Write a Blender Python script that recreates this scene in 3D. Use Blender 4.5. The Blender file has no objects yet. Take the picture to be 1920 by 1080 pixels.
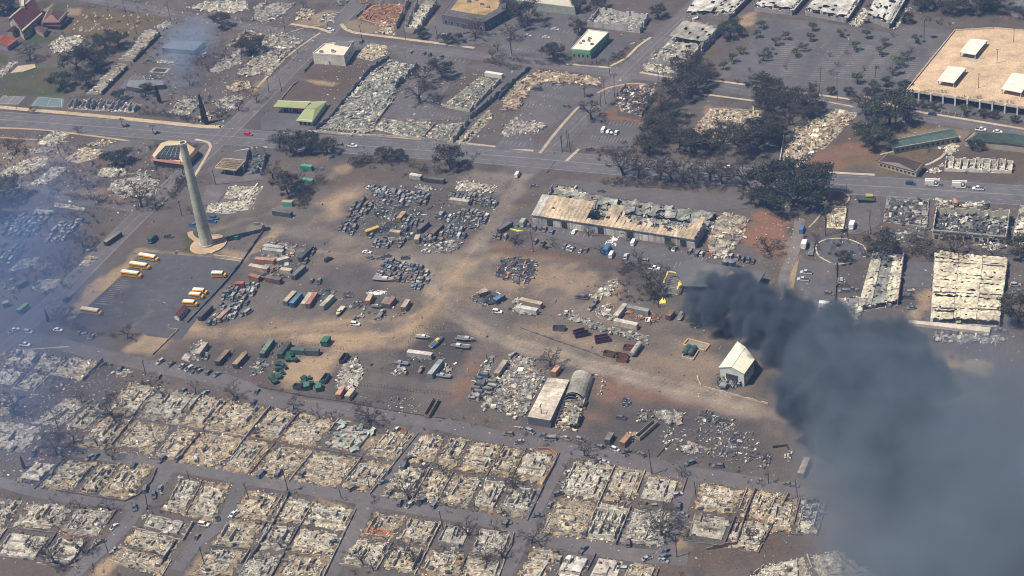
import bpy, math, random
import numpy as np
from mathutils import Vector, Matrix

SC = bpy.context.scene
COL = SC.collection
R = math.radians

# ---------------------------------------------------------------- camera
PITCH, ROLL, FOC, ALT = R(32.5), R(-7.5), 3200.0, 430.0      # focal length in photo pixels (1920 wide)
_fw = np.array([0, math.cos(PITCH), -math.sin(PITCH)])
_r0 = np.array([1.0, 0, 0]); _u0 = np.cross(_r0, _fw)
_rt = _r0*math.cos(ROLL) + _u0*math.sin(ROLL)
_up = np.cross(_rt, _fw)
cam = bpy.data.cameras.new('camera')
cam.sensor_width = 36; cam.lens = FOC/1920*36; cam.clip_start = 5; cam.clip_end = 40000
camo = bpy.data.objects.new('camera', cam); COL.objects.link(camo)
camo.matrix_world = Matrix(((_rt[0], _up[0], -_fw[0], 0), (_rt[1], _up[1], -_fw[1], 0),
                            (_rt[2], _up[2], -_fw[2], ALT), (0, 0, 0, 1)))
SC.camera = camo

# ---------------------------------------------------------------- light
SUN_EL, SHADOW_AZ = R(62), R(13.7)
world = bpy.data.worlds.new('World'); SC.world = world; world.use_nodes = True
nt = world.node_tree; nt.nodes.clear()
sky = nt.nodes.new('ShaderNodeTexSky'); sky.sky_type = 'NISHITA'; sky.sun_disc = False
sky.sun_elevation = SUN_EL
sky.sun_rotation = math.atan2(-math.cos(SHADOW_AZ), -math.sin(SHADOW_AZ)) % (2*math.pi)
bg = nt.nodes.new('ShaderNodeBackground'); bg.inputs['Strength'].default_value = 0.058
wo = nt.nodes.new('ShaderNodeOutputWorld')
nt.links.new(sky.outputs[0], bg.inputs['Color']); nt.links.new(bg.outputs[0], wo.inputs['Surface'])
sl = bpy.data.lights.new('sun', 'SUN'); sl.energy = 5.0; sl.angle = R(0.53); sl.color = (1.0, 0.92, 0.80)
slo = bpy.data.objects.new('sun', sl); COL.objects.link(slo)
slo.rotation_mode = 'QUATERNION'
slo.rotation_quaternion = Vector((math.cos(SHADOW_AZ)*math.cos(SUN_EL), math.sin(SHADOW_AZ)*math.cos(SUN_EL),
                                  -math.sin(SUN_EL))).to_track_quat('-Z', 'Y')
slo.location = (-300, 500, 600)
vs = SC.view_settings
vs.view_transform = 'Standard'; vs.look = 'None'; vs.gamma = 1.0; vs.use_curve_mapping = False; vs.exposure = 0.38
SC.cycles.use_denoising = True; SC.cycles.denoising_prefilter = 'ACCURATE'
SC.cycles.pixel_filter_type = 'BLACKMAN_HARRIS'; SC.cycles.filter_width = 1.0
SC.cycles.max_bounces = 4; SC.cycles.volume_bounces = 1; SC.cycles.transparent_max_bounces = 8
SC.cycles.caustics_reflective = False; SC.cycles.caustics_refractive = False

# ---------------------------------------------------------------- photo survey -> ground metres
TX = {'1': 0, '2': 470, '3': 940, '4': 1420}; TY = {'a': 0, 'b': 260, 'c': 520, 'd': 800}
def Q(s):
    """survey notes -> photo pixels. 'b2 10,20 30,40' are readings off an enlargement, 'p 10,20' off the whole photo"""
    if not isinstance(s, str): return [tuple(p) for p in s]
    out = []; ox = oy = 0; k = 1.0
    for t in s.split():
        if t == 'p': ox = oy = 0; k = 1.0
        elif ',' not in t: ox, oy, k = TX[t[1]], TY[t[0]], 500/1920
        else:
            x, y = t.split(','); out.append((ox + float(x)*k, oy + float(y)*k))
    return out
def G(px, py, z=0.0):
    d = _fw + _rt*((px-960)/FOC) - _up*((py-540)/FOC)
    t = (z-ALT)/d[2]
    return np.array([d[0]*t, d[1]*t, z])
def W(s, z=0.0): return [G(x, y, z) for x, y in Q(s)]
def W1(s, z=0.0): return W(s, z)[0]
HWY, CROSS = R(-23.2), R(66.0)            # the two street directions on the ground

# ---------------------------------------------------------------- materials
def new_mat(name):
    m = bpy.data.materials.new(name); m.use_nodes = True
    n = m.node_tree.nodes; l = m.node_tree.links
    return m, n, l, n['Principled BSDF']
def ramp_mix(n, l, a, b, fac, mode='MULTIPLY', f=1.0):
    mx = n.new('ShaderNodeMix'); mx.data_type = 'RGBA'; mx.blend_type = mode
    mx.inputs[0].default_value = f
    if fac is not None: l.new(fac, mx.inputs[0])
    for s, v in ((6, a), (7, b)):
        if isinstance(v, tuple): mx.inputs[s].default_value = (*v, 1)
        else: l.new(v, mx.inputs[s])
    return mx.outputs[2]
def noise(n, l, scale, detail=4, rough=.6, coord='pos'):
    t = n.new('ShaderNodeTexNoise'); t.inputs['Scale'].default_value = scale
    t.inputs['Detail'].default_value = detail; t.inputs['Roughness'].default_value = rough
    if coord == 'pos':
        g = n.new('ShaderNodeNewGeometry'); l.new(g.outputs['Position'], t.inputs['Vector'])
    else:
        g = n.new('ShaderNodeTexCoord'); l.new(g.outputs['Object'], t.inputs['Vector'])
    return t.outputs['Fac']
def maprange(n, l, v, a, b, c, d):
    m = n.new('ShaderNodeMapRange'); l.new(v, m.inputs[0])
    for i, x in zip((1, 2, 3, 4), (a, b, c, d)): m.inputs[i].default_value = x
    return m.outputs[0]
def vc_mat(name, rough=.85, metal=0.0, s1=.35, s2=2.2, lo=.72, hi=1.2, soot=0.0, source='col', coord='pos'):
    """colour comes from the mesh's 'col' attribute (or the object colour), broken up by two scales of wear"""
    m, n, l, b = new_mat(name)
    if source == 'col':
        a = n.new('ShaderNodeAttribute'); a.attribute_name = 'col'; c = a.outputs['Color']
    else:
        a = n.new('ShaderNodeObjectInfo'); c = a.outputs['Color']
    k1 = maprange(n, l, noise(n, l, s1, 5, .65, coord), .3, .7, lo, hi)
    k2 = maprange(n, l, noise(n, l, s2, 3, .7, coord), .3, .7, lo, hi)
    mu = n.new('ShaderNodeMath'); mu.operation = 'MULTIPLY'; l.new(k1, mu.inputs[0]); l.new(k2, mu.inputs[1])
    cc = n.new('ShaderNodeCombineColor')
    for i in range(3): l.new(mu.outputs[0], cc.inputs[i])
    c = ramp_mix(n, l, c, cc.outputs[0], None)
    if soot:
        s = maprange(n, l, noise(n, l, s1*.6, 6, .7, coord), .48, .68, 0, soot)
        c = ramp_mix(n, l, c, (.05, .045, .045), s, 'MIX')
    l.new(c, b.inputs['Base Color']); b.inputs['Roughness'].default_value = rough
    b.inputs['Metallic'].default_value = metal
    b.inputs['Specular IOR Level'].default_value = .25
    return m
M = {}
M['rubble'] = vc_mat('burned_rubble', .95, 0, .35, 2.8, .42, 1.5)
M['wall'] = vc_mat('plaster_and_block', .9, 0, .15, 1.1, .8, 1.12, .35)
M['clean'] = vc_mat('painted_surface', .7, 0, .12, .9, .88, 1.06)
M['metal'] = vc_mat('sheet_metal', .5, .35, .2, 1.4, .75, 1.15, .25)
M['scorched'] = vc_mat('scorched_sheet', .75, .1, .13, .9, .65, 1.2, .6)
M['timber'] = vc_mat('charred_timber', .95, 0, .6, 3, .6, 1.3)
M['leaf'] = vc_mat('foliage', .8, 0, .5, 2, .6, 1.35)
M['burnt'] = vc_mat('burned_car_shell', .9, .1, .45, 2.2, .5, 1.5, .5, 'obj', 'pos')
M['paint'] = vc_mat('car_paint', .35, .0, .2, 1, .96, 1.03, 0, 'obj', 'obj')
m, n, l, b = new_mat('dark_glass'); M['glass'] = m
k = noise(n, l, 1.5)
l.new(ramp_mix(n, l, (.012, .016, .022), (.04, .05, .06), k, 'MIX'), b.inputs['Base Color']); b.inputs['Roughness'].default_value = .2
m, n, l, b = new_mat('black_rubber'); M['tyre'] = m
k = noise(n, l, 3)
l.new(ramp_mix(n, l, (.012, .012, .012), (.03, .03, .03), k, 'MIX'), b.inputs['Base Color']); b.inputs['Roughness'].default_value = .9
m, n, l, b = new_mat('open_flame'); M['flame'] = m
k = noise(n, l, 1.2)
l.new(ramp_mix(n, l, (1, .16, .02), (1, .5, .1), k, 'MIX'), b.inputs['Emission Color']); b.inputs['Emission Strength'].default_value = 3.0
b.inputs['Base Color'].default_value = (.3, .06, .01, 1)
def ground_mat(name, lo, hi, fine, tint=(1, .97, .95)):
    m, n, l, b = new_mat(name)
    a = n.new('ShaderNodeAttribute'); a.attribute_name = 'col'; c = a.outputs['Color']
    big = maprange(n, l, noise(n, l, .022, 6, .62), .32, .68, lo, hi)
    mid = maprange(n, l, noise(n, l, .12, 6, .7), .3, .7, lo, hi)
    sm = maprange(n, l, noise(n, l, .9, 5, .75), .3, .7, fine[0], fine[1])
    v = None
    for k in (big, mid, sm):
        cc = n.new('ShaderNodeCombineColor')
        for i in range(3): l.new(k, cc.inputs[i])
        c = ramp_mix(n, l, c, cc.outputs[0], None)
    # rusty and pale patches
    s = maprange(n, l, noise(n, l, .045, 7, .7), .57, .75, 0, .35)
    c = ramp_mix(n, l, c, (.145, .115, .088), s, 'MIX')
    s = maprange(n, l, noise(n, l, 1.3, 6, .8), .60, .72, 0, .45)
    c = ramp_mix(n, l, c, (.055, .05, .05), s, 'MIX')
    s = maprange(n, l, noise(n, l, 1.0, 6, .8), .66, .74, 0, .5)
    c = ramp_mix(n, l, c, (.42, .39, .34), s, 'MIX')
    l.new(c, b.inputs['Base Color']); b.inputs['Roughness'].default_value = .97
    b.inputs['Specular IOR Level'].default_value = .15
    return m
M['ground'] = ground_mat('burned_ground', .86, 1.14, (.7, 1.3))
def road_mat(name, wear=.5):
    m, n, l, b = new_mat(name)
    a = n.new('ShaderNodeAttribute'); a.attribute_name = 'col'; c = a.outputs['Color']
    for sc, lo, hi in ((.03, .82, 1.18), (.25, .86, 1.14), (1.6, .85, 1.15)):
        k = maprange(n, l, noise(n, l, sc, 5, .68), .3, .7, lo, hi)
        cc = n.new('ShaderNodeCombineColor')
        for i in range(3): l.new(k, cc.inputs[i])
        c = ramp_mix(n, l, c, cc.outputs[0], None)
    s = maprange(n, l, noise(n, l, .07, 6, .7), .56, .72, 0, wear)
    c = ramp_mix(n, l, c, (.20, .165, .135), s, 'MIX')
    s = maprange(n, l, noise(n, l, .05, 5, .7), .58, .7, 0, .5)
    c = ramp_mix(n, l, c, (.065, .063, .07), s, 'MIX')
    l.new(c, b.inputs['Base Color']); b.inputs['Roughness'].default_value = .92
    b.inputs['Specular IOR Level'].default_value = .2
    return m
M['road'] = road_mat('ash_dusted_asphalt')
M['pave'] = vc_mat('concrete_and_verge', .95, 0, .12, 1.0, .72, 1.2)

# ---------------------------------------------------------------- mesh builder
class MB:
    def __init__(s): s.v = []; s.f = []; s.c = []; s.mi = []; s.n = 0
    def add(s, verts, faces, col, mi=0):
        verts = np.asarray(verts, float).reshape(-1, 3)
        k = len(verts); s.v.append(verts)
        s.f += [tuple(i + s.n for i in f) for f in faces]; s.mi += [mi]*len(faces)
        c = np.asarray(col, float)
        s.c.append(np.tile(c[:3], (k, 1)) if c.ndim == 1 else c)
        s.n += k
        return s
    def box(s, c, size, rz=0., col=(.5, .5, .5), rx=0., ry=0., mi=0, bottom=False):
        x, y, z = size[0]/2, size[1]/2, size[2]/2
        p = np.array([[-x,-y,-z],[x,-y,-z],[x,y,-z],[-x,y,-z],[-x,-y,z],[x,-y,z],[x,y,z],[-x,y,z]])
        if rx: p = p @ np.array([[1,0,0],[0,math.cos(rx),math.sin(rx)],[0,-math.sin(rx),math.cos(rx)]])
        if ry: p = p @ np.array([[math.cos(ry),0,-math.sin(ry)],[0,1,0],[math.sin(ry),0,math.cos(ry)]])
        if rz: p = p @ np.array([[math.cos(rz),math.sin(rz),0],[-math.sin(rz),math.cos(rz),0],[0,0,1]])
        f = [(0,1,5,4),(1,2,6,5),(2,3,7,6),(3,0,4,7),(4,5,6,7)] + ([(3,2,1,0)] if bottom else [])
        return s.add(p + np.asarray(c, float), f, col, mi)
    def prism(s, pts, z0, z1, col=(.5,.5,.5), top=None, mi=0, bottom=False, mit=None):
        pts = ccw(pts); n = len(pts)
        zt = z1 if hasattr(z1, '__len__') else [z1]*n
        v = [(p[0], p[1], z0) for p in pts] + [(p[0], p[1], z) for p, z in zip(pts, zt)]
        s.add(v, [(i, (i+1) % n, n+(i+1) % n, n+i) for i in range(n)], col, mi)
        s.add(v[n:], [tuple(range(n))], col if top is None else top, mi if mit is None else mit)
        if bottom: s.add(v[:n], [tuple(reversed(range(n)))], col, mi)
        return s
    def sheet(s, pts, z, col, mi=0):
        pts = ccw(pts)
        return s.add([(p[0], p[1], z) for p in pts], [tuple(range(len(pts)))], col, mi)
    def poly(s, pts, col, mi=0): return s.add(pts, [tuple(range(len(pts)))], col, mi)
    def bar(s, a, b, w, h=None, col=(.5,.5,.5), mi=0):
        """square bar from a to b"""
        a = np.asarray(a, float); b = np.asarray(b, float); d = b-a; L = np.linalg.norm(d)
        if L < 1e-6: return s
        d /= L; h = w if h is None else h
        x = np.cross(d, (0,0,1)); nx = np.linalg.norm(x)
        x = np.array([1.,0,0]) if nx < 1e-4 else x/nx
        y = np.cross(x, d)
        o = [(-x*w/2-y*h/2), (x*w/2-y*h/2), (x*w/2+y*h/2), (-x*w/2+y*h/2)]
        v = [a+k for k in o] + [b+k for k in o]
        return s.add(v, [(0,1,5,4),(1,2,6,5),(2,3,7,6),(3,0,4,7),(3,2,1,0),(4,5,6,7)], col, mi)
    def tube(s, path, rad, col=(.5,.5,.5), sides=5, mi=0, cap=True):
        path = [np.asarray(p, float) for p in path]; n = len(path); v = []
        rad = rad if hasattr(rad, '__len__') else [rad]*n
        for i, p in enumerate(path):
            d = path[min(i+1, n-1)] - path[max(i-1, 0)]; d = d/(np.linalg.norm(d)+1e-9)
            x = np.cross(d, (0.31, 0.95, 0.05)); x /= np.linalg.norm(x)+1e-9; y = np.cross(d, x)
            for k in range(sides):
                a = 2*math.pi*k/sides; v.append(p + rad[i]*(x*math.cos(a) + y*math.sin(a)))
        f = [(i*sides+k, i*sides+(k+1) % sides, (i+1)*sides+(k+1) % sides, (i+1)*sides+k) for i in range(n-1) for k in range(sides)]
        if cap: f += [tuple(range((n-1)*sides, n*sides)), tuple(reversed(range(sides)))]
        return s.add(v, f, col, mi)
    def mesh(s, name, mats, origin=(0,0,0)):
        me = bpy.data.meshes.new(name)
        v = (np.concatenate(s.v) if s.v else np.zeros((0,3))) - np.asarray(origin, float)
        me.from_pydata(v.tolist(), [], s.f)
        at = me.color_attributes.new('col', 'FLOAT_COLOR', 'POINT')
        c = np.ones((len(v), 4), np.float32)
        if len(v): c[:, :3] = np.concatenate(s.c)
        at.data.foreach_set('color', c.ravel())
        for m in (mats if isinstance(mats, (list, tuple)) else [mats]): me.materials.append(M[m] if isinstance(m, str) else m)
        if any(s.mi): me.polygons.foreach_set('material_index', s.mi)
        me.update()
        return me
    def build(s, name, mats, parent=None, origin=None):
        o3 = np.asarray(origin, float) if origin is not None else np.zeros(3)
        if parent is not None and origin is None: o3 = np.array(parent['_o'], float)
        me = s.mesh(name, mats, o3)
        o = bpy.data.objects.new(name, me); COL.objects.link(o)
        o['_o'] = [float(x) for x in o3]
        if parent is not None: o.parent = parent
        else: o.location = o3
        return o
def ccw(pts):
    a = sum(pts[i][0]*pts[(i+1) % len(pts)][1] - pts[(i+1) % len(pts)][0]*pts[i][1] for i in range(len(pts)))
    return list(pts) if a > 0 else list(reversed(list(pts)))
def tag(o, label=None, cat=None, group=None, kind=None):
    if label: o['label'] = label
    if cat: o['category'] = cat
    if group: o['group'] = group
    if kind: o['kind'] = kind
    return o
def thing(name, label, cat, origin, group=None):
    o = bpy.data.objects.new(name, None); COL.objects.link(o); o.empty_display_size = 1
    o.location = tuple(origin); o['_o'] = [float(x) for x in origin]
    return tag(o, label, cat, group)
def copy_tree(o, parent=None):
    c = o.copy(); COL.objects.link(c); c.parent = parent
    for ch in list(o.children): copy_tree(ch, c)
    return c
def lerp(a, b, t): return np.asarray(a)*(1-t) + np.asarray(b)*t
def cen(pts): return np.mean(np.array([p[:2] for p in pts]), 0)
def org(pts): c = cen(pts); return (c[0], c[1], 0.0)
def inset(pts, d):
    c = cen(pts); out = []
    for p in pts:
        v = np.array(p[:2])-c; n = np.linalg.norm(v); out.append(c + v*(1-d/n))
    return out
def bil(q, u, v):
    """point in a quad TL,TR,BR,BL: u along the top, v downwards"""
    return lerp(lerp(q[0], q[1], u), lerp(q[3], q[2], u), v)
def sub(q, u0, u1, v0, v1): return [bil(q,u0,v0), bil(q,u1,v0), bil(q,u1,v1), bil(q,u0,v1)]
def inpoly(x, y, pts):
    r = np.zeros(np.shape(x), bool); n = len(pts); j = n-1
    for i in range(n):
        xi, yi, xj, yj = pts[i][0], pts[i][1], pts[j][0], pts[j][1]
        if yi != yj: r ^= ((yi > y) != (yj > y)) & (x < (xj-xi)*(y-yi)/(yj-yi)+xi)
        j = i
    return r
ORD = 'first second third fourth fifth sixth seventh eighth ninth tenth eleventh twelfth thirteenth fourteenth fifteenth sixteenth seventeenth eighteenth nineteenth twentieth'.split()+[f'twenty-{k}' for k in 'first second third fourth fifth sixth seventh eighth ninth'.split()]

# palettes (real surface colours)
BEIGE = [(.57,.475,.33),(.64,.55,.40),(.45,.36,.24),(.70,.63,.50),(.24,.19,.15),(.07,.065,.065),(.36,.22,.13),(.44,.40,.34),(.06,.055,.06)]
ASH   = [(.44,.40,.34),(.30,.28,.25),(.56,.52,.44),(.16,.155,.16),(.08,.08,.09),(.22,.18,.15),(.46,.42,.34)]
DARK  = [(.12,.12,.125),(.07,.07,.08),(.20,.20,.20),(.30,.29,.27),(.05,.05,.055),(.16,.11,.085),(.42,.40,.36)]
WHITE = [(.70,.65,.53),(.62,.56,.45),(.48,.42,.33),(.30,.29,.27),(.12,.12,.12),(.60,.54,.42)]
TEAL  = [(.33,.33,.27),(.44,.42,.33),(.22,.23,.20),(.10,.11,.11),(.45,.41,.31),(.16,.17,.17),(.52,.48,.38)]
RUST  = [(.34,.15,.08),(.24,.13,.09),(.42,.24,.14),(.12,.10,.09),(.40,.36,.30),(.07,.07,.07)]
def rubble(mb, poly, dens, size=.8, h=.5, pal=BEIGE, seed=0, base=None, long=.25, cap=6000, cover=1.0):
    """tilted slabs, sheets and beams lying over a polygon, plus a lumpy ash bed"""
    rng = np.random.default_rng(seed)
    P = np.array([p[:2] for p in poly]); lo = P.min(0); hi = P.max(0)
    area = abs(sum(P[i][0]*P[(i+1) % len(P)][1]-P[(i+1) % len(P)][0]*P[i][1] for i in range(len(P))))/2
    n = int(min(cap, area*dens))
    if base is not None:
        st = 1.5 if area < 1500 else 2.2
        xs = np.arange(lo[0], hi[0]+st, st); ys = np.arange(lo[1], hi[1]+st, st)
        X, Y = np.meshgrid(xs, ys); nx = len(xs)
        X = X + rng.uniform(-.5, .5, X.shape)*st*.8; Y = Y + rng.uniform(-.5, .5, Y.shape)*st*.8
        I = inpoly(X, Y, P); Z = np.where(I, rng.random(X.shape)**2*h*1.1+.06, .05)
        K = vnoise(X, Y, 6.0, seed)*.7+vnoise(X, Y, 2.0, seed+1)*.3 > 1-cover if cover < 1 else I
        idx = np.arange(X.size).reshape(X.shape); f = []
        for a in range(len(ys)-1):
            for b_ in range(nx-1):
                if I[a,b_] and I[a,b_+1] and I[a+1,b_+1] and I[a+1,b_] and K[a,b_]:
                    f.append((idx[a,b_], idx[a,b_+1], idx[a+1,b_+1], idx[a+1,b_]))
        mx = np.clip(vnoise(X.ravel(), Y.ravel(), 4.0, seed+2)*2.2-.7, 0, 1)[:,None]*.7
        bc = (np.array(base)*(1-mx) + np.array(pal[min(2,len(pal)-1)])*.55*mx)*(.6+.7*rng.random((X.size,1)))
        mb.add(np.stack([X.ravel(), Y.ravel(), Z.ravel()], 1), f, bc)
    if n < 1: return
    x = rng.uniform(lo[0], hi[0], n*3); y = rng.uniform(lo[1], hi[1], n*3)
    I = np.nonzero(inpoly(x, y, P))[0][:n]; x = x[I]; y = y[I]; n = len(x)
    L = size*np.exp(rng.normal(0, .45, n)); w = L*rng.uniform(.25, .9, n); t = np.minimum(L*rng.uniform(.08, .5, n), .9)
    lg = rng.random(n) < long*.45; L[lg] *= 2.8; w[lg] *= .4; t[lg] = np.minimum(t[lg], .25)
    rz = np.where(rng.random(n) < .55, HWY + (rng.random(n) < .5)*math.pi/2 + rng.normal(0, .12, n), rng.uniform(0, 6.28, n))
    rx = rng.normal(0, .35, n); ry = rng.normal(0, .3, n)
    z = rng.random(n)**1.6*h + .08
    base8 = np.array([[-1,-1,-1],[1,-1,-1],[1,1,-1],[-1,1,-1],[-1,-1,1],[1,-1,1],[1,1,1],[-1,1,1]])/2.
    p = base8[None]*np.stack([L, w, t], 1)[:, None, :]
    cx, sx = np.cos(rx)[:,None], np.sin(rx)[:,None]; cy, sy = np.cos(ry)[:,None], np.sin(ry)[:,None]
    cz, sz = np.cos(rz)[:,None], np.sin(rz)[:,None]
    X, Y, Z = p[...,0], p[...,1], p[...,2]
    Y, Z = Y*cx-Z*sx, Y*sx+Z*cx
    X, Z = X*cy+Z*sy, -X*sy+Z*cy
    X, Y = X*cz-Y*sz, X*sz+Y*cz
    v = np.stack([X+x[:,None], Y+y[:,None], Z+z[:,None]], 2).reshape(-1, 3)
    c = np.array(pal)[rng.integers(0, len(pal), n)]*rng.uniform(.75, 1.25, (n,1))
    fb = [(0,1,5,4),(1,2,6,5),(2,3,7,6),(3,0,4,7),(4,5,6,7)]
    mb.add(v, [tuple(k*8+i for i in f) for k in range(n) for f in fb], np.repeat(c, 8, 0))
def crumpled(mb, q, nu, nv, z, amp, col, seed=0, ridge=None, holes=0., mi=0, var=.12, fold=0.):
    """a warped sheet-metal roof over a quad; ridge lifts the middle (along u at v=.5)"""
    rng = np.random.default_rng(seed); V = []; C = []; fo = rng.normal(0, 1, nu+1)*fold
    for j in range(nv+1):
        for i in range(nu+1):
            p = bil(q, i/nu, j/nv)
            zz = z + (ridge or 0)*(1-abs(2*j/nv-1)) + rng.normal(0, 1)*amp + fo[i]*(.6+.4*math.sin(j+seed))
            V.append((p[0], p[1], max(.1, zz))); C.append(np.array(col)*(1+rng.normal(0, var)))
    f = [(j*(nu+1)+i, j*(nu+1)+i+1, (j+1)*(nu+1)+i+1, (j+1)*(nu+1)+i) for j in range(nv) for i in range(nu) if rng.random() >= holes]
    mb.add(V, f, np.clip(np.array(C), .02, .9), mi)
def broken_wall(mb, a, b, h, th, col, seed=0, gap=.12, step=1.6):
    """a masonry wall from a to b whose top is broken to uneven heights"""
    rng = np.random.default_rng(seed); a = np.asarray(a[:2], float); b = np.asarray(b[:2], float)
    L = np.linalg.norm(b-a); n = max(1, int(L/step)); rz = math.atan2(b[1]-a[1], b[0]-a[0])
    for i in range(n):
        p = lerp(a, b, (i+.5)/n); hh = h*(rng.uniform(.55, 1.05) if rng.random() >= gap else .12)
        mb.box((p[0], p[1], hh/2), (L/n, th*rng.uniform(.92, 1.08), hh), rz, np.array(col)*rng.uniform(.82, 1.12))
# ================================================================ SETTING: ground
_rng = np.random.default_rng(5)
def vnoise(x, y, cell, seed):
    r = np.random.default_rng(seed); T = r.random((256, 256))
    gx = x/cell; gy = y/cell; ix = np.floor(gx).astype(int); iy = np.floor(gy).astype(int)
    fx = gx-ix; fy = gy-iy; fx = fx*fx*(3-2*fx); fy = fy*fy*(3-2*fy)
    t = lambda a, b: T[a % 256, b % 256]
    return (t(ix,iy)*(1-fx)+t(ix+1,iy)*fx)*(1-fy) + (t(ix,iy+1)*(1-fx)+t(ix+1,iy+1)*fx)*fy
def segdist(x, y, a, b):
    dx, dy = b[0]-a[0], b[1]-a[1]; L = dx*dx+dy*dy+1e-9
    t = np.clip(((x-a[0])*dx+(y-a[1])*dy)/L, 0, 1)
    return np.hypot(x-a[0]-t*dx, y-a[1]-t*dy)
TAN=(.46,.35,.23); TANG=(.31,.245,.185); RED=(.26,.15,.10); BRN=(.135,.105,.085); CHAR=(.065,.06,.062)
GRN=(.075,.095,.035); OLV=(.17,.13,.07); GREY=(.140,.126,.122); LITE=(.25,.225,.20); SLATE=(.10,.097,.103); ORG=(.30,.155,.095)
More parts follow.
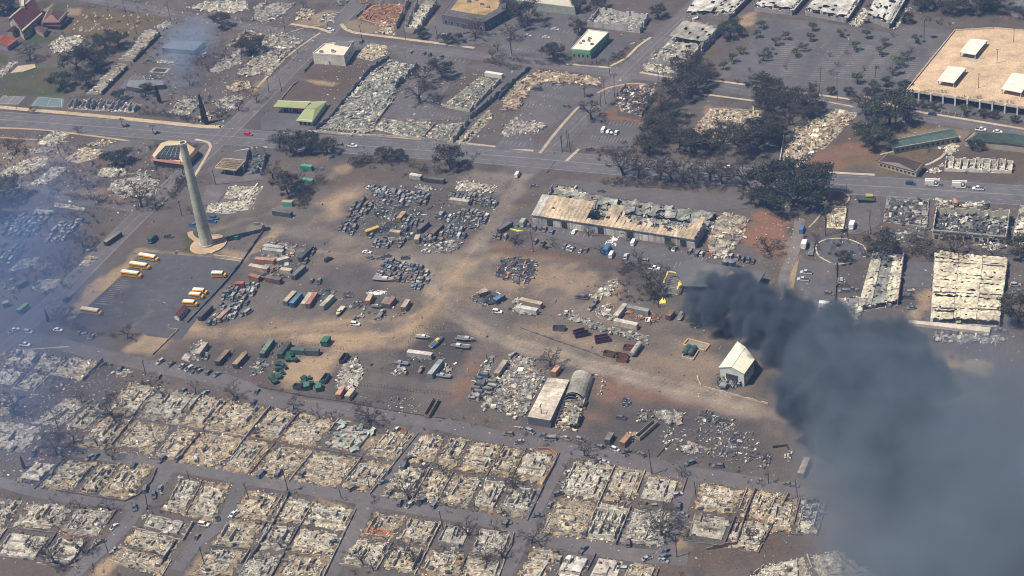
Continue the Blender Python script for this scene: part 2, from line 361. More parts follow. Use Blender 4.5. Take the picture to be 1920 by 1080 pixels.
# colour of the soil itself: (colour, outline, softness in metres, amount)
SOIL = [
 (LITE,'p 520,330 900,330 1000,480 1280,560 1400,780 900,740 330,650 350,560 560,480',30,.3),
 # top left: church grounds, graveyard, school field
 (GRN,'a1 260,10 400,20 600,40 560,70 330,90',3,.8),(GRN,'a1 180,250 400,250 380,310 180,310',2,.9),
 (OLV,'a1 560,60 1160,100 1010,240 800,320 430,240 470,160',5,.95),(GRN,'a1 0,560 260,480 500,500 470,690 0,690',8,.85),
 (BRN,'a1 150,560 360,520 300,640 230,640',6,.6),(GRN,'a1 0,400 60,400 40,450 0,450',2,.9),(TAN,'a1 300,80 380,20 400,30 310,100',1.5,.8),
 (TAN,'a1 480,60 600,50 560,110 470,110',2,.6),(GREY,'a1 900,420 1250,260 1500,300 1300,560 820,700',6,.5),
 (BRN,'a1 400,250 560,240 600,420 300,480',8,.6),
 # top: cleared lots
 (BRN,'a2 450,460 870,465 740,660 560,740 220,720 330,590',2,.95),(TAN,'a2 345,565 640,600 590,630 500,610',2,.85),
 (TAN,'a2 300,160 520,80 650,90 600,170 560,200 280,165',3,.6),(TAN,'a2 670,170 740,130 1040,220 1040,260 720,225',3,.5),
 (TAN,'a2 200,850 340,830 340,870 220,865',2,.8),(LITE,'a2 1100,200 1380,100 1420,180 1220,250',4,.5),
 (TAN,'a2 30,590 200,560 120,700 0,720',3,.4),(LITE,'a2 20,250 400,300 330,420 60,560',6,.4),
 (RED,'a3 680,810 830,790 860,830 1060,870 1050,890 760,870',2,.8),(ORG,'a3 850,610 1120,600 1150,720 1130,740 830,650',3,.5),
 (TAN,'a3 1480,770 1900,810 1920,860 1450,900',3,.7),(TAN,'a3 1680,150 1830,90 1800,180 1640,210',3,.7),
 (BRN,'a4 560,1000 780,850 960,960 900,1075 480,1075',6,.9),(TANG,'a4 1110,900 1400,900 1560,960 1480,1075 940,1075',5,.7),
 (OLV,'a4 1110,890 1380,890 1300,930 1060,960',3,.8),(CHAR,'a4 1090,20 1700,40 1720,140 1300,120',5,.6),
 (RED,'b4 420,100 640,20 860,40 900,160 620,220 320,210',6,.75),(OLV,'b4 880,100 1350,60 1330,140 1180,190',4,.85),
 (BRN,'b4 1200,190 1500,60 1900,110 1900,280 1180,260',6,.7),(OLV,'b4 600,150 900,100 870,200 1180,260 900,250',5,.6),
 # left middle
 (TANG,'b1 0,60 300,0 560,60 450,130 180,280 0,300',8,.5),(RED,'b1 700,380 840,360 870,430 700,400',4,.6),(TANG,'b1 420,370 880,370 900,470 400,420',6,.6),
 (BRN,'b1 500,770 760,640 900,660 760,790 560,830',6,.5),(BRN,'b1 100,410 400,420 330,480 120,480',6,.6),
 (BRN,'b1 0,850 500,820 560,950 60,1075 0,1075',12,.4),
 (TAN,'b1 1000,790 1560,850 1750,870 1740,890 1530,860 1030,815',1.5,.8),(TAN,'c1 490,300 470,250 720,0 870,0 740,170 600,290',3,.8),(TAN,'b1 700,1075 980,800 1030,815 880,990 830,1075',3,.75),
 (GRN,'b1 1290,680 1400,660 1560,690 1640,680 1640,740 1560,820 1400,840 1320,800',2.5,.9),(GRN,'b1 1540,620 1640,650 1640,690 1560,680',2,.6),
 (TAN,'b1 1540,830 1620,780 1780,830 1760,870',3,.6),(LITE,'b1 1480,330 1920,380 1860,540 1540,560',6,.5),
 (TAN,'b2 0,830 150,640 250,650 200,700 60,810',2.5,.8),
 (CHAR,'b1 880,500 1220,400 1280,300 1200,480 1050,540',5,.6),
 # the yards
 (TAN,'b2 540,470 640,380 830,340 860,380 720,440 640,560 560,560',9,.75),(BRN,'b2 480,260 760,180 1200,200 1340,240 1280,320 1100,300 820,310 500,400',12,.75),
 (TAN,'b2 600,210 720,190 700,240 620,250',4,.6),(RED,'b2 420,150 560,120 560,180 400,190',4,.6),(BRN,'b2 1260,480 1440,330 1540,260 1480,420 1290,560',6,.8),
 (LITE,'b2 1480,290 1610,210 1880,260 1830,430 1470,380',4,.7),(RED,'b2 1560,680 1660,630 1600,760 1500,800',5,.5),
 (TANG,'b2 900,740 1480,820 1560,720 1650,640 1740,700 1560,860 1200,860',10,.5),
 (SLATE,'b2 560,880 900,860 900,1060 440,1075 520,1000',7,.7),(TANG,'b2 1280,860 1420,900 1900,1000 1900,1075 1300,1075',14,.6),
 (TAN,'b2 1640,840 1850,790 1820,890 1700,940',6,.6),(RED,'b2 1680,720 1920,720 1920,830 1700,790',6,.5),
 (TAN,'c2 0,390 360,370 760,330 1000,400 1180,240 1380,160 1480,240 1280,330 1040,470 800,520 680,520 300,480 0,450',8,.95),
 (TANG,'c1 1240,320 1900,340 1920,470 1760,480 1500,410 1300,350',10,.8),(TAN,'c2 300,590 560,530 660,560 560,700 520,770 260,800 230,700',5,.95),
 (TANG,'c2 1480,60 1920,20 1920,80 1560,200 1480,240',12,.7),(TANG,'c3 0,60 300,60 520,140 640,60 700,0 0,0',10,.75),
 (SLATE,'c2 860,560 1100,480 1240,400 1600,380 1640,470 1560,560 1480,700 1060,720',10,.55),(RED,'c2 1560,600 1740,490 1640,660 1560,900 1400,990 1440,850',6,.65),
 (TAN,'c1 900,530 1000,430 1250,370 1280,380 1100,560',4,.75),(RED,'c2 0,720 100,700 110,780 0,790',5,.5),
 (BRN,'c1 1340,450 1560,420 1800,480 1700,700 1300,600',10,.4),(CHAR,'c1 1540,430 1740,470 1700,560 1560,520',6,.4),
 (TAN,'b3 0,880 400,900 720,960 700,1075 0,1075',10,.55),(RED,'b3 0,770 520,830 930,900 940,960 600,900 0,860',5,.7),
 ((.27,.15,.10),'b3 1750,620 1900,520 1920,840 1860,850 1720,740',5,.95),((.27,.15,.10),'b4 0,530 280,580 230,700 160,850 0,780',4,.95),
 (TANG,'c3 280,280 540,330 840,460 960,500 900,570 720,560 120,360',6,.9),(BRN,'c3 680,0 900,120 1120,200 1120,60 960,0',8,.6),(TAN,'c3 750,160 860,30 890,40 820,160',3,.7),
 (LITE,'b3 700,1000 860,960 880,1075 680,1075',5,.6),
 (RED,'c3 740,620 1000,700 1400,860 1480,960 1100,940 860,840 740,1050 620,1000',10,.8),(TANG,'c3 1000,380 1500,420 1560,600 1400,760 1000,640 1040,480',14,.45),(BRN,'c3 700,560 960,600 940,640 720,620',6,.4),
 (RED,'c3 1430,740 1560,760 1640,820 1440,790',3,.6),(TANG,'c3 1300,800 1920,900 1920,1075 1700,1000 1300,900',12,.5),
 (TANG,'b4 220,700 300,870 260,1075 200,1075 180,900',2,.8),(TAN,'b4 230,860 300,880 270,1070 205,1070',1.5,.9),
 (BRN,'b4 90,880 220,830 200,1075 130,1075',5,.6),(BRN,'b4 640,700 1100,660 1280,720 1260,860 800,900',10,.4),
 (TAN,'c4 1180,130 1250,100 1250,240 1090,320',4,.7),(TAN,'c4 1380,570 1700,620 1660,720 1380,640',4,.7),
 (TANG,'b2 980,860 1300,880 1420,760 1620,780 1500,1000 1280,1075 1100,1000',16,.6),(TANG,'c2 560,300 900,240 1240,120 1420,40 1560,120 1300,380 900,420',18,.6),(TANG,'c3 280,60 760,140 1000,300 860,420 300,270 0,120',16,.45),(TANG,'c3 900,600 1300,420 1560,560 1500,800 1100,740',18,.5),(TANG,'b3 0,900 500,880 900,960 640,1075 0,1075',12,.6),(TAN,'c1 1500,400 1900,360 1920,440 1700,470',10,.6),(TANG,'b2 620,700 900,760 860,860 560,860',12,.5),(CHAR,'c2 1040,440 1260,370 1640,400 1560,560 1480,720 1040,720',6,.35),
 ((.11,.105,.105),'d3 700,130 780,-60 1100,-120 1500,-100 1800,-20 1920,100 1900,300 1500,260 1100,190',5,.8),((.105,.10,.10),'c3 840,960 870,880 1000,900 1400,940 1700,1000 1700,1075 860,1075',6,.7),(CHAR,'c2 1040,440 1220,370 1640,400 1560,560 1480,720 1040,720 1010,640',4,.5),((.11,.105,.105),'c2 720,330 790,190 860,120 1180,160 1150,260 960,350',5,.6),((.10,.095,.095),'c2 0,600 80,440 300,450 280,560 120,780 0,760',4,.6),((.10,.095,.095),'c2 560,790 640,560 760,540 860,600 820,740 740,880 600,870',5,.6),((.11,.105,.105),'c3 60,300 120,130 320,170 280,270 700,340 1100,420 1060,520 900,470',6,.6),((.105,.1,.1),'b2 620,660 840,330 1320,330 1800,400 1760,620 1480,840 900,800',5,.6),((.11,.105,.105),'b2 40,840 120,720 420,740 460,830 380,1000 120,1060 0,1000',5,.6),((.10,.095,.095),'c1 1300,620 1400,440 1820,480 1760,720 1560,680',6,.55),
 # burned houses
 (BRN,'c1 400,880 620,840 820,1000 560,1075 300,1040',8,.7),(BRN,'c1 250,850 520,720 760,700 560,840',8,.5),(RED,'d1 460,720 640,740 820,740 700,830 470,790',4,.7),
 (BRN,'d1 130,180 360,130 700,20 860,60 640,200 200,200',8,.6),(TAN,'d1 690,1060 790,960 820,990 760,1075',3,.8),(TAN,'d1 1340,1075 1480,850 1500,860 1390,1075',2,.6),
 (TAN,'d2 500,520 760,580 720,630 500,560',3,.8),(ORG,'d2 960,70 1100,20 1120,60 1030,190 940,150',3,.95),(TAN,'d2 820,40 960,80 940,150 760,140',4,.6),
 (BRN,'d2 160,700 300,480 380,560 350,780 180,790',5,.7),(BRN,'d2 820,620 960,620 900,720 800,720',3,.4),(TAN,'d2 450,940 540,890 520,960 470,980',3,.7),
 (RED,'d2 1690,640 1820,480 1840,500 1760,650 1850,690 1720,680',3,.6),(RED,'d2 240,120 330,40 400,100 400,140',4,.5),
 (TAN,'d3 820,270 1060,320 1080,360 880,330',4,.7),(RED,'d3 1400,420 1530,400 1560,480 1450,530',5,.7),(BRN,'d3 1240,1000 1440,920 1900,820 1920,960 1300,1075 1180,1075',8,.9),
 (BRN,'d4 0,820 460,780 520,860 120,960 0,1000',8,.9),(RED,'d4 480,640 600,640 560,860 440,860',8,.6),(BRN,'d3 80,1075 200,850 270,900 180,1075',3,.8),
 (RED,'d3 1780,430 1900,450 1900,760 1740,720',8,.5),(BRN,'d3 300,760 560,780 840,830 800,860 620,830',3,.5),(ORG,'d3 80,640 190,620 150,700 90,690',2,.8),(TAN,'d3 1250,760 1340,700 1340,860 1260,880',3,.6),
 (TAN,'d3 640,760 820,800 800,830 640,810',2,.6),(LITE,'d3 620,200 1000,240 1300,330 1000,290',4,.3),
]
# unsealed lanes: (colour, path, width in metres, softness, amount)
TRACKS = [(LITE,'p 870,520 890,470 930,410 975,338 1000,306',10,3,.9),((.30,.262,.222),'p 740,480 800,500 830,560 900,620 1000,655 1150,698 1300,742 1450,775 1600,800',9,3.5,.95),(TAN,'p 760,640 800,590 830,540 860,500',12,9,.7),((.22,.195,.17),'p 820,520 860,580 960,620 1100,660 1240,700',5,6,.6),
 (LITE,'p 480,428 620,440 760,470 850,500',8,5,.7),(LITE,'p 400,432 450,415 520,395 620,330',5,3,.6),(CHAR,'p 560,540 700,560 820,600',10,12,.4),(TANG,'p 340,610 480,620 640,600 760,600',9,8,.7),((.40,.34,.28),'p 800,520 840,572 900,610 1000,647 1200,700 1400,750',1.6,1.4,.8),((.40,.34,.28),'p 790,530 830,582 890,622 990,660 1190,714 1390,764',1.6,1.4,.8),(TAN,'p 350,615 500,622 640,602 760,598 840,550',2,1.6,.7),(TAN,'p 640,640 740,625 810,585 850,520 900,450',2,1.6,.7),((.36,.31,.26),'p 560,470 700,480 800,505 860,560',1.8,1.6,.7),((.2,.16,.13),'p 420,640 560,625 700,615 800,560',2.2,2,.6),((.19,.15,.125),'p 880,540 1000,560 1100,600 1230,650',2,2,.6),(CHAR,'p 880,480 1000,470 1150,500 1230,540',6,5,.5),(CHAR,'p 850,560 830,640 760,720',12,12,.35)]
def make_ground():
    fx = np.concatenate([[-9000,-3500,-1500,-800], np.arange(-470, 400, 1.7), [700,1500,3500,9000]])
    fy = np.concatenate([[-3000,-800,100,330], np.arange(430, 1190, 1.7), [1400,2000,3500,12000]])
    X, Y = np.meshgrid(fx, fy); x = X.ravel(); y = Y.ravel()
    C = np.tile(np.array(GREY), (x.size, 1))
    n1 = vnoise(x, y, 26, 1); n2 = vnoise(x, y, 9, 2); n3 = vnoise(x, y, 3.4, 3)
    w = np.clip((n1*.6+n2*.4-.55)*4, 0, 1)[:, None]*.6; C = C*(1-w) + np.array(BRN)*w
    w = np.clip((.42-n1*.5-n2*.5)*5, 0, 1)[:, None]*.5; C = C*(1-w) + np.array(CHAR)*w
    for col, s, soft, amt in SOIL:
        P = W(s); px = [p[0] for p in P]; py = [p[1] for p in P]; m = soft*2
        I = np.nonzero((x > min(px)-m) & (x < max(px)+m) & (y > min(py)-m) & (y < max(py)+m))[0]
        if not len(I): continue
        a, b = x[I], y[I]; d = np.full(len(I), 1e9)
        for i in range(len(P)): d = np.minimum(d, segdist(a, b, P[i], P[(i+1) % len(P)]))
        d = np.where(inpoly(a, b, P), d, -d) + (n2[I]-.5)*soft*1.4 + (n3[I]-.5)*soft*.7
        k = (np.clip(d/soft+.5, 0, 1)*amt*(.75+.5*n3[I]).clip(0, 1))[:, None]
        C[I] = C[I]*(1-k) + np.array(col)*k
    for col, s, wd, soft, amt in TRACKS:
        P = smooth_path(W(s), 8); d = np.full(x.size, 1e9)
        for i in range(len(P)-1): d = np.minimum(d, segdist(x, y, P[i], P[i+1]))
        d = wd/2-d+(n2-.5)*soft*1.3+(n3-.5)*soft*.6; k = (np.clip(d/soft+.5, 0, 1)*amt*(.7+.5*n3))[:, None]
        C = C*(1-k)+np.array(col)*k
    C = C*np.array((.65,.605,.56))
    ny, nx = X.shape; idx = np.arange(x.size).reshape(ny, nx)
    F = np.stack([idx[:-1,:-1], idx[:-1,1:], idx[1:,1:], idx[1:,:-1]], 2).reshape(-1, 4)
    me = bpy.data.meshes.new('ground')
    me.vertices.add(x.size); me.vertices.foreach_set('co', np.stack([x, y, np.zeros_like(x)], 1).astype(np.float32).ravel())
    me.loops.add(F.size); me.loops.foreach_set('vertex_index', F.ravel().astype(np.int32))
    me.polygons.add(len(F)); me.polygons.foreach_set('loop_start', np.arange(0, F.size, 4, dtype=np.int32))
    me.update(calc_edges=True)
    at = me.color_attributes.new('col', 'FLOAT_COLOR', 'POINT')
    at.data.foreach_set('color', np.concatenate([C, np.ones((x.size, 1))], 1).astype(np.float32).ravel())
    me.materials.append(M['ground'])
    o = bpy.data.objects.new('ground', me); COL.objects.link(o); tag(o, kind='structure')
# ================================================================ roads, pavements, car parks
_rz = [0.03]
def smooth_path(P, step=5.0):
    P = [np.array(p[:2]) for p in P]
    if len(P) < 3:
        out = P
    else:
        out = []
        for i in range(len(P)-1):
            p0, p1, p2, p3 = P[max(i-1,0)], P[i], P[i+1], P[min(i+2,len(P)-1)]
            n = max(2, int(np.linalg.norm(p2-p1)/step))
            for k in range(n):
                t = k/n
                out.append(.5*(2*p1+(p2-p0)*t+(2*p0-5*p1+4*p2-p3)*t*t+(3*p1-p0-3*p2+p3)*t**3))
        out.append(P[-1])
    return out
def offs(P, d):
    out = []
    for i in range(len(P)):
        t = P[min(i+1,len(P)-1)]-P[max(i-1,0)]; t = t/(np.linalg.norm(t)+1e-9)
        out.append(P[i] + np.array([-t[1], t[0]])*d)
    return out
def strip(mb, P, d0, d1, z, col, h=0.0):
    a = offs(P, d0); b = offs(P, d1); n = len(P)
    if h:
        v = [(p[0],p[1],0) for p in a]+[(p[0],p[1],z+h) for p in a]+[(p[0],p[1],z+h) for p in b]+[(p[0],p[1],0) for p in b]
        f = []
        for k in range(3): f += [(k*n+i, k*n+i+1, (k+1)*n+i+1, (k+1)*n+i) for i in range(n-1)]
        mb.add(v, f, col)
    else:
        mb.add([(p[0],p[1],z) for p in a]+[(p[0],p[1],z) for p in b], [(n+i, n+i+1, i+1, i) for i in range(n-1)], col)
def road(s, w, col=(.118,.11,.112), name='road', step=5.0):
    P = smooth_path(W(s), step); z = _rz[0]; _rz[0] += .006
    mb = MB(); strip(mb, P, -w/2, w/2, z, np.array(col)*(.90,.865,.865))
    o = mb.build(name, 'road'); tag(o, kind='structure')
    return o, P, z
def lane_lines(parent, P, z, offsets, col=(.27,.26,.25), w=.2, dash=0):
    mb = MB()
    for d in offsets:
        if not dash: strip(mb, P, d-w/2, d+w/2, z+.02, col)
        else:
            Q2 = smooth_path(P, 3.0) if len(P) > 2 else P
            L = 0
            for i in range(len(Q2)-1):
                L += np.linalg.norm(Q2[i+1]-Q2[i])
                if int(L/dash) % 2 == 0: strip(mb, Q2[i:i+2], d-w/2, d+w/2, z+.021, col)
    o = mb.build('lane_lines', 'pave', parent); tag(o, kind='structure')
def pavement(s, w=2.0, col=(.34,.27,.19), h=.1, step=5.0):
    P = smooth_path(W(s), step); mb = MB(); strip(mb, P, w/2, -w/2, .02+random.random()*.012, np.array(col), h)
    o = mb.build('pavement', 'pave'); tag(o, kind='structure')
random.seed(3)
make_ground()
hw, HP, hz = road('p -80,217 0,224 220,240 470,259 700,275 960,294 1122,308 1340,327 1534,343 1707,353 1990,371', 19.5, (.118,.114,.12))
lane_lines(hw, HP, hz, (-9.0, 9.0, -.25, .25)); lane_lines(hw, HP, hz, (-5.2, 5.2), dash=4)
s_lah, LP, lz = road('p -60,700 40,615 110,555 200,465 270,395 345,325 430,245 520,155 600,75 690,-15', 12.5, (0.118,0.109,0.109))
lane_lines(s_lah, LP[:60], lz, (-.2, .2), (.2,.18,.15)); lane_lines(s_lah, LP, lz, (-5.4, 5.4))
s_up, UP, uz = road('p 130,-10 300,22 460,50 620,74 780,92 960,112 1140,134 1330,158 1560,196 1700,215 1930,250', 11.0, (0.118,0.111,0.115))
lane_lines(s_up, UP, uz, (-.15, .15), (.2,.18,.15))
s_pap, PP, pz = road('p 985,325 1010,296 1060,255 1110,205 1170,140 1240,72 1310,5 1340,-25', 13.0, (0.118,0.111,0.114))
lane_lines(s_pap, PP[4:], pz, (-.2, .2), (.22,.2,.16)); lane_lines(s_pap, PP[6:], pz, (-3.3, 3.3), dash=3)
road('p -60,640 60,634 182,664 312,692 430,716 500,748 574,760 652,770 756,784 835,797 926,818 1096,850 1174,862 1278,886 1357,897 1440,912 1580,940 1720,965', 8.5, (0.124,0.114,0.112))
road('p 140,845 182,851 300,870 390,884 470,899 560,913 657,931 704,939 808,957 965,987 1018,1008 1100,1026 1200,1042 1290,1048', 7.5, (0.128,0.118,0.115))
road('p 606,1090 652,1016 686,946 704,917 730,878 770,826 800,792', 7.8, (0.126,0.116,0.115))
road('p 935,1095 953,1060 992,977 1023,915 1055,852 1062,838', 7.0, (0.126,0.116,0.115))
road('p 1245,1042 1265,985 1286,925 1296,892', 6.0, (0.126,0.116,0.115))
road('p -30,897 0,904 78,925 182,940 262,948', 6.0, (.125,.12,.12))
road('p 316,872 300,905 262,950 234,987 203,1021 156,1060 130,1090', 6.5, (.122,.117,.12))
road('p 462,892 443,925 425,970 395,998 366,1022 330,1070', 6.0, (.122,.117,.12))
road('p 1500,410 1490,470 1470,520 1478,560 1510,600', 5.0, (.17,.155,.14))
road('p 0,330 70,352 150,378 270,395', 6.0, (0.131,0.119,0.112))
for s, w, c in (('p -60,196 0,201 200,219 390,238 415,236', 3.6, (.42,.32,.21)), ('p 0,240 70,243 150,252 270,268', 1.6, (.34,.25,.18)), ('p 500,240 800,262 1000,283', 1.8, (.36,.31,.24)),
                ('p 0,258 130,266', 1.2, (.3,.22,.16)),
                ('p 1062,302 1090,276 1110,262', 1.8, (.38,.32,.24)), ('p 470,90 560,55 600,48', 1.5, (.35,.28,.2)), ('p 478,168 540,105 600,62', 1.6, (.38,.31,.22)),
                ('p 545,45 600,54 620,62', 2.2, (.42,.34,.24)), ('p 640,45 660,60 750,72 860,86 890,90', 2.4, (.42,.34,.24)), ('p 1012,288 1045,245 1085,200', 1.8, (.34,.29,.22)),
                ('p 1145,124 1175,108 1195,88 1220,70', 1.8, (.42,.34,.24)), ('p 1060,120 1145,127', 1.8, (.42,.36,.26)), ('p 1200,136 1260,145 1330,150 1600,187', 1.8, (.42,.34,.25)),
                ('p 1620,180 1700,205 1800,222 1920,242', 1.8, (.42,.34,.25)), ('p 1330,178 1420,190', 1.6, (.42,.34,.25)), ('p 1510,318 1570,324 1640,328', 2.0, (.42,.36,.28)),
                ('p 1120,175 1140,165 1180,157 1210,158', 1.6, (.45,.3,.2)), ('p 1410,165 1600,200', 1.4, (.36,.28,.2)),
                ('p 20,660 60,655 130,650', 1.0, (.3,.24,.19)), ('p 1165,88 1190,80', 1.2, (.4,.33,.25)),
                ('p 365,330 380,305 395,275 385,265 365,262', 1.6, (.42,.34,.25)), ('p 440,285 470,278 500,276', 1.6, (.42,.34,.25)),
                ('p 1700,282 1735,276 1790,262 1800,255', 1.4, (.45,.38,.28)), ('p 1650,290 1700,278', 1.2, (.4,.33,.24)), ('p 1735,310 1765,295 1790,262', 1.4, (.45,.38,.28))):
    pavement(s, w, c)

def car_park(s, col=(0.118,0.106,0.104), stalls=(), name='car_park', border=None, lw=.24, mcol=(.26,.255,.25)):
    """asphalt sheet; stalls: (start, end, count, direction as a photo point offset, length m)"""
    P = W(s); z = _rz[0]; _rz[0] += .006
    mb = MB(); mb.sheet(P, z, np.array(col)*(.82,.795,.80)); o = mb.build(name, 'road'); tag(o, kind='structure')
    if stalls:
        mk = MB()
        for a, b, n, ang, L in stalls:
            A, B = W1(a), W1(b)
            d = np.array([math.cos(ang), math.sin(ang)])*L
            for i in range(n):
                p = lerp(A, B, i/(n-1))[:2]; q = p+d
                t = np.array([-d[1], d[0]])/L*lw/2
                mk.add([(*(p-t), z+.02), (*(q-t), z+.02), (*(q+t), z+.02), (*(p+t), z+.02)], [(3,2,1,0)], mcol)
        mo = mk.build('stall_markings', 'pave', o); tag(mo, kind='structure')
    if border:
        kb = MB(); Pc = [np.array(p[:2]) for p in P]
        for i in border: kb.bar((*Pc[i], .1), (*Pc[(i+1) % len(Pc)], .1), .35, .2, (.36,.30,.23))
        ko = kb.build('kerb', 'pave', o); tag(ko, kind='structure')
    return o
car_park('b1 1560,860 1750,888 1590,1075 1300,1450 1060,1420 990,1370 700,1330 520,1310 860,1000 1030,815', (.088,.088,.097),
         [('c1 690,190','c1 660,250',2,HWY,8),('c1 700,185','c1 860,20',14,HWY,5.2)], border=(0,))
car_park('a4 0,130 380,150 640,185 960,240 1080,180 1420,225 1075,640 640,715 330,640 0,610 -330,560 -60,330', (0.114,0.107,0.109),
         [('a4 300,330','a4 170,545',16,HWY,9.5),('a4 540,310','a4 350,590',20,HWY,9.5),('a4 730,330','a4 560,560',17,HWY,9.5),
          ('a4 900,345','a4 740,560',16,HWY,9.5),('a4 1060,420','a4 960,560',11,HWY,9.5),('a4 1300,360','a4 1110,600',18,HWY+math.pi,5),('a4 150,320','a4 60,460',11,HWY,9.5)])
car_park('a3 330,600 700,640 640,720 500,800 320,960 0,1000 130,800 230,640', (0.118,0.109,0.109), [('a3 260,690','a3 440,720',9,CROSS,4.5),('a3 170,770','a3 380,800',10,CROSS,5),('a3 300,620','a3 420,640',6,CROSS,4.5)])
car_park('a3 660,890 1060,900 930,1075 560,1075 500,1040', (0.118,0.110,0.111), [('a3 700,890','a3 980,915',12,CROSS,4.2),('a3 660,975','a3 940,1000',13,CROSS+math.pi,6.0)])
car_park('a3 0,70 330,60 620,110 560,240 480,380 0,400 -120,300 -100,180', (0.114,0.107,0.109), [('a3 310,185','a3 520,225',8,CROSS+math.pi,5),('a3 280,250','a3 420,280',6,CROSS+math.pi,5),('a3 0,350','a3 330,400',13,CROSS,4)])
car_park('a3 800,270 960,290 760,460 660,440 700,400', (0.111,0.104,0.107))
car_park('a2 1010,380 1080,350 1560,450 1540,560 1440,600 1340,780 1560,830 1560,860 1400,870 960,850 1060,680 1240,520', (0.118,0.109,0.109), [('a2 1120,385','a2 1560,460',15,CROSS,4),('a2 1300,800','a2 1520,850',9,CROSS+math.pi,3.5)])
car_park('a2 1350,110 1700,230 1880,200 1760,300 1500,340 1330,300 1230,250', (0.114,0.107,0.109))
car_park('a1 1170,300 1480,330 1400,400 1360,470 1040,440', (.12,.117,.122)); car_park('a1 960,540 1210,560 1290,600 1130,720 790,690', (.12,.116,.12),[('a1 960,545','a1 1160,575',9,CROSS+math.pi,4)])
car_park('b3 300,320 420,290 1760,430 1780,500 1500,530 640,400 560,350', (0.118,0.109,0.109))
car_park('b3 20,570 230,590 640,700 1300,800 1480,870 1340,960 1000,900 740,810 240,680 0,640', (.112,.107,.11), [('b3 240,650','b3 640,720',9,CROSS,3.5)])
car_park('b3 1250,900 1900,960 1880,1060 1160,1060 1170,1000', (0.121,0.113,0.115), [('b3 1240,940','b3 1460,900',8,CROSS,6)])
car_park('b4 430,760 500,725 640,725 760,770 790,830 700,890 560,900 450,850', (.098,.097,.104))
car_park('b4 300,870 560,900 570,1075 260,1075', (0.118,0.109,0.109)); car_park('c4 270,0 570,0 550,250 330,250', (.114,.11,.113))
car_park('b4 660,440 880,480 900,600 860,640 720,690 650,690', (0.118,0.110,0.110)); car_park('b4 1060,880 1280,900 1250,1075 1040,1075', (.11,.107,.113))
car_park('a4 1040,700 1920,830 1920,880 1450,820 1060,780', (0.114,0.107,0.109), [('a4 1330,790','a4 1480,815',4,CROSS+math.pi,5)])
car_park('b1 950,10 1120,20 1070,110 930,150 700,140 780,60', (0.118,0.110,0.110)); car_park('b1 1490,220 1700,90 1900,60 1900,300 1560,330', (0.124,0.113,0.109))
car_park('b1 1490,340 1660,340 1560,470 1440,490', (0.124,0.114,0.111), [('b1 1470,400','b1 1560,415',6,CROSS,4)])
car_park('a2 70,850 160,790 330,800 480,900 400,950 80,940', (.11,.106,.108))
car_park('a3 -250,480 220,490 120,600 -40,700 -280,860 -330,800 -60,560', (.112,.108,.11))
car_park('a2 1750,1075 1860,930 2000,960 2100,1075', (.11,.107,.112), [('a2 1800,1040','a2 1960,1060',6,CROSS,5)])

for s, w, c in (('b4 790,830 760,770 640,722 500,725 425,770 440,840 500,880 570,905 690,890',.7,(.44,.37,.28)),('b4 560,900 700,860 780,850',1.0,(.36,.31,.25)),('b4 370,640 420,590 490,500',.9,(.36,.3,.24))): pavement(s, w, c, .12, 2.0)
g_ = W1('b4 548,432'); m_ = MB(); m_.tube([(g_[0],g_[1],-.1),(g_[0],g_[1],.3)], 8.0, (.34,.27,.21), 28); m_.tube([(g_[0],g_[1],-.1),(g_[0],g_[1],.33)], 7.2, (.15,.075,.06), 28); tag(m_.build('round_planting_bed','pave',None,(g_[0],g_[1],0)),'round red-brown planting bed with pale kerb beside the banyan','planting bed')
# ================================================================ KIT: vehicles, containers, trees, poles
def car_profile(kind):
    # (x, roof z) lower body and cabin outline, length along +x = nose
    if kind == 'sedan': return 4.7, 1.8, .82, [(-1.75,.86),(-1.05,1.42),(.35,1.42),(1.15,.9)]
    if kind == 'suv':   return 4.8, 1.9, .98, [(-2.25,1.0),(-2.05,1.75),(.55,1.75),(1.25,1.05)]
    if kind == 'pickup':return 5.6, 1.95, 1.0, [(-.55,1.02),(-.45,1.8),(.85,1.8),(1.5,1.08)]
    if kind == 'van':   return 5.6, 2.0, 1.05, [(-2.75,1.07),(-2.7,2.2),(1.35,2.2),(2.15,1.12)]
    if kind == 'box':   return 6.6, 2.2, 1.0, [(1.3,1.02),(1.4,2.2),(2.3,2.15),(2.9,1.15)]
def car_body(mb, kind, mi=0, burnt=False):
    L, Wd, hb, cb = car_profile(kind); w = Wd/2; g = .1 if burnt else .32
    xs = [-L/2, -L/2+.15, L/2-.9, L/2-.1, L/2]; zt = [hb*.88, hb, hb*.97, hb*.86, hb*.6]
    v = []
    for x, z in zip(xs, zt):
        tw = .9 if abs(x) > L/2-.2 else 1.0
        v += [(x,-w*tw,g),(x,-w*tw,z*.8),(x,-w*.9*tw,z),(x,w*.9*tw,z),(x,w*tw,z*.8),(x,w*tw,g)]
    f = [(i*6+k, (i+1)*6+k, (i+1)*6+k+1, i*6+k+1) for i in range(4) for k in range(5)] + [(0,1,2,3,4,5),(29,28,27,26,25,24)]
    mb.add(v, f, (.5,.5,.5), mi)
    if kind == 'pickup':   # open bed: rim and dark floor
        mb.box((-1.7,0,hb+.012), (1.9,Wd*.74,.02), 0, (.05,.05,.05), mi=1)
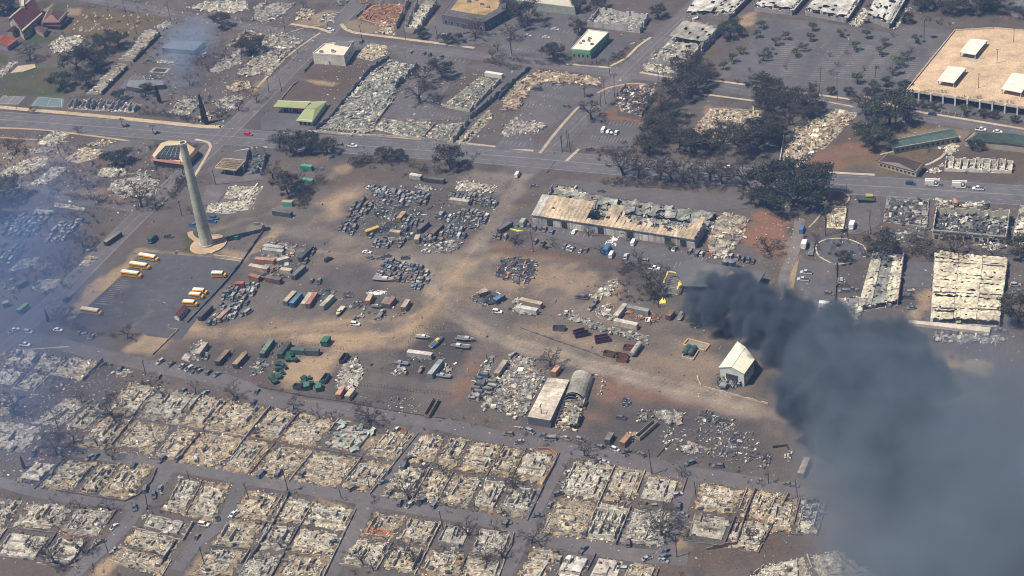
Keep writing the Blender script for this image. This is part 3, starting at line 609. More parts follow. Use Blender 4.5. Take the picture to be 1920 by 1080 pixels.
def car_cabin(mb, kind, mi_roof=0, mi_glass=1, burnt=False):
    L, Wd, hb, cb = car_profile(kind); w = Wd/2*.9; wr = Wd/2*.76
    (x0,z0),(x1,z1),(x2,z2),(x3,z3) = cb
    b = [(x0,-w,z0-.06),(x3,-w,z3-.06),(x3,w,z3-.06),(x0,w,z0-.06)]; t = [(x1,-wr,z1),(x2,-wr,z2),(x2,wr,z2),(x1,wr,z1)]
    v = b+t
    mb.add(v, [(0,1,5,4),(1,2,6,5),(2,3,7,6),(3,0,4,7)], (.05,.05,.05), mi_glass)
    mb.add([(p[0],p[1],p[2]+.015) for p in t], [(0,1,2,3)], (.5,.5,.5), mi_roof)
    for s in (-1, 1):     # pillars
        for (xa,za),(xb,zb) in (((x0,z0),(x1,z1)),((x3,z3),(x2,z2)),(((x0+x3)/2,z0),((x1+x2)/2,z1))):
            mb.bar((xa,s*(w+.02),za),(xb,s*(wr+.02),zb), .11, .11, (.5,.5,.5), mi_roof)
    if kind == 'van': mb.box((-1.1,0,1.62),(3.3,Wd*.86,1.1),0,(.5,.5,.5),mi=mi_roof)
def wheel_mesh(r=.34, w=.24):
    mb = MB(); n = 10
    v = [(r*math.cos(2*math.pi*k/n), s*w/2, r*math.sin(2*math.pi*k/n)) for s in (-1,1) for k in range(n)]
    mb.add(v, [(k,(k+1)%n,n+(k+1)%n,n+k) for k in range(n)]+[tuple(range(n)),tuple(reversed(range(n,2*n)))], (.03,.03,.03))
    rim = MB(); rr = r*.58; v = [(rr*math.cos(2*math.pi*k/n), s*(w/2+.01), rr*math.sin(2*math.pi*k/n)) for s in (-1,1) for k in range(n)]
    rim.add(v, [tuple(range(n)),tuple(reversed(range(n,2*n)))], (.4,.4,.4))
    return mb.mesh('tyre', 'tyre'), rim.mesh('rim', 'metal')
TYRE, RIM = wheel_mesh()
BURNT = {}; LIVE = {}
for k in ('sedan','suv','pickup','van'):
    for var in range(2):
        mb = MB(); car_body(mb, k, burnt=True); car_cabin(mb, k, burnt=True)
        rg = np.random.default_rng(var*7+len(k))
        for i in range(len(mb.v)): mb.v[i] = mb.v[i] + rg.normal(0, .035, mb.v[i].shape)
        L, Wd, hb, _ = car_profile(k)
        if var == 1:   # bonnet burned away, engine bay and a dropped roof
            mb.box((L/2-.75,0,hb*.93), (1.0,Wd*.7,.12), 0, (.04,.04,.04), mi=1)
        for sx in (-1,1):
            for sy in (-1,1): mb.box((sx*L*.3, sy*Wd*.47, .26), (.5,.2,.5), 0, (.2,.2,.2), mi=1)
        BURNT[k, var] = mb.mesh('burned_'+k, ['burnt','tyre'])
BNAME = {'sedan':'burned_car','suv':'burned_suv','pickup':'burned_pickup','van':'burned_van'}
BCOL = [(.17,.17,.18),(.24,.24,.24),(.12,.125,.135),(.10,.11,.13),(.20,.17,.15),(.32,.31,.30),(.15,.16,.18),(.19,.13,.10),(.42,.41,.40),(.11,.13,.16),(.14,.145,.16)]
_crng = random.Random(11)
def bcar(p, ang, label, group, kind=None, col=None, z=0.0, tilt=0.0):
    kind = kind or _crng.choice(['sedan','sedan','sedan','suv','suv','pickup','van'] if _crng.random() < .6 else ['sedan','suv'])
    o = bpy.data.objects.new(BNAME[kind], BURNT[kind, _crng.randrange(2)]); COL.objects.link(o)
    o.location = (p[0], p[1], z+.05); o.rotation_euler = (_crng.gauss(0,.02)+tilt, _crng.gauss(0,.015), ang + _crng.choice((0, math.pi)))
    s = _crng.uniform(.88, .98); o.scale = (s, s, s*_crng.uniform(.9, 1.02))
    c = np.array(col or _crng.choice(BCOL))*_crng.uniform(.85, 1.15); o.color = (*c, 1)
    tag(o, label, {'sedan':'car','suv':'car','pickup':'pickup','van':'van'}[kind], group)
    return o
def car_grid(quad, rows, cols, ang, label, group, fill=.9, jit=.35, kinds=None, cols_=None):
    q = W(quad)
    for r in range(rows):
        k = 0
        for c in range(cols):
            if _crng.random() > fill: continue
            p = bil(q, (c+.5)/cols, (r+.5)/rows)
            bcar((p[0]+_crng.gauss(0,jit), p[1]+_crng.gauss(0,jit)), ang+_crng.gauss(0,.07), label+(f', {ORD[r]} row' if rows > 1 else '')+(f', {ORD[k]} from left' if cols > 1 else ''), group,
                 _crng.choice(kinds) if kinds else None, _crng.choice(cols_) if cols_ else None); k += 1
def make_live(kind):
    root = thing('car', '', 'car', (0,0,0))
    mb = MB(); car_body(mb, kind); mb.build('body', ['paint','tyre'], root)
    mb = MB(); car_cabin(mb, kind); mb.build('cabin', ['paint','glass'], root)
    L, Wd, hb, _ = car_profile(kind)
    for s in (-1, 1):
        h = MB(); h.box((L/2-.12, s*Wd*.32, hb*.72), (.2,.4,.2), 0, (.75,.75,.7)); h.build('headlight', 'clean', root)
        h = MB(); h.box((-L/2+.02, s*Wd*.36, hb*.74), (.1,.3,.2), 0, (.35,.02,.02)); h.build('tail_light', 'clean', root)
    for sx in (-1, 1):
        for sy in (-1, 1):
            w = bpy.data.objects.new('wheel', TYRE); COL.objects.link(w); w.parent = root; w.location = (sx*L*.3, sy*Wd*.47, .36)
            r = bpy.data.objects.new('rim', RIM); COL.objects.link(r); r.parent = w
    if kind == 'box':
        b = MB(); b.box((-1.0,0,2.05), (4.4,2.3,2.1), 0, (.5,.5,.5)); b.build('cargo_box', 'paint', root)
    return root
def live_car(p, ang, kind, col, label, cat='car', name='car', group=None):
    if kind not in LIVE: LIVE[kind] = make_live(kind); r = LIVE[kind]
    else: r = copy_tree(LIVE[kind])
    r.name = name; r.location = (p[0], p[1], .06); r.rotation_euler = (0,0,ang); r['label'] = label; r['category'] = cat
    if group: r['group'] = group
    elif 'group' in r: del r['group']
    for c in r.children:
        c.color = (*col, 1)
    return r
# ---- school buses
def make_bus(L=11.2, short=False):
    root = thing('school_bus', '', 'bus', (0,0,0)); Y = (.60,.32,.05); w = 2.5
    body = MB(); hood = 1.35; x0, x1 = -L/2, L/2-hood
    sec = [(x0,-w/2),(x1,-w/2)]
    prof = [(-w/2,.55),(-w/2,2.45),(-w/2*.8,2.88),(w/2*.8,2.88),(w/2,2.45),(w/2,.55)]
    v = [(x0,a,b) for a,b in prof]+[(x1,a,b) for a,b in prof]
    body.add(v, [(k,k+6,k+7,k+1) for k in range(5)]+[(5,4,3,2,1,0)[::-1],(6,7,8,9,10,11)[::-1]], Y); body.build('body', 'clean', root)
    r = MB(); r.box(((x0+x1)/2,0,2.915), (x1-x0-.15,w*.84,.06), 0, (.72,.67,.55)); ro = r.build('roof', 'clean', root)
    for hx in (-.28, .28):
        h = MB(); h.box(((x0+x1)/2+hx*(x1-x0),0,2.98), (.7,.6,.07), 0, (.62,.58,.5)); h.build('roof_hatch', 'clean', ro)
    h = MB(); h.box((L/2-hood/2,0,1.15), (hood,w*.8,1.15), 0, (.78,.40,.03)); h.build('bonnet', 'clean', root)
    n = max(3, int((x1-x0)/1.05))
    for s in (-1,1):
        for i in range(n):
            g = MB(); g.box((x0+.4+(i+.5)*(x1-x0-.6)/n, s*(w/2+.012), 2.02), ((x1-x0-.6)/n*.78,.03,.62), 0, (.03,.03,.03)); g.build('window', 'glass', root)
        t = MB(); t.box(((x0+x1)/2, s*(w/2+.012), 1.35), (x1-x0-.3,.025,.12), 0, (.03,.03,.03)); t.build('rub_rail', 'clean', root)
        m_ = MB(); m_.bar((x1+.1,s*w/2,2.3),(x1+.5,s*(w/2+.35),2.2),.08,.08,(.05,.05,.05)); m_.build('mirror', 'clean', root)
        for hx in (-L*.27, L/2-hood*.75):
            wo_ = bpy.data.objects.new('wheel', TYRE); COL.objects.link(wo_); wo_.parent = root; wo_.location = (hx, s*1.1, .48); wo_.scale = (1.4,1.3,1.4)
            rr = bpy.data.objects.new('rim', RIM); COL.objects.link(rr); rr.parent = wo_
    g = MB(); g.box((x1+.015,0,2.1), (.03,w*.8,.75), 0, (.03,.03,.03)); g.build('windscreen', 'glass', root)
    return root

# ---- shipping containers and trailers
def container(a, ang, L, label, col, top=None, w=2.44, h=2.6, group=None, name='container', burnt=True, z=0., open_top=False, cat='container'):
    c, s = math.cos(ang), math.sin(ang)
    root = thing(name, label, cat, (a[0], a[1], z), group); root.rotation_euler = (0,0,ang); root['_o'] = [0,0,0]
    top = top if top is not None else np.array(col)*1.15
    b = MB(); n = max(4, int(L/.9))
    for sy in (-1,1):     # ribbed side panels
        v = []; f = []
        for i in range(n*2+1):
            x = -L/2+L*i/(n*2); yy = sy*(w/2-(.05 if i % 2 else 0)); v += [(x,yy,.1),(x,yy,h)]
        for i in range(n*2): f.append((i*2,i*2+2,i*2+3,i*2+1) if sy < 0 else (i*2+1,i*2+3,i*2+2,i*2))
        b.add(v, f, col)
    b.build('side_panels', 'scorched' if burnt else 'clean', root)
    if not open_top:
        r = MB(); r.box((0,0,h), (L,w,.08), 0, top); r.build('roof', 'scorched' if burnt else 'clean', root)
    else:
        r = MB(); r.box((0,0,.25), (L-.1,w-.1,.2), 0, np.array(col)*.35); r.build('floor', 'scorched', root)
        r = MB()
        for sy in (-1,1): r.box((0,sy*w/2,h), (L,.12,.12), 0, np.array(col)*1.1)
        for sx in (-1,1): r.box((sx*L/2,0,h), (.12,w,.12), 0, np.array(col)*1.1)
        r.build('rim', 'scorched', root)
    for sx in (-1,1):
        e = MB(); e.box((sx*(L/2),0,h/2+.05), (.08,w*.98,h-.12), 0, np.array(col)*.9); d = e.build('end_doors', 'scorched' if burnt else 'clean', root)
        g = MB()
        for k in (-.6,-.2,.2,.6): g.box((sx*(L/2+.06),k*w/2,h/2), (.05,.06,h*.85), 0, np.array(col)*.6)
        g.build('locking_bars', 'metal', d)
    return root
def box_px(s, label, col, w=2.44, h=2.6, **k):
    """container whose two end centres are surveyed on the ground"""
    A, B = W(s); d = B-A; L = float(np.linalg.norm(d[:2]))
    return container((A+B)/2, math.atan2(d[1], d[0]), L, label, col, w=w, h=h, **k)
def box_rf(s, label, col, w=2.44, h=2.6, **k):
    """the same, surveyed along the middle of its roof"""
    A, B = W(s, h); d = B-A; L = float(np.linalg.norm(d[:2]))
    return container(((A+B)/2)[:2], math.atan2(d[1], d[0]), L, label, col, w=w, h=h, **k)

# ---- trees
def make_tree_mesh(seed, H=11, spread=8, forks=5, depth=4, flat=.55, r0=.42, leaf=0, leafcol=((.10,.075,.05),), lsize=.5, trunk_h=.25, twig=.05, clump=.0):
    rng = random.Random(seed); tr = MB(); br = MB(); tips = []
    bark = lambda: np.array((.055,.047,.043))*rng.uniform(.7,1.5)
    th = H*trunk_h; lean = (rng.gauss(0,.3), rng.gauss(0,.3))
    tr.tube([(0,0,-.3),(lean[0]*.4,lean[1]*.4,th*.55),(lean[0],lean[1],th)], [r0*1.35,r0*1.0,r0*.85], bark(), 7)
    def grow(p, d, L, r, lev):
        d = d/np.linalg.norm(d); mid = p + d*L*.5 + np.array([rng.gauss(0,1),rng.gauss(0,1),rng.gauss(0,.5)])*L*.07
        e = p + d*L + np.array([rng.gauss(0,1),rng.gauss(0,1),rng.gauss(0,.6)])*L*.1
        br.tube([p, mid, e], [r, r*.8, r*.6], bark(), 5 if lev < 2 else 3, cap=False)
        if lev >= depth: tips.append((e, d)); return
        if lev >= depth-1: tips.append((mid, d))
        k = rng.choice((2,3,3)) if lev else rng.choice((3,3,4))
        for i in range(k):
            nd = d + np.array([rng.gauss(0,1), rng.gauss(0,1), rng.gauss(.12,.6)])*.55
            nd[2] = nd[2]*(flat*(1.25-.3*lev) if lev > 0 else .95) + .08
            grow(e if i else lerp(mid,e,.6), nd, L*rng.uniform(.58,.8), max(r*.58, twig), lev+1)
    for i in range(forks):
        a = 2*math.pi*(i+rng.random()*.6)/forks; el = rng.uniform(.5,1.3)
        grow(np.array([lean[0],lean[1],th*.96]), np.array([math.cos(a), math.sin(a), el]), spread*.235*rng.uniform(.8,1.15), r0*.6, 0)
    lf = None
    if leaf:
        lf = MB(); V = []; F = []; C = []; k = 0
        per = max(1, int(leaf/len(tips)))
        for e, d in tips:
            if clump and rng.random() < clump: continue
            cc = np.array(rng.choice(leafcol))*rng.uniform(.65,1.4)
            for j in range(per):
                p = e + np.array([rng.gauss(0,1),rng.gauss(0,1),rng.gauss(0,.6)])*lsize*1.5
                a = np.array([rng.gauss(0,1),rng.gauss(0,1),rng.gauss(0,.6)]); a = a/np.linalg.norm(a)*lsize*rng.uniform(.5,1)
                b_ = np.cross(a, [rng.gauss(0,1),rng.gauss(0,1),rng.gauss(0,1)]); b_ = b_/(np.linalg.norm(b_)+1e-6)*lsize*rng.uniform(.3,.6)
                V += [p-a, p+b_, p+a, p-b_]; F.append((k,k+1,k+2,k+3)); k += 4; C += [cc*rng.uniform(.8,1.2)]*4
        lf.add(V, F, np.array(C))
    return tr, br, lf
TREES = {}
def def_tree(kind, n, **kw):
    TREES[kind] = []
    for i in range(n):
        tr, br, lf = make_tree_mesh(hash(kind) % 1 + i*13 + len(kind)*101, **kw)
        TREES[kind].append((tr.mesh('trunk','timber'), br.mesh('branches','timber'), lf.mesh('foliage','leaf') if lf else None))
BRNL = ((.085,.06,.04),(.06,.05,.04),(.11,.08,.05),(.045,.042,.04))
GRNL = ((.06,.085,.035),(.08,.10,.045),(.05,.065,.03),(.10,.10,.05))
DKL = ((.035,.045,.028),(.05,.06,.035),(.03,.033,.028),(.06,.055,.035),(.022,.028,.022))
def_tree('bare_big', 3, H=14, spread=14, forks=6, depth=4, r0=.5, twig=.085, leaf=220, leafcol=BRNL, lsize=.28)
def_tree('bare_mid', 3, H=9.5, spread=10, forks=5, depth=3, r0=.3, twig=.075, leaf=40, leafcol=BRNL, lsize=.22)
def_tree('bare_thin', 3, H=9, spread=8, forks=4, depth=2, flat=.95, r0=.22, trunk_h=.35, twig=.07)
def_tree('scorched', 3, H=13, spread=13, forks=6, depth=4, twig=.07, leaf=3200, leafcol=BRNL+DKL, lsize=.42, clump=.15)
def_tree('banyan', 1, H=22, spread=30, forks=8, depth=5, twig=.09, leaf=16000, leafcol=DKL, lsize=.62, flat=.75, trunk_h=.15, r0=1.2)
def_tree('leafy_small', 3, H=5.5, spread=6.5, forks=5, depth=3, r0=.16, leaf=900, leafcol=GRNL, lsize=.30, trunk_h=.38)
def_tree('leafy_big', 2, H=12, spread=13, forks=6, depth=4, leaf=4200, leafcol=DKL+((.05,.07,.03),), lsize=.42)
def_tree('shrub', 3, H=2.6, spread=5, forks=6, depth=3, r0=.09, twig=.03, leaf=350, leafcol=BRNL, lsize=.22, trunk_h=.08)
def cypress_mesh():
    rng = random.Random(4); tr = MB(); tr.tube([(0,0,-.2),(0,0,9)], [.25,.06], (.05,.045,.04), 6)
    lf = MB(); V=[]; F=[]; C=[]; k=0
    for i in range(1500):
        z = rng.uniform(.8,13); r = 1.6*(1-z/13.6)**.7*math.sqrt(rng.random()); a = rng.random()*6.28
        p = np.array([r*math.cos(a), r*math.sin(a), z]); u = np.array([rng.gauss(0,.12),rng.gauss(0,.12),.4]); w = np.array([rng.gauss(0,1),rng.gauss(0,1),0]); w = w/np.linalg.norm(w)*.22
        V += [p-u, p+w, p+u, p-w]; F.append((k,k+1,k+2,k+3)); k += 4; C += [np.array(rng.choice(DKL))*rng.uniform(.7,1.3)]*4
    lf.add(V, F, np.array(C)); return tr.mesh('trunk','timber'), MB().mesh('branches','timber'), lf.mesh('foliage','leaf')
def palm_mesh(seed, H, fronds, col):
    rng = random.Random(seed); tr = MB(); path = []; x = y = 0
    for i in range(6): path.append((x, y, -.3+(H+.3)*i/5)); x += rng.gauss(0,.18); y += rng.gauss(0,.18)
    tr.tube(path, [.24,.2,.18,.17,.16,.15], (.10,.085,.07), 6)
    top = np.array(path[-1]); lf = MB()
    for k in range(fronds):
        a = 2*math.pi*k/fronds+rng.random()*.4; L = rng.uniform(2.0,3.0); up = rng.uniform(-.1,.7); pts = []
        for t in (0,.35,.7,1.0): pts.append(top+np.array([math.cos(a)*L*t, math.sin(a)*L*t, up*L*t-1.5*t*t]))
        s = np.array([-math.sin(a), math.cos(a), 0]); c = np.array(rng.choice(col))*rng.uniform(.7,1.3); wd = (.12,.5,.45,.05)
        V = [p+s*w_-np.array([0,0,.12 if w_ > .2 else 0]) for p,w_ in zip(pts,wd)]+[p for p in pts]+[p-s*w_-np.array([0,0,.12 if w_ > .2 else 0]) for p,w_ in zip(pts,wd)]
        lf.add(V, [(i,i+1,5+i,4+i) for i in range(3)]+[(4+i,5+i,9+i,8+i) for i in range(3)], c)
    return tr.mesh('trunk','timber'), MB().mesh('branches','timber'), lf.mesh('foliage','leaf')
TREES['cypress'] = [cypress_mesh()]
TREES['palm'] = [palm_mesh(i, 12+2*i, 11, GRNL+BRNL) for i in range(3)]
TREES['palm_burnt'] = [palm_mesh(i+9, 13+2*i, 6, BRNL) for i in range(3)]
TREES['palm_short'] = [palm_mesh(i+19, 4.2+i*.5, 9, BRNL+GRNL) for i in range(3)]
_trng = random.Random(23)
TNAME = {'bare_big':'bare_tree','bare_mid':'bare_tree','bare_thin':'bare_tree','scorched':'scorched_tree','banyan':'banyan_tree','leafy_small':'leafy_tree','leafy_big':'leafy_tree',
         'shrub':'scorched_shrub','cypress':'cypress_tree','palm':'palm_tree','palm_burnt':'palm_tree','palm_short':'palm_tree'}
def tree(s, kind, label, scale=1.0, group=None):
    p = W1(s) if isinstance(s, str) else s
    tr, br, lf = _trng.choice(TREES[kind])
    cat = 'shrub' if kind == 'shrub' else ('palm' if 'palm' in kind else 'tree')
    root = thing(TNAME[kind], label, cat, (p[0], p[1], 0), group)
    root.rotation_euler = (0,0,_trng.random()*6.28); k = scale*_trng.uniform(.92,1.1); root.scale = (k,k,k*_trng.uniform(.92,1.08))
    for nm, me in (('trunk',tr),('branches',br),('crown',lf)):
        if me is None or not len(me.vertices): continue
        o = bpy.data.objects.new(nm, me); COL.objects.link(o); o.parent = root
    return root
def trees(s, kind, labels, scale=1.0, group=None, sep=None):
    pts = Q(s)
    for i, (x, y) in enumerate(pts):
        lb = labels if isinstance(labels, str) else labels[i]
        tree(G(x, y), kind, lb, scale if not hasattr(scale,'__len__') else scale[i], group)
# ---- utility poles
def pole(s, label, H=11., arms=1, group=None, r=.2, name='utility_pole', lean=(0,0), cat='pole'):
    p = W1(s) if isinstance(s, str) else s
    root = thing(name, label, cat, (p[0], p[1], 0), group); root['_o'] = [0,0,0]
    m_ = MB(); m_.tube([(0,0,-.3),(lean[0],lean[1],H)], [r,r*.7], (.06,.05,.045), 7); m_.build('shaft', 'timber', root)
    for i in range(arms):
        a = MB(); z = H-.6-i*1.1; d = np.array([math.cos(CROSS), math.sin(CROSS), 0])*1.3; c = np.array([lean[0]*z/H, lean[1]*z/H, z])
        a.bar(c-d, c+d, .16, .18, (.06,.05,.045)); ao = a.build('crossarm', 'timber', root)
        ins = MB()
        for k in (-.9,.9): ins.box(c+d*k+np.array([0,0,.2]), (.14,.14,.3), 0, (.2,.2,.2))
        ins.build('insulators', 'clean', ao)
    return root
# ================================================================ BUILDINGS
def outward(A, B, c):
    t = np.array(B[:2])-np.array(A[:2]); L = np.linalg.norm(t); t = t/L; nrm = np.array([t[1], -t[0]])
    if np.dot(nrm, (np.array(A[:2])+np.array(B[:2]))/2-c) < 0: nrm = -nrm
    return t, nrm, L
def openings(root, A, B, c, n, w, z0, h, name='window', mat='glass', col=(.03,.03,.04), margin=.6, depth=.06, frame=None):
    t, nr, L = outward(A, B, c); rz = math.atan2(t[1], t[0])
    for i in range(n):
        p = np.array(A[:2])+t*(margin+(i+.5)*(L-2*margin)/n)+nr*.02
        m_ = MB(); m_.box((p[0],p[1],z0+h/2), (w,depth,h), rz, col); o = m_.build(name, mat, root)
        if frame is not None:
            f = MB()
            for dx in (-1,1): f.box((p[0]+t[0]*dx*w/2+nr[0]*.03,p[1]+t[1]*dx*w/2+nr[1]*.03,z0+h/2),(.12,.09,h+.2),rz,frame)
            f.box((p[0]+nr[0]*.03,p[1]+nr[1]*.03,z0+h+.04),(w+.1,.1,.12),rz,frame); f.build('frame','clean',o)
def wall_parts(root, P, z0, z1, col, mat='wall', th=.35, name='wall', skip=()):
    """each side of a footprint as one wall part, butted at the corners"""
    P = ccw(P); n = len(P); c = cen(P)
    for i in range(n):
        if i in skip: continue
        A, B = np.array(P[i][:2]), np.array(P[(i+1)%n][:2]); t, nr, L = outward(A, B, c)
        m_ = MB(); mid = (A+B)/2-nr*th/2; m_.box((mid[0],mid[1],(z0+z1)/2), (L-th*(1 if i%2 else -0.0)-.004,th,z1-z0), math.atan2(t[1],t[0]), col)
        m_.build(name, mat, root)
def roof_units(root, P, z, n, seed, col=(.42,.40,.36), size=1.6):
    rg = random.Random(seed); q = P if len(P) == 4 else None
    for i in range(n):
        u, v = rg.uniform(.15,.85), rg.uniform(.2,.8); p = bil([np.array(a[:2]) for a in P[:4]], u, v)
        m_ = MB(); s = size*rg.uniform(.7,1.4); m_.box((p[0],p[1],z+.5), (s,s*rg.uniform(.6,1),1.0), HWY, np.array(col)*rg.uniform(.5,1.1))
        o = m_.build('roof_unit','metal',root); f = MB(); f.box((p[0],p[1],z+1.04), (s*.5,s*.4,.1), HWY, (.06,.06,.06)); f.build('fan_grille','metal',o)
def flat_building(label, s, h, wall=(.5,.48,.42), roof=(.5,.45,.36), parapet=.5, pcol=None, units=0, name='flat_topped_block', cat='building', rmat='clean', wmat='wall', seed=1, pw=.35, wins=()):
    P = [p[:2] for p in W(s, h)]; o3 = org(P); root = thing(name, label, cat, o3); c = cen(P)
    m_ = MB(); m_.prism(P, 0, h-.02, wall, roof); m_.build('walls', wmat, root)
    m_ = MB(); m_.sheet(inset(P,.1), h, roof); m_.build('roof', rmat, root)
    if parapet:
        pc = ccw(P); m_ = MB()
        for i in range(len(pc)):
            A, B = pc[i], pc[(i+1)%len(pc)]; t, nr, L = outward(A, B, c); mid = (np.array(A)+np.array(B))/2-nr*(pw/2-.04)
            m_.box((mid[0],mid[1],h+parapet/2-.05), (L-.03,pw,parapet+.1), math.atan2(t[1],t[0]), np.array(pcol if pcol is not None else wall)*(1+.01*i))
        m_.build('parapet', wmat, root)
    if units: roof_units(root, P, h, units, seed)
    for (i, j, n, w, z0, hh, nm) in wins:
        openings(root, P[i], P[j], c, n, w, z0, hh, nm, 'glass' if nm == 'window' else 'clean', (.05,.05,.06), frame=(.45,.43,.4) if nm == 'window' else None)
    return root, P
def gable_building(label, s, eave, rise, wall, roof, over=.5, name='gabled_building', cat='building', rmat='metal', axis=None, wins=(), ends=True, seams=0, hip=0.0, wmat='wall'):
    """quad of eave corners TL,TR,BR,BL; the ridge runs along the TL-TR side unless axis=1"""
    P = [p[:2] for p in W(s, eave)]
    if axis == 1: P = [P[1],P[2],P[3],P[0]]
    o3 = org(P); root = thing(name, label, cat, o3); c = cen(P)
    r0, r1 = (P[0]+P[3])/2, (P[1]+P[2])/2
    rh = eave+rise; a, b = lerp(r0,r1,hip), lerp(r0,r1,1-hip)
    m_ = MB(); m_.prism(P, 0, eave, wall); m_.build('walls', wmat, root)
    if ends and not hip:
        m_ = MB()
        for e0, e1, rr in ((P[0],P[3],r0),(P[1],P[2],r1)): m_.poly([(*e0,eave),(*e1,eave),(*rr,rh)], wall)
        m_.build('gable_ends', wmat, root)
    q = [c+(p-c)*(1+over/np.linalg.norm(p-c)*1.2) for p in P]; dz = rise*over*.25
    a2, b2 = a+(a-b)/np.linalg.norm(a-b)*(0 if hip else over*.7), b+(b-a)/np.linalg.norm(a-b)*(0 if hip else over*.7)
    ev = eave-dz+.08; rz_ = rh+.1
    for i, (e0, e1) in enumerate(((q[0],q[1]),(q[3],q[2]))):
        m_ = MB(); th = .16
        top = [(*e0,ev),(*e1,ev),(*b2,rz_),(*a2,rz_)]; m_.poly(top if i else top[::-1], roof)
        m_.bar((*e0,ev-.1),(*e1,ev-.1),.2,.24,np.array(roof)*.75)
        sl = m_.build('roof_slope', rmat, root)
        if seams:
            sm = MB()
            for k in range(1, seams): sm.bar((*lerp(e0,e1,k/seams),ev+.05),(*lerp(a2,b2,k/seams),rz_+.05),.12,.1,np.array(roof)*.8)
            tag(sm.build('roof_seams', rmat, sl), kind='stuff')
    if hip:
        for e0, e1, rr in ((q[0],q[3],a2),(q[1],q[2],b2)):
            m_ = MB(); m_.poly([(*e0,ev),(*e1,ev),(*rr,rz_)], np.array(roof)*.97); m_.build('roof_hip', rmat, root)
    m_ = MB(); m_.bar((*a2,rz_+.06),(*b2,rz_+.06),.35,.12,np.array(roof)*.85); m_.build('ridge_cap', rmat, root)
    for (i, j, n, w, z0, hh, nm) in wins: openings(root, P[i], P[j], c, n, w, z0, hh, nm, 'glass', (.04,.04,.05), frame=(.4,.38,.34))
    return root, P
_seed = [100]
def ruin(label, s, pal=BEIGE, dens=.45, size=.9, h=.7, wall=(.42,.38,.30), walls=(), wh=1.6, slab=(.26,.24,.21), inner=0, name='burned_building', cat='ruin', group=None, base=None, wth=.35, cap=4000, slabz=.08, quad=None, bed=True):
    """a burned-out building: slab, standing walls (edge index list), inner partition stubs, rubble"""
    P = quad if quad is not None else [p[:2] for p in W(s)]; P = [np.array(p[:2]) for p in P]
    _seed[0] += 1; sd = _seed[0]; rg = random.Random(sd)
    root = thing(name, label, cat, org(P), group)
    if slab is not None:
        m_ = MB(); m_.prism(P, 0, slabz+.012*rg.random(), np.array(slab)*rg.uniform(.85,1.15)); m_.build('floor_slab', 'rubble', root)
    m_ = MB(); rubble(m_, inset(P,.4), dens, size, h, pal, sd, (base if base is not None else np.array(pal[0])*.62) if bed else None, cap=cap)
    tag(m_.build('rubble', 'rubble', root), kind='stuff')
    n = len(P)
    for i in walls:
        i, hh = i if isinstance(i, tuple) else (i, wh)
        m_ = MB(); broken_wall(m_, P[i], P[(i+1)%n], hh, wth, np.array(wall)*rg.uniform(.85,1.15), sd*7+i, gap=.05); 
        if m_.n: m_.build('wall', 'wall', root)
    if n == 4:
        for k in range(inner):
            v = rg.random() < .5; t = rg.uniform(.15,.85); a = rg.uniform(0,.5); b_ = a+rg.uniform(.25,.5)
            A, B = (bil(P,t,a),bil(P,t,b_)) if v else (bil(P,a,t),bil(P,b_,t))
            m_ = MB(); broken_wall(m_, A, B, wh*rg.uniform(.5,1.1), .28, np.array(wall)*rg.uniform(.8,1.2), sd*11+k, gap=.15)
            if m_.n: m_.build('partition_stub', 'wall', root)
    return root, P
def add_sheets(root, P, n, seed, pal, z=.8, size=3.0):
    """bent roofing sheets thrown over a ruin, each its own part"""
    rg = np.random.default_rng(seed)
    for i in range(n):
        p = bil(P, rg.uniform(.1,.9), rg.uniform(.1,.9)); L = size*rg.uniform(.6,1.5); w = L*rg.uniform(.3,.6); a = rg.uniform(0,6.28); c = np.array(pal[rg.integers(len(pal))])
        d = np.array([math.cos(a),math.sin(a)]); e = np.array([-d[1],d[0]]); V = []
        for j in range(5):
            for k in (-1,1):
                q = p[:2]+d*L*(j/4-.5)+e*w/2*k; V.append((q[0],q[1],max(.12,z*rg.uniform(.3,1.5))))
        m_ = MB(); m_.add(V, [(j*2,j*2+2,j*2+3,j*2+1) for j in range(4)], c*rg.uniform(.8,1.2)); m_.build('roofing_sheet','scorched',root)

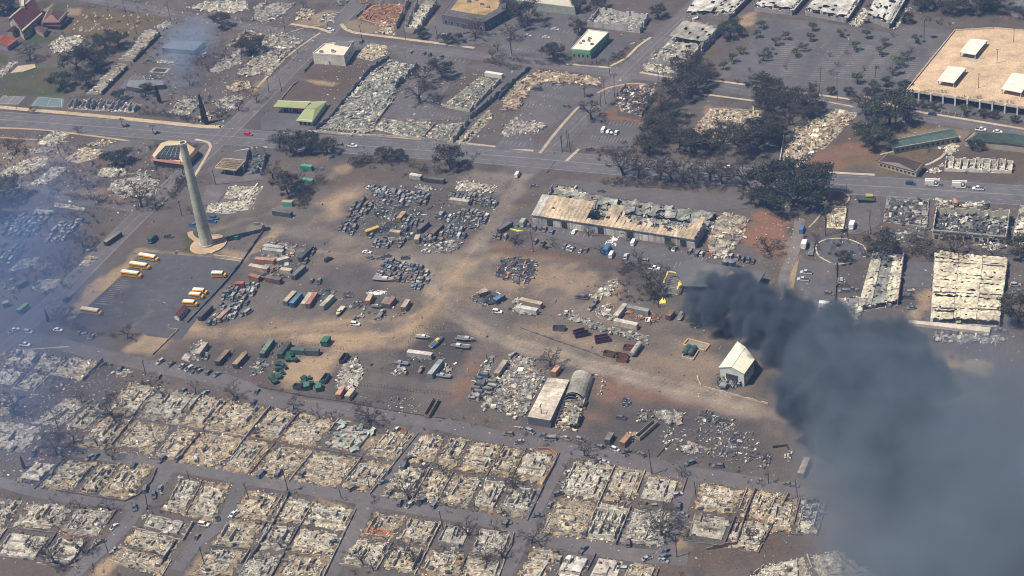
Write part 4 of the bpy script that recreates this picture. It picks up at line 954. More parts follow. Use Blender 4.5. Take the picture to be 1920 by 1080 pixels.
# ---- chimney stack with its brick plaza
def smokestack():
    p = W1('b1 1490,760'); root = thing('smokestack', 'tall tapering pale concrete smokestack standing on a round brick plaza', 'chimney', (p[0],p[1],0)); root['_o'] = [0,0,0]
    Hs = 58.0; n = 24; sh = MB(); V = []; C = []
    rings = 28
    for j in range(rings+1):
        t = j/rings; r = 3.25*(1-t)+1.75*t+(.25*max(0,1-t*12)); 
        for k in range(n):
            a = 2*math.pi*k/n; V.append((r*math.cos(a), r*math.sin(a), .9+t*(Hs-.9))); C.append(np.array((.50,.48,.38))*(1+.05*math.sin(j*2.3)+.10*math.sin(k*2.9)*math.sin(k*1.1+2)+.05*math.sin(k*1.7+j))*(.8 if j > rings-2 else 1))
    sh.add(V, [(j*n+k, j*n+(k+1)%n, (j+1)*n+(k+1)%n, (j+1)*n+k) for j in range(rings) for k in range(n)], np.array(C)); so = sh.build('shaft','wall',root)
    for j in range(2, rings, 3):
        t = j/rings; r = 3.25*(1-t)+1.75*t+.02; b = MB(); b.tube([(0,0,.9+t*(Hs-.9)-.12),(0,0,.9+t*(Hs-.9)+.12)], r, (.42,.40,.32), n, cap=False); b.build('joint_band','wall',so)
    m_ = MB(); m_.tube([(0,0,Hs-.5),(0,0,Hs+.6)], [1.95,2.1], (.60,.52,.36), n); m_.tube([(0,0,Hs+.6),(0,0,Hs+.62)],[1.35,1.35],(.03,.03,.03),n); m_.build('top_rim','wall',root)
    m_ = MB(); m_.tube([(0,0,0),(0,0,1.0)], [4.2,4.1], (.42,.40,.33), n); m_.build('plinth','wall',root)
    l_ = MB()
    for s_ in (-.3,.3): l_.tube([(-2.6*.9,-2.4+s_,1),(-1.4,-1.2+s_,Hs)], .05, (.2,.19,.17), 4)
    l_.build('ladder','metal',root)
    pl = W1('b1 1500,765'); pz = MB(); pz.tube([(pl[0],pl[1],-.1),(pl[0],pl[1],.14)], 9.3, (.42,.30,.19), 36); po = pz.build('brick_plaza','pave'); tag(po, kind='structure')
    q = MB(); strip(q, smooth_path(W('b1 1370,670 1375,700 1420,735 1440,760'),2), -1.4, 1.4, .10, (.40,.29,.19), .05); tag(q.build('brick_path','pave'), kind='structure')
    m_ = MB()
    for k in range(26):
        a = -2.9+4.6*k/25; a2 = -2.9+4.6*(k+1)/25
        if k % 9 == 8: continue
        m_.bar((pl[0]+9.3*math.cos(a),pl[1]+9.3*math.sin(a),.35),(pl[0]+9.3*math.cos(a2),pl[1]+9.3*math.sin(a2),.35),.4,.7,(.46,.36,.25))
    w = m_.build('plaza_wall','pave', None, (pl[0],pl[1],0)); tag(w,'low curved tan wall around the smokestack plaza','wall')
smokestack()

# ---- church corner (top left)
r, P = gable_building('large church with steep dark maroon roof and cream gable end', 'a1 60,130 205,0 305,95 160,225', 6.5, 5.5, (.40,.35,.26), (.13,.045,.045), 1.0, 'church', 'church', 'metal', seams=14)
c = cen(P); openings(r, P[3], P[2], c, 5, 1.0, 1.8, 3.0, 'window', 'glass', (.04,.04,.06), frame=(.5,.45,.36)); openings(r, P[0], P[3], c, 2, .9, 2, 3.2, 'window','glass')
m_ = MB(); p = W1('a1 100,260'); m_.box((p[0],p[1],2.2),(6,4,4.4),CROSS,(.38,.33,.25)); m_.build('entrance_porch','wall',r)
m_ = MB(); d = np.array([math.cos(CROSS),math.sin(CROSS),0]); p0 = np.array([p[0],p[1],0]); e = np.array([-d[1],d[0],0])
for k in (-1,1): m_.poly([p0-d*3.2+e*2.4*k+(0,0,4.4), p0+d*3.2+e*2.4*k+(0,0,4.4), p0+d*3.2+(0,0,6.2), p0-d*3.2+(0,0,6.2)], (.12,.045,.045))
m_.build('porch_roof','metal',r)
flat_building('slim cream bell tower rising behind the maroon church roof', 'a1 140,-10 172,-10 176,46 146,46', 13, (.52,.47,.37), (.45,.4,.32), .5, name='bell_tower', cat='tower')
r, P = gable_building('two-tier dark maroon hipped roof hall beside the church', 'a1 305,150 345,62 478,85 425,150', 5.5, 2.4, (.30,.26,.22), (.14,.07,.065), 1.2, 'parish_hall', 'hall', hip=.28)
m_ = MB(); q = W('a1 295,180 300,150 425,150 470,120 500,130 430,190', 3.0); m_.prism(q, 2.8, 3.0, (.15,.075,.07)); m_.build('verandah_roof','metal',r)
for k in ('a1 300,185','a1 420,190','a1 360,185'): m_ = MB(); g = W1(k,2.8); m_.bar((g[0],g[1]+.5,0),(g[0],g[1]+.5,2.8),.3,.3,(.4,.36,.3)); m_.build('post','wall',r)
gable_building('small maroon roofed shed behind the church hall', 'a1 240,200 262,185 340,200 310,240', 3, 1.2, (.32,.28,.23), (.15,.085,.085), .6, 'shed', 'shed', hip=.25)
gable_building('house with bright terracotta red roof at the edge of the church lawn', 'a1 -60,310 -40,268 125,278 50,330', 3.6, 1.8, (.26,.24,.24), (.42,.11,.07), .8, 'house', 'house', seams=12, wins=((2,3,3,1.1,1,1.2,'window'),))
# ---- graveyard stones
rg = random.Random(5); gq = W('a1 620,80 1100,110 900,260 500,220')
for i in range(46):
    p = bil(gq, rg.random(), rg.random()); m_ = MB(); hh = rg.uniform(.6,1.3); m_.box((0,0,hh/2),(.8,.3,hh),HWY,np.array((.5,.46,.38))*rg.uniform(.6,1.2)); m_.box((0,0,.1),(1.2,2.0,.2),HWY,(.42,.37,.29))
    o = m_.build('gravestone','wall',None,(0,0,0)); o.location = (p[0],p[1],0); tag(o,'small pale gravestone standing in the brown graveyard grass','gravestone','gravestones in the graveyard')
# ---- courts
for s, c_, nm, lb in (('a1 275,695 460,710 455,775 215,765',(.12,.17,.165),'tennis_court','x'),('a1 20,690 190,695 130,755 -40,750',(.15,.145,.15),'basketball_court','x')):
    m_ = MB(); q = W(s); m_.sheet(q,.05,c_); o = m_.build(nm,'clean'); tag(o,kind='structure')
    l_ = MB(); z = .08
    for a, b_ in ((0,1),(1,2),(2,3),(3,0)): l_.bar((*inset(q,1.5)[a],z),(*inset(q,1.5)[b_],z),.18,.02,(.45,.45,.38))
    l_.bar((*bil(q,.5,.05)[:2],z),(*bil(q,.5,.95)[:2],z),.18,.02,(.45,.45,.38)); tag(l_.build('court_lines','pave',o),kind='structure')
m_ = MB(); m_.prism([p[:2] for p in W('a1 75,530 130,480 250,465 260,490 170,520')], 0, .5, (.40,.33,.24), (.44,.36,.25)); tag(m_.build('stage_platform','wall',None,org(W('a1 170,500'))),'curved tan concrete platform at the edge of the school field','platform')
# ---- burned terraces with rows of party walls
def terrace(label, a0, a1, n, depth, h, seed, col=(.56,.50,.40), flip=1):
    A, B = W1(a0)[:2], W1(a1)[:2]; t = (B-A)/np.linalg.norm(B-A); nr = np.array([t[1],-t[0]])*flip; L = np.linalg.norm(B-A); rg = random.Random(seed)
    root = thing('burned_terrace', label, 'ruin', (*(A+B)/2,0)); rz = math.atan2(t[1],t[0])
    m_ = MB(); m_.prism([A,B,B+nr*depth,A+nr*depth],0,.15,(.26,.23,.2)); m_.build('floor_slab','rubble',root)
    for i in range(n+1):
        p = lerp(A,B,i/n); d0 = rg.uniform(0,.2)*depth; d1 = depth*rg.uniform(.7,1); hh = h*rg.uniform(.55,1.05); k = np.array(col)*rg.uniform(.8,1.15); m_ = MB()
        for f0, f1, g in ((0,.35,.75),(.35,.7,1.0),(.7,1,.5)):
            a, b_ = p+nr*(d0+(d1-d0)*f0), p+nr*(d0+(d1-d0)*f1); m_.box((*(a+b_)/2,hh*g/2),(np.linalg.norm(b_-a),.4,hh*g),rz+math.pi/2,k*rg.uniform(.9,1.1))
        m_.build('party_wall','wall',root)
        if i < n and rg.random() < .8:
            q = p+t*L/n*.5+nr*depth*rg.uniform(.3,.8); hb = h*rg.uniform(.3,.7); m_ = MB(); m_.box((*q,hb/2),(L/n*.8,.3,hb),rz,k*rg.uniform(.5,1)); m_.build('cross_wall','wall',root)
    m_ = MB(); rubble(m_,[A+t*.5,B-t*.5,B+nr*depth*.95,A+nr*depth*.95],.7,.9,.9,WHITE,seed,np.array(col)*.6); tag(m_.build('rubble','rubble',root),kind='stuff')
terrace('long burned terrace of white party walls climbing beside the graveyard, upper part','a1 960,440','a1 1140,240',10,10,4.2,1,flip=-1)
terrace('long burned terrace of white party walls below the graveyard, lower part','a1 730,680','a1 920,480',10,10,4.2,2,flip=-1)
terrace('burned terrace of grey party walls along the highway verge','a1 490,785','a1 960,815',11,11,4.6,3,(.34,.33,.33),flip=-1)
for s, lb in (('a1 1165,345 1240,290 1470,300 1400,365','flat grey roofed block half hidden by rising blue smoke'),('a1 905,620 930,575 1170,580 1180,610 1080,620 1020,640','flat grey L-shaped block painted as asphalt and carport shadow beside the burned terrace')):
    flat_building(lb, s, 3.2, (.07,.075,.09), (.15,.155,.165), .0, rmat='road', wmat='wall')  # L-shaped block's dark sides imitate a carport shadow on parking asphalt
r, P = flat_building('small low dark pool house deck with tan surround', 'a1 1070,520 1110,485 1230,490 1200,525', .25, (.33,.25,.17), (.33,.25,.17), 0, name='pool_deck', cat='deck'); m_ = MB(); m_.sheet(inset(P,2.2),.27,(.05,.06,.075)); m_.build('pool_water','glass',r)
# ---- white block and petrol station
r, P = flat_building('white windowless box building with square dark roof panel by the crossroads', 'a2 447,388 530,320 742,300 672,405', 6.5, (.62,.59,.50), (.66,.55,.42), .7, (.68,.64,.54), 4, seed=3, name='box_building')
m_ = MB(); q = W('a2 600,315 625,292 745,300 700,330', 7.3); m_.prism(q,6.5,7.25,(.2,.2,.22),(.14,.14,.15)); m_.build('roof_well','clean',r); openings(r,P[0],P[3],cen(P),1,1.1,.1,2.3,'door','clean',(.2,.2,.2)); openings(r,P[2],P[3],cen(P),3,1.0,3.2,1.2,'window')
GR=(.28,.32,.15)
r, P = gable_building('petrol station shop with olive green hipped roof', 'a2 335,860 425,735 540,730 440,870', 3.6, 1.5, (.42,.4,.34), GR, 1.0, 'petrol_station_shop', 'building', 'clean', axis=1, hip=.22, wins=((2,3,3,1.6,.6,1.8,'window'),))
rt = thing('petrol_canopy','long olive green petrol station canopy with red fascia','canopy',org(W('a2 300,770'))); m_ = MB()
q = W('a2 160,768 195,728 430,735 390,782', 4.6); m_.prism(q,4.3,4.7,(.45,.08,.05),GR); m_.build('canopy_roof','clean',rt); m_ = MB(); m_.bar((*q[1][:2],4.75),(*q[2][:2],4.75),.5,.35,(.62,.6,.45)); m_.build('fascia_trim','clean',rt)
for k in ('a2 215,808','a2 280,808','a2 350,808'):
    g = W1(k); m_ = MB(); m_.box((g[0],g[1],2.15),(.5,.5,4.3),HWY,(.6,.58,.5)); m_.build('pillar','clean',rt)
    m_ = MB(); m_.box((g[0]+1.5,g[1],.8),(.9,.6,1.6),HWY,(.55,.55,.52)); o = m_.build('fuel_pump','clean',None,(g[0]+1.5,g[1],0)); tag(o,'pale fuel pump under the green petrol station canopy','fuel pump','fuel pumps under the canopy')
# ---- upper shops
r, P = flat_building('big brown flat roofed building with charred black border', 'a2 1375,105 1475,-30 1830,-20 1840,70 1680,160', 6.5, (.11,.105,.11), (.115,.105,.10), .3, (.16,.15,.14), 4, name='charred_office', rmat='scorched', wins=((4,0,7,2.2,1,2.2,'window'),(3,4,3,2.2,1,2.2,'window')))
m_ = MB(); m_.prism([p[:2] for p in W('a2 1440,70 1500,-10 1800,-5 1780,60 1690,110 1580,95',6.5)],6.5,6.56,(.40,.27,.13)); m_.build('worn_roof_patch','scorched',r)
ruin('roofless burned shop with rusty orange floor and tall dark side walls', 'a2 760,130 860,40 1140,20 1050,210', RUST, .25, .9, .5, (.30,.27,.24), ((0,2.5),(1,4.5),(2,5.0)), slab=(.40,.24,.12), inner=3)
ruin('narrow roofless shop filled with pale ash between tall parapet walls', 'a2 1110,230 1210,30 1345,45 1200,240', WHITE, .5, .9, .8, (.36,.33,.28), ((0,4.5),(1,4.5),(2,5.0),(3,4)), slab=(.45,.42,.36))
flat_building('long building with cream roof and green fascia at the top edge', 'a3 -180,-60 480,-50 530,55 430,45 -30,-10', 5, (.30,.33,.28), (.50,.45,.36), .4, (.38,.40,.30), name='strip_mall')
r, P = flat_building('cream flat roofed restaurant with green trim and rooftop units', 'a3 500,355 625,215 775,235 640,368', 5.2, (.16,.24,.17), (.70,.66,.54), .5, (.55,.52,.42), 6, name='restaurant', seed=8, wins=((0,3,4,1.5,.8,1.8,'window'),(2,3,6,1.5,.8,1.8,'window')))
m_ = MB()
for i in range(4):
    A, B = ccw(P)[i], ccw(P)[(i+1)%4]; t, nr, L = outward(A,B,cen(P)); mid = (np.array(A)+np.array(B))/2+nr*.06; m_.box((*mid,3.9),(L,.1,1.4),math.atan2(t[1],t[0]),(.12,.36,.22))
m_.build('green_fascia','clean',r)
ruin('burned two-storey shop with white streaked front wall', 'a3 620,190 700,90 1060,140 1000,240', ASH, .35, .9, .8, (.46,.45,.43), ((0,4),(1,4),(2,5),(3,5.5)), name='burned_shop')
r, P = ruin('burned supermarket with sagging grey roof torn into arcs', 'a3 1060,450 1310,190 1580,240 1330,500', ASH, .25, 1.2, 1.2, (.32,.30,.28), ((1,5),(2,6.0),(3,4.5)), slab=(.42,.39,.34), name='burned_supermarket', cap=3000)
m_ = MB(); crumpled(m_, [bil(P,.55,.05),bil(P,.98,.03),bil(P,.98,.97),bil(P,.55,.97)], 8, 14, 4.6, .25, (.36,.33,.29), 4, holes=.06); m_.build('sagging_roof','scorched',r)
m_ = MB(); crumpled(m_, [bil(P,.03,.5),bil(P,.55,.4),bil(P,.55,.97),bil(P,.03,.97)], 10, 8, 2.4, .7, (.42,.38,.31), 5, holes=.15); m_.build('collapsed_roof','scorched',r)
for k in range(9):
    m_ = MB(); c0 = bil(P,.25,.3); rr = 4+k*.9; a0 = .4*k; m_.tube([(c0[0]+rr*math.cos(a0+t),c0[1]+rr*math.sin(a0+t),1.2+.6*math.sin(t*2)) for t in (0,.35,.7,1.05)],.3,(.2+.04*(k%4),.19+.035*(k%4),.17+.03*(k%4)),4); m_.build('bent_truss','scorched',r)
for i,(s,lb) in enumerate((('a3 1330,130 1450,-60 1800,-20 1640,135','first burned mall wing with broken pale roof beside the wide street'),('a4 -20,80 40,-40 380,-40 250,110','second burned mall wing with pale caved roof above the car park'),('a4 345,110 470,-50 760,-20 640,165','third burned mall wing with broad white roof and open arcade'),('a4 790,145 870,-30 1080,-20 950,205','narrow fourth mall wing with white ash roof and dark end wall'))):
    r, P = ruin(lb, s, WHITE, .3, 1.1, 1.2, (.30,.28,.27), ((0,4),(2,5),(3,3.5)), slab=(.52,.49,.43), name='burned_mall_wing', cap=1500)
    m_ = MB(); crumpled(m_, inset(P,1.0), 12, 12, 4.4, .3, (.56,.53,.47), 30+i, holes=.16, var=.2); m_.build('caved_roof','scorched',r)
    A, B = P[3], P[2]; m_ = MB(); m_.bar((*A,3.4),(*B,3.4),2.6,.3,(.5,.47,.4)); m_.build('arcade_roof','scorched',r)
    for k in range(6): g = lerp(A,B,(k+.5)/6); m_ = MB(); m_.bar((*g,0),(*g,3.3),.35,.35,(.45,.42,.36)); m_.build('arcade_post','wall',r)
# ---- parking structure
r = thing('parking_deck','parking structure with wide orange-tan roof deck and white columns','parking deck',org(W('a4 1600,450'))); DZ = 5.0
q = [p[:2] for p in W('a4 1420,222 1700,205 2300,255 2150,810 1075,650', DZ)]
m_ = MB(); m_.prism(q, DZ-.7, DZ, (.44,.40,.35), (.50,.36,.23)); m_.build('deck','pave',r)
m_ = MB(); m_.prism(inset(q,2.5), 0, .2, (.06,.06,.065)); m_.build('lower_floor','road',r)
pe = ccw(q)
for i in range(len(pe)):
    A, B = pe[i], pe[(i+1)%len(pe)]; t, nr, L = outward(A,B,cen(q)); m_ = MB(); mid=(A+B)/2-nr*.2; m_.box((*mid,DZ+.45),(L-.4,.3,.9),math.atan2(t[1],t[0]),(.56,.46,.36)); m_.build('parapet','clean',r)
A, B = q[4], q[3]
for k in range(13):
    g = lerp(A,B,k/12); m_ = MB(); m_.box((g[0],g[1]-.3,DZ/2+.3),(.8,.8,DZ+.5),HWY,(.66,.64,.6)); m_.build('column','clean',r)
A2, B2 = q[4], q[0]
for k in range(1,12): g = lerp(A2,B2,k/12); m_ = MB(); m_.box((*g,DZ/2),(.7,.7,DZ),HWY,(.5,.47,.42)); m_.build('column','clean',r)
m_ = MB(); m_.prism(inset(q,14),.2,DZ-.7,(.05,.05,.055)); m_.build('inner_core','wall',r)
mk = MB()
for a, b_, n_, L in (('a4 1850,320','a4 1660,540',22,9.5),('a4 1500,620','a4 1800,680',12,0),('a4 1920,450','a4 1830,560',10,8)):
    A, B = W1(a,DZ), W1(b_,DZ)
    for i in range(n_):
        p = lerp(A,B,i/(n_-1)); d = np.array([math.cos(HWY),math.sin(HWY),0])*L if L else np.array([math.cos(CROSS),math.sin(CROSS),0])*6
        mk.bar(p-d/2+(0,0,.02), p+d/2+(0,0,.02), .2,.03,(.62,.5,.36))
tag(mk.build('stall_markings','pave',r),kind='structure')
m_ = MB(); strip(m_, [p[:2] for p in W('a4 1510,430 1590,400 1560,480 1400,475',DZ)][:2], -5, 5, DZ+.03, (.40,.32,.26)); m_.build('worn_strip','pave',r)
def deck_shelter(s, lb):
    q = [p[:2] for p in W(s, DZ+3.0)]; o = thing('stair_shelter', lb, 'shelter', (*cen(q),DZ)); m_ = MB(); m_.prism(q,DZ+2.7,DZ+3.0,(.60,.54,.44),(.70,.66,.55)); m_.build('roof','clean',o)
    for p in inset(q,.8): m_ = MB(); m_.box((*p,DZ+1.35),(.5,.5,2.7),HWY,(.58,.52,.42)); m_.build('post','clean',o)
    for k in range(1,5): m_ = MB(); m_.bar((*lerp(q[0],q[1],k/5),DZ+3.03),(*lerp(q[3],q[2],k/5),DZ+3.03),.12,.06,(.58,.53,.43)); m_.build('roof_rib','clean',o)
    m_ = MB(); m_.prism(inset(q,4.5),DZ+.02,DZ+2.6,(.42,.36,.28)); m_.build('stair_core','wall',o)
deck_shelter('a4 1455,375 1535,278 1658,288 1570,395','farther of two white shelters along the deck edge with pale ribbed roof')
deck_shelter('a4 1295,580 1375,475 1505,488 1415,598','nearer of two white shelters along the deck edge, close to the street front')
deck_shelter('a4 1755,640 1835,525 2000,540 1900,668','white roofed shelter cut by the right picture edge on the parking deck')
for k, lb in (('a4 1845,300','dark lamp post at the far end of the parking deck'),('a4 1725,455','dark lamp post in the middle of the parking deck'),('a4 1592,632','dark lamp post near the front of the parking deck')):
    g = W1(k,DZ); o = thing('lamp_post', lb, 'lamp post', (g[0],g[1],DZ)); o['_o']=[0,0,0]; m_ = MB(); m_.tube([(0,0,0),(0,0,8)],[.16,.1],(.06,.06,.06),6); m_.build('pole','metal',o); m_ = MB(); m_.box((0,0,8.05),(1.4,.4,.2),HWY,(.1,.1,.1)); m_.build('lamp_head','metal',o)
# planters with dead shrubs along the deck front
for i,k in enumerate(('a4 1290,670','a4 1525,710','a4 1760,745')):
    g = W1(k,DZ); m_ = MB()
    rg = random.Random(i)
    for j in range(40): a = np.array([g[0]+rg.gauss(0,4)*math.cos(HWY), g[1]+rg.gauss(0,4)*math.sin(HWY)+rg.gauss(0,.5), DZ+.3]); a[0]=g[0]+rg.uniform(-6,6); a[1]=g[1]+(a[0]-g[0])*math.tan(HWY)*.75; m_.tube([a,a+(rg.gauss(0,.5),rg.gauss(0,.5),rg.uniform(.8,2.2))],[.08,.03],(.12,.09,.06),3,cap=False); m_.tube([a+(0,0,.9),a+(rg.gauss(0,.8),rg.gauss(0,.8),1.8)],[.06,.02],(.14,.1,.06),3,cap=False)
    o = m_.build('dry_planting','timber',None,(g[0],g[1],DZ)); tag(o, ORD[i]+' clump of dry brown shrubs along the parking deck front edge','shrub','dry shrubs on the parking deck edge')
# ---- school with green roofs
SG=(.10,.15,.125)
gable_building('long school block with dull green roof standing on brown grass','a4 950,1010 1380,925 1435,985 985,1065',3.4,1.3,(.40,.34,.26),SG,.9,'school_block','building',seams=20,wins=((3,2,12,1.6,.9,1.3,'window'),))
gable_building('green roofed school block running out of the right picture edge','a4 1495,1010 1560,955 2100,1010 2100,1075',3.4,1.3,(.40,.34,.26),SG,.9,'school_block','building',seams=22,wins=((3,2,14,1.6,.9,1.3,'window'),))
gable_building('brown roofed classroom block beside the highway verge','b4 870,160 930,110 1190,180 1145,235',3.4,1.2,(.42,.33,.23),(.12,.085,.08),.9,'classroom_block','building',hip=.12,seams=14,wins=((0,3,9,1.4,.9,1.2,'window'),))
r, P = ruin('row of roofless burned white classrooms behind the highway','b4 1350,235 1360,165 1840,185 1830,250',WHITE,.3,.8,.7,(.62,.58,.5),((0,3),(1,3),(2,3),(3,2.4)),wh=3,slab=(.42,.39,.33),inner=4,name='burned_classrooms')
for k in range(1,9): m_ = MB(); broken_wall(m_, lerp(P[1],P[2],k/9), lerp(P[0],P[3],k/9), 3.0,.3,(.62,.58,.5),k,gap=.05); m_.build('partition_wall','wall',r)
gable_building('green-grey roofed house among trees in the top right corner','a4 1790,60 1830,15 2000,30 1960,110',3.5,1.6,(.35,.33,.28),(.22,.24,.21),.8,'house','house',seams=8)
# ---- octagonal restaurant with solar panels
r = thing('octagonal_restaurant','octagonal restaurant with solar panelled roof and red tiled edge','restaurant',org(W('b1 1250,110'))); q = [p[:2] for p in W('b1 1072,130 1150,30 1210,10 1340,12 1430,75 1420,95 1330,185 1180,165 1085,150',4.2)]
m_ = MB(); m_.prism(inset(q,1.6),0,4.0,(.20,.19,.18)); m_.build('walls','wall',r)
m_ = MB(); i1 = inset(q,2.0); i2 = inset(q,5.0)
n_ = len(q); V=[(*p,3.8) for p in q]+[(*p,4.8) for p in i1]; m_.add(V,[(k,(k+1)%n_,n_+(k+1)%n_,n_+k) for k in range(n_)],(.20,.085,.065)); m_.build('red_eaves','metal',r)
m_ = MB(); V=[(*p,4.8) for p in i1]+[(*p,5.6) for p in i2]; m_.add(V,[(k,(k+1)%n_,n_+(k+1)%n_,n_+k) for k in range(n_)],(.52,.40,.24)); m_.sheet(i2,5.6,(.50,.40,.26)); m_.build('roof','clean',r)
sq = [p[:2] for p in W('b1 1110,135 1190,50 1300,45 1290,150',5.7)]
for i in range(6):
    for j in range(5):
        z4 = sub([np.array(p) for p in sq],i/6+.01,(i+1)/6-.01,j/5+.012,(j+1)/5-.012); m_ = MB(); m_.prism(z4,5.65,5.75,(.045,.055,.085)); m_.build('solar_panel','glass',r)
openings(r, q[8], q[6], cen(q), 6, 1.8, .8, 2.0); m_ = MB(); g = W1('b1 1250,180',3.0); m_.box((g[0],g[1]+1,3.0),(12,2.2,.25),HWY,(.42,.12,.10)); m_.build('awning','metal',r)
# burned petrol canopy
r = thing('burned_canopy','square burned petrol canopy with exposed brown roof grid','canopy',org(W('b1 1650,240'))); q=[p[:2] for p in W('b1 1550,205 1610,140 1768,155 1700,225',4.8)]
m_ = MB()
for i in range(4): A,B=q[i],q[(i+1)%4]; m_.bar((*A,4.5),(*B,4.5),.35,.8,(.52,.44,.28))
m_.build('fascia','wall',r); m_=MB(); m_.prism(inset(q,.5),4.4,4.55,(.24,.15,.10)); m_.build('roof_pan','scorched',r)
for k in range(1,6):
    m_=MB(); m_.bar((*bil(q,k/6,0),4.75),(*bil(q,k/6,1),4.75),.3,.25,(.36,.28,.2)); m_.build('purlin','scorched',r)
    if k<5: m_=MB(); m_.bar((*bil(q,0,k/5),4.7),(*bil(q,1,k/5),4.7),.25,.2,(.33,.26,.19)); m_.build('purlin','scorched',r)
for u,v in ((.2,.3),(.8,.3),(.2,.75),(.8,.75)): g=bil(q,u,v); m_=MB(); m_.box((*g,2.2),(.5,.5,4.4),HWY,(.4,.36,.28)); m_.build('pillar','wall',r)
ruin('jagged blackened shell of a shop beside the burned petrol canopy','b1 1760,250 1800,110 1920,130 1880,270',DARK,.4,1.3,1.4,(.20,.19,.18),((0,5),(1,6),(2,4)),wh=4,slab=(.2,.19,.17),inner=2,name='burned_shop')
# ================================================================ INDUSTRIAL YARDS
# ---- long warehouse with orange scorched roof
r = thing('long_warehouse','long burned warehouse with orange-tan scorched roof and white roller-door front','warehouse',org(W('b3 830,640')))
F0, F1, K1, K0 = [p[:2] for p in W('b3 225,612 1395,792 1545,560 375,395')]
EV, RG = 5.0, 7.6; q = [F0, F1, K1, K0]; c = cen(q); t, nr, L = outward(F0, F1, c); rz = math.atan2(t[1], t[0])
rg = random.Random(77); nb = 22
for i in range(nb):           # front wall: bays of panels and doors
    p = lerp(F0, F1, (i+.5)/nb); dr = i in (2,4,9,13,18,20)
    m_ = MB(); m_.box((*(p-nr*.2),EV/2),(L/nb-.03,.3,EV),rz,np.array((.46,.44,.40))*rg.uniform(.7,1.2)); w = m_.build('front_wall_bay','wall',r)
    m_ = MB()
    if dr: m_.box((*(p-nr*.02),1.9),(L/nb*.8,.14,3.6),rz,(.03,.03,.035)); m_.build('open_doorway','wall',w)
    elif i % 3 == 0: m_.box((*(p-nr*.02),1.7),(L/nb*.72,.12,3.2),rz,np.array((.55,.52,.47))*rg.uniform(.6,1.1)); m_.build('roller_door','wall',w)
    else:
        for j in range(4): m_.box((*(p-nr*.03+t*(j-1.5)*L/nb/4.4),EV/2),(L/nb/5,.08,EV*.92),rz,np.array((.5,.47,.42))*rg.uniform(.6,1.2))
        m_.build('wall_cladding','wall',w)
for nm, A, B, h_ in (('end_wall',F1,lerp(F1,K1,.5),6.3),('end_wall',F0,K0,5.4),('rear_wall',K0,K1,2.2)):
    m_ = MB(); broken_wall(m_, A, B, h_, .35, (.30,.29,.27), int(h_*10), gap=.06); m_.build(nm,'wall',r)
m_ = MB(); m_.bar((*(F0+nr*.3),EV+.1),(*(F1+nr*.3),EV+.1),.35,.3,(.2,.18,.16)); m_.build('eave_gutter','scorched',r)
# roof sheets, bay by bay; each reaches a surveyed share of the way to the ridge
reach = [1]*13+[.25,.22,.22,.28]+[.95,1,1,.85]+[.6,.5,.35,.5,.3,.42,.5,.28,.3,.42,.3,.2,.3,.4,.5,.7,.9,1]
ns = len(reach)
for i in range(ns):
    u0, u1 = i/ns, (i+1)/ns-.001; rc = reach[i]; V=[]; nn = max(2,int(6*rc)); Cc=[]
    tone = np.array((.58,.45,.30)) if i > 1 else np.array((.56,.52,.46)); tone = tone*rg.uniform(.9,1.08) + (rg.random()<.15)*np.array((.05,.08,.10))
    sagA = 0 if rc > .85 else .5
    for j in range(nn+1):
        v = rc*j/nn
        for u in (u0, (u0+u1)/2, u1):
            p = bil([F0,F1,K1,K0],u,v*.53) + nr*.5*(1 if j == 0 else 0); V.append((*p, EV+.15+(RG-EV)*v-sagA*rg.random()*j*.8+(.09 if u not in (u0,u1) else 0))); Cc.append(tone*(1.0 if u not in (u0,u1) else .88)*rg.uniform(.75,1.2))
    F=[(j*3+k,j*3+k+1,j*3+k+4,j*3+k+3) for j in range(nn) for k in range(2)]
    m_ = MB(); m_.add(V,F,np.array(Cc)); m_.build('roof_sheet','scorched',r)
for k in ('b3 402,447','b3 478,455','b3 530,492','b3 378,492','b3 768,560'):
    g = W1(k,6.8); m_ = MB(); m_.box((g[0],g[1],6.85 if '447' in k or '455' in k else 6.3),(1.8,1.6,.3),rz,(.03,.03,.03)); m_.build('roof_vent_opening','scorched',r)
m_ = MB(); rubble(m_, [lerp(F0,K0,.45),lerp(F1,K1,.45),K1,K0], .38, 1.3, 1.8, ASH+TEAL, 5, (.26,.25,.22), cap=2600); tag(m_.build('collapsed_rear_roof','rubble',r),kind='stuff')
m_ = MB(); crumpled(m_, [lerp(F0,K0,.62),lerp(F1,K1,.62),K1,K0], 40, 4, 2.2, .7, (.30,.30,.26), 9, holes=.12, var=.25); m_.build('crumpled_rear_roof','scorched',r)
for i in range(12):
    A = lerp(lerp(F0,K0,.55),lerp(F1,K1,.55),(i+.5)/12); m_ = MB(); m_.bar((*A,RG-1.4*(i%3)),(*(A+(K0-F0)*.4),1.0+.5*(i%2)),.3,.35,(.25,.2,.16)); m_.build('fallen_rafter','scorched',r)
ruin('heap of torn orange and white roofing beside the long warehouse end','b3 1480,640 1600,520 1790,560 1760,720 1640,850 1480,830',WHITE+RUST,.3,1.2,.8,slab=None,name='debris_heap',cat='debris',base=(.3,.26,.2))
m_ = MB(); rubble(m_, [p[:2] for p in W('b3 730,770 800,700 860,710 830,775')], .9, .6, .3, [(.75,.74,.7),(.6,.6,.55)], 3, (.7,.69,.64)); tag(m_.build('spilled_powder','rubble',None,org(W('b3 800,740'))),'bright white powder spill in front of the long warehouse','spill')
# ---- white warehouse next to the fire
r, P = gable_building('white gable roofed metal warehouse in front of the black smoke','c3 1700,465 1815,590 1745,690 1573,645',7.0,1.6,(.52,.55,.50),(.74,.70,.56),.4,'metal_warehouse','warehouse','clean',axis=1,seams=12)
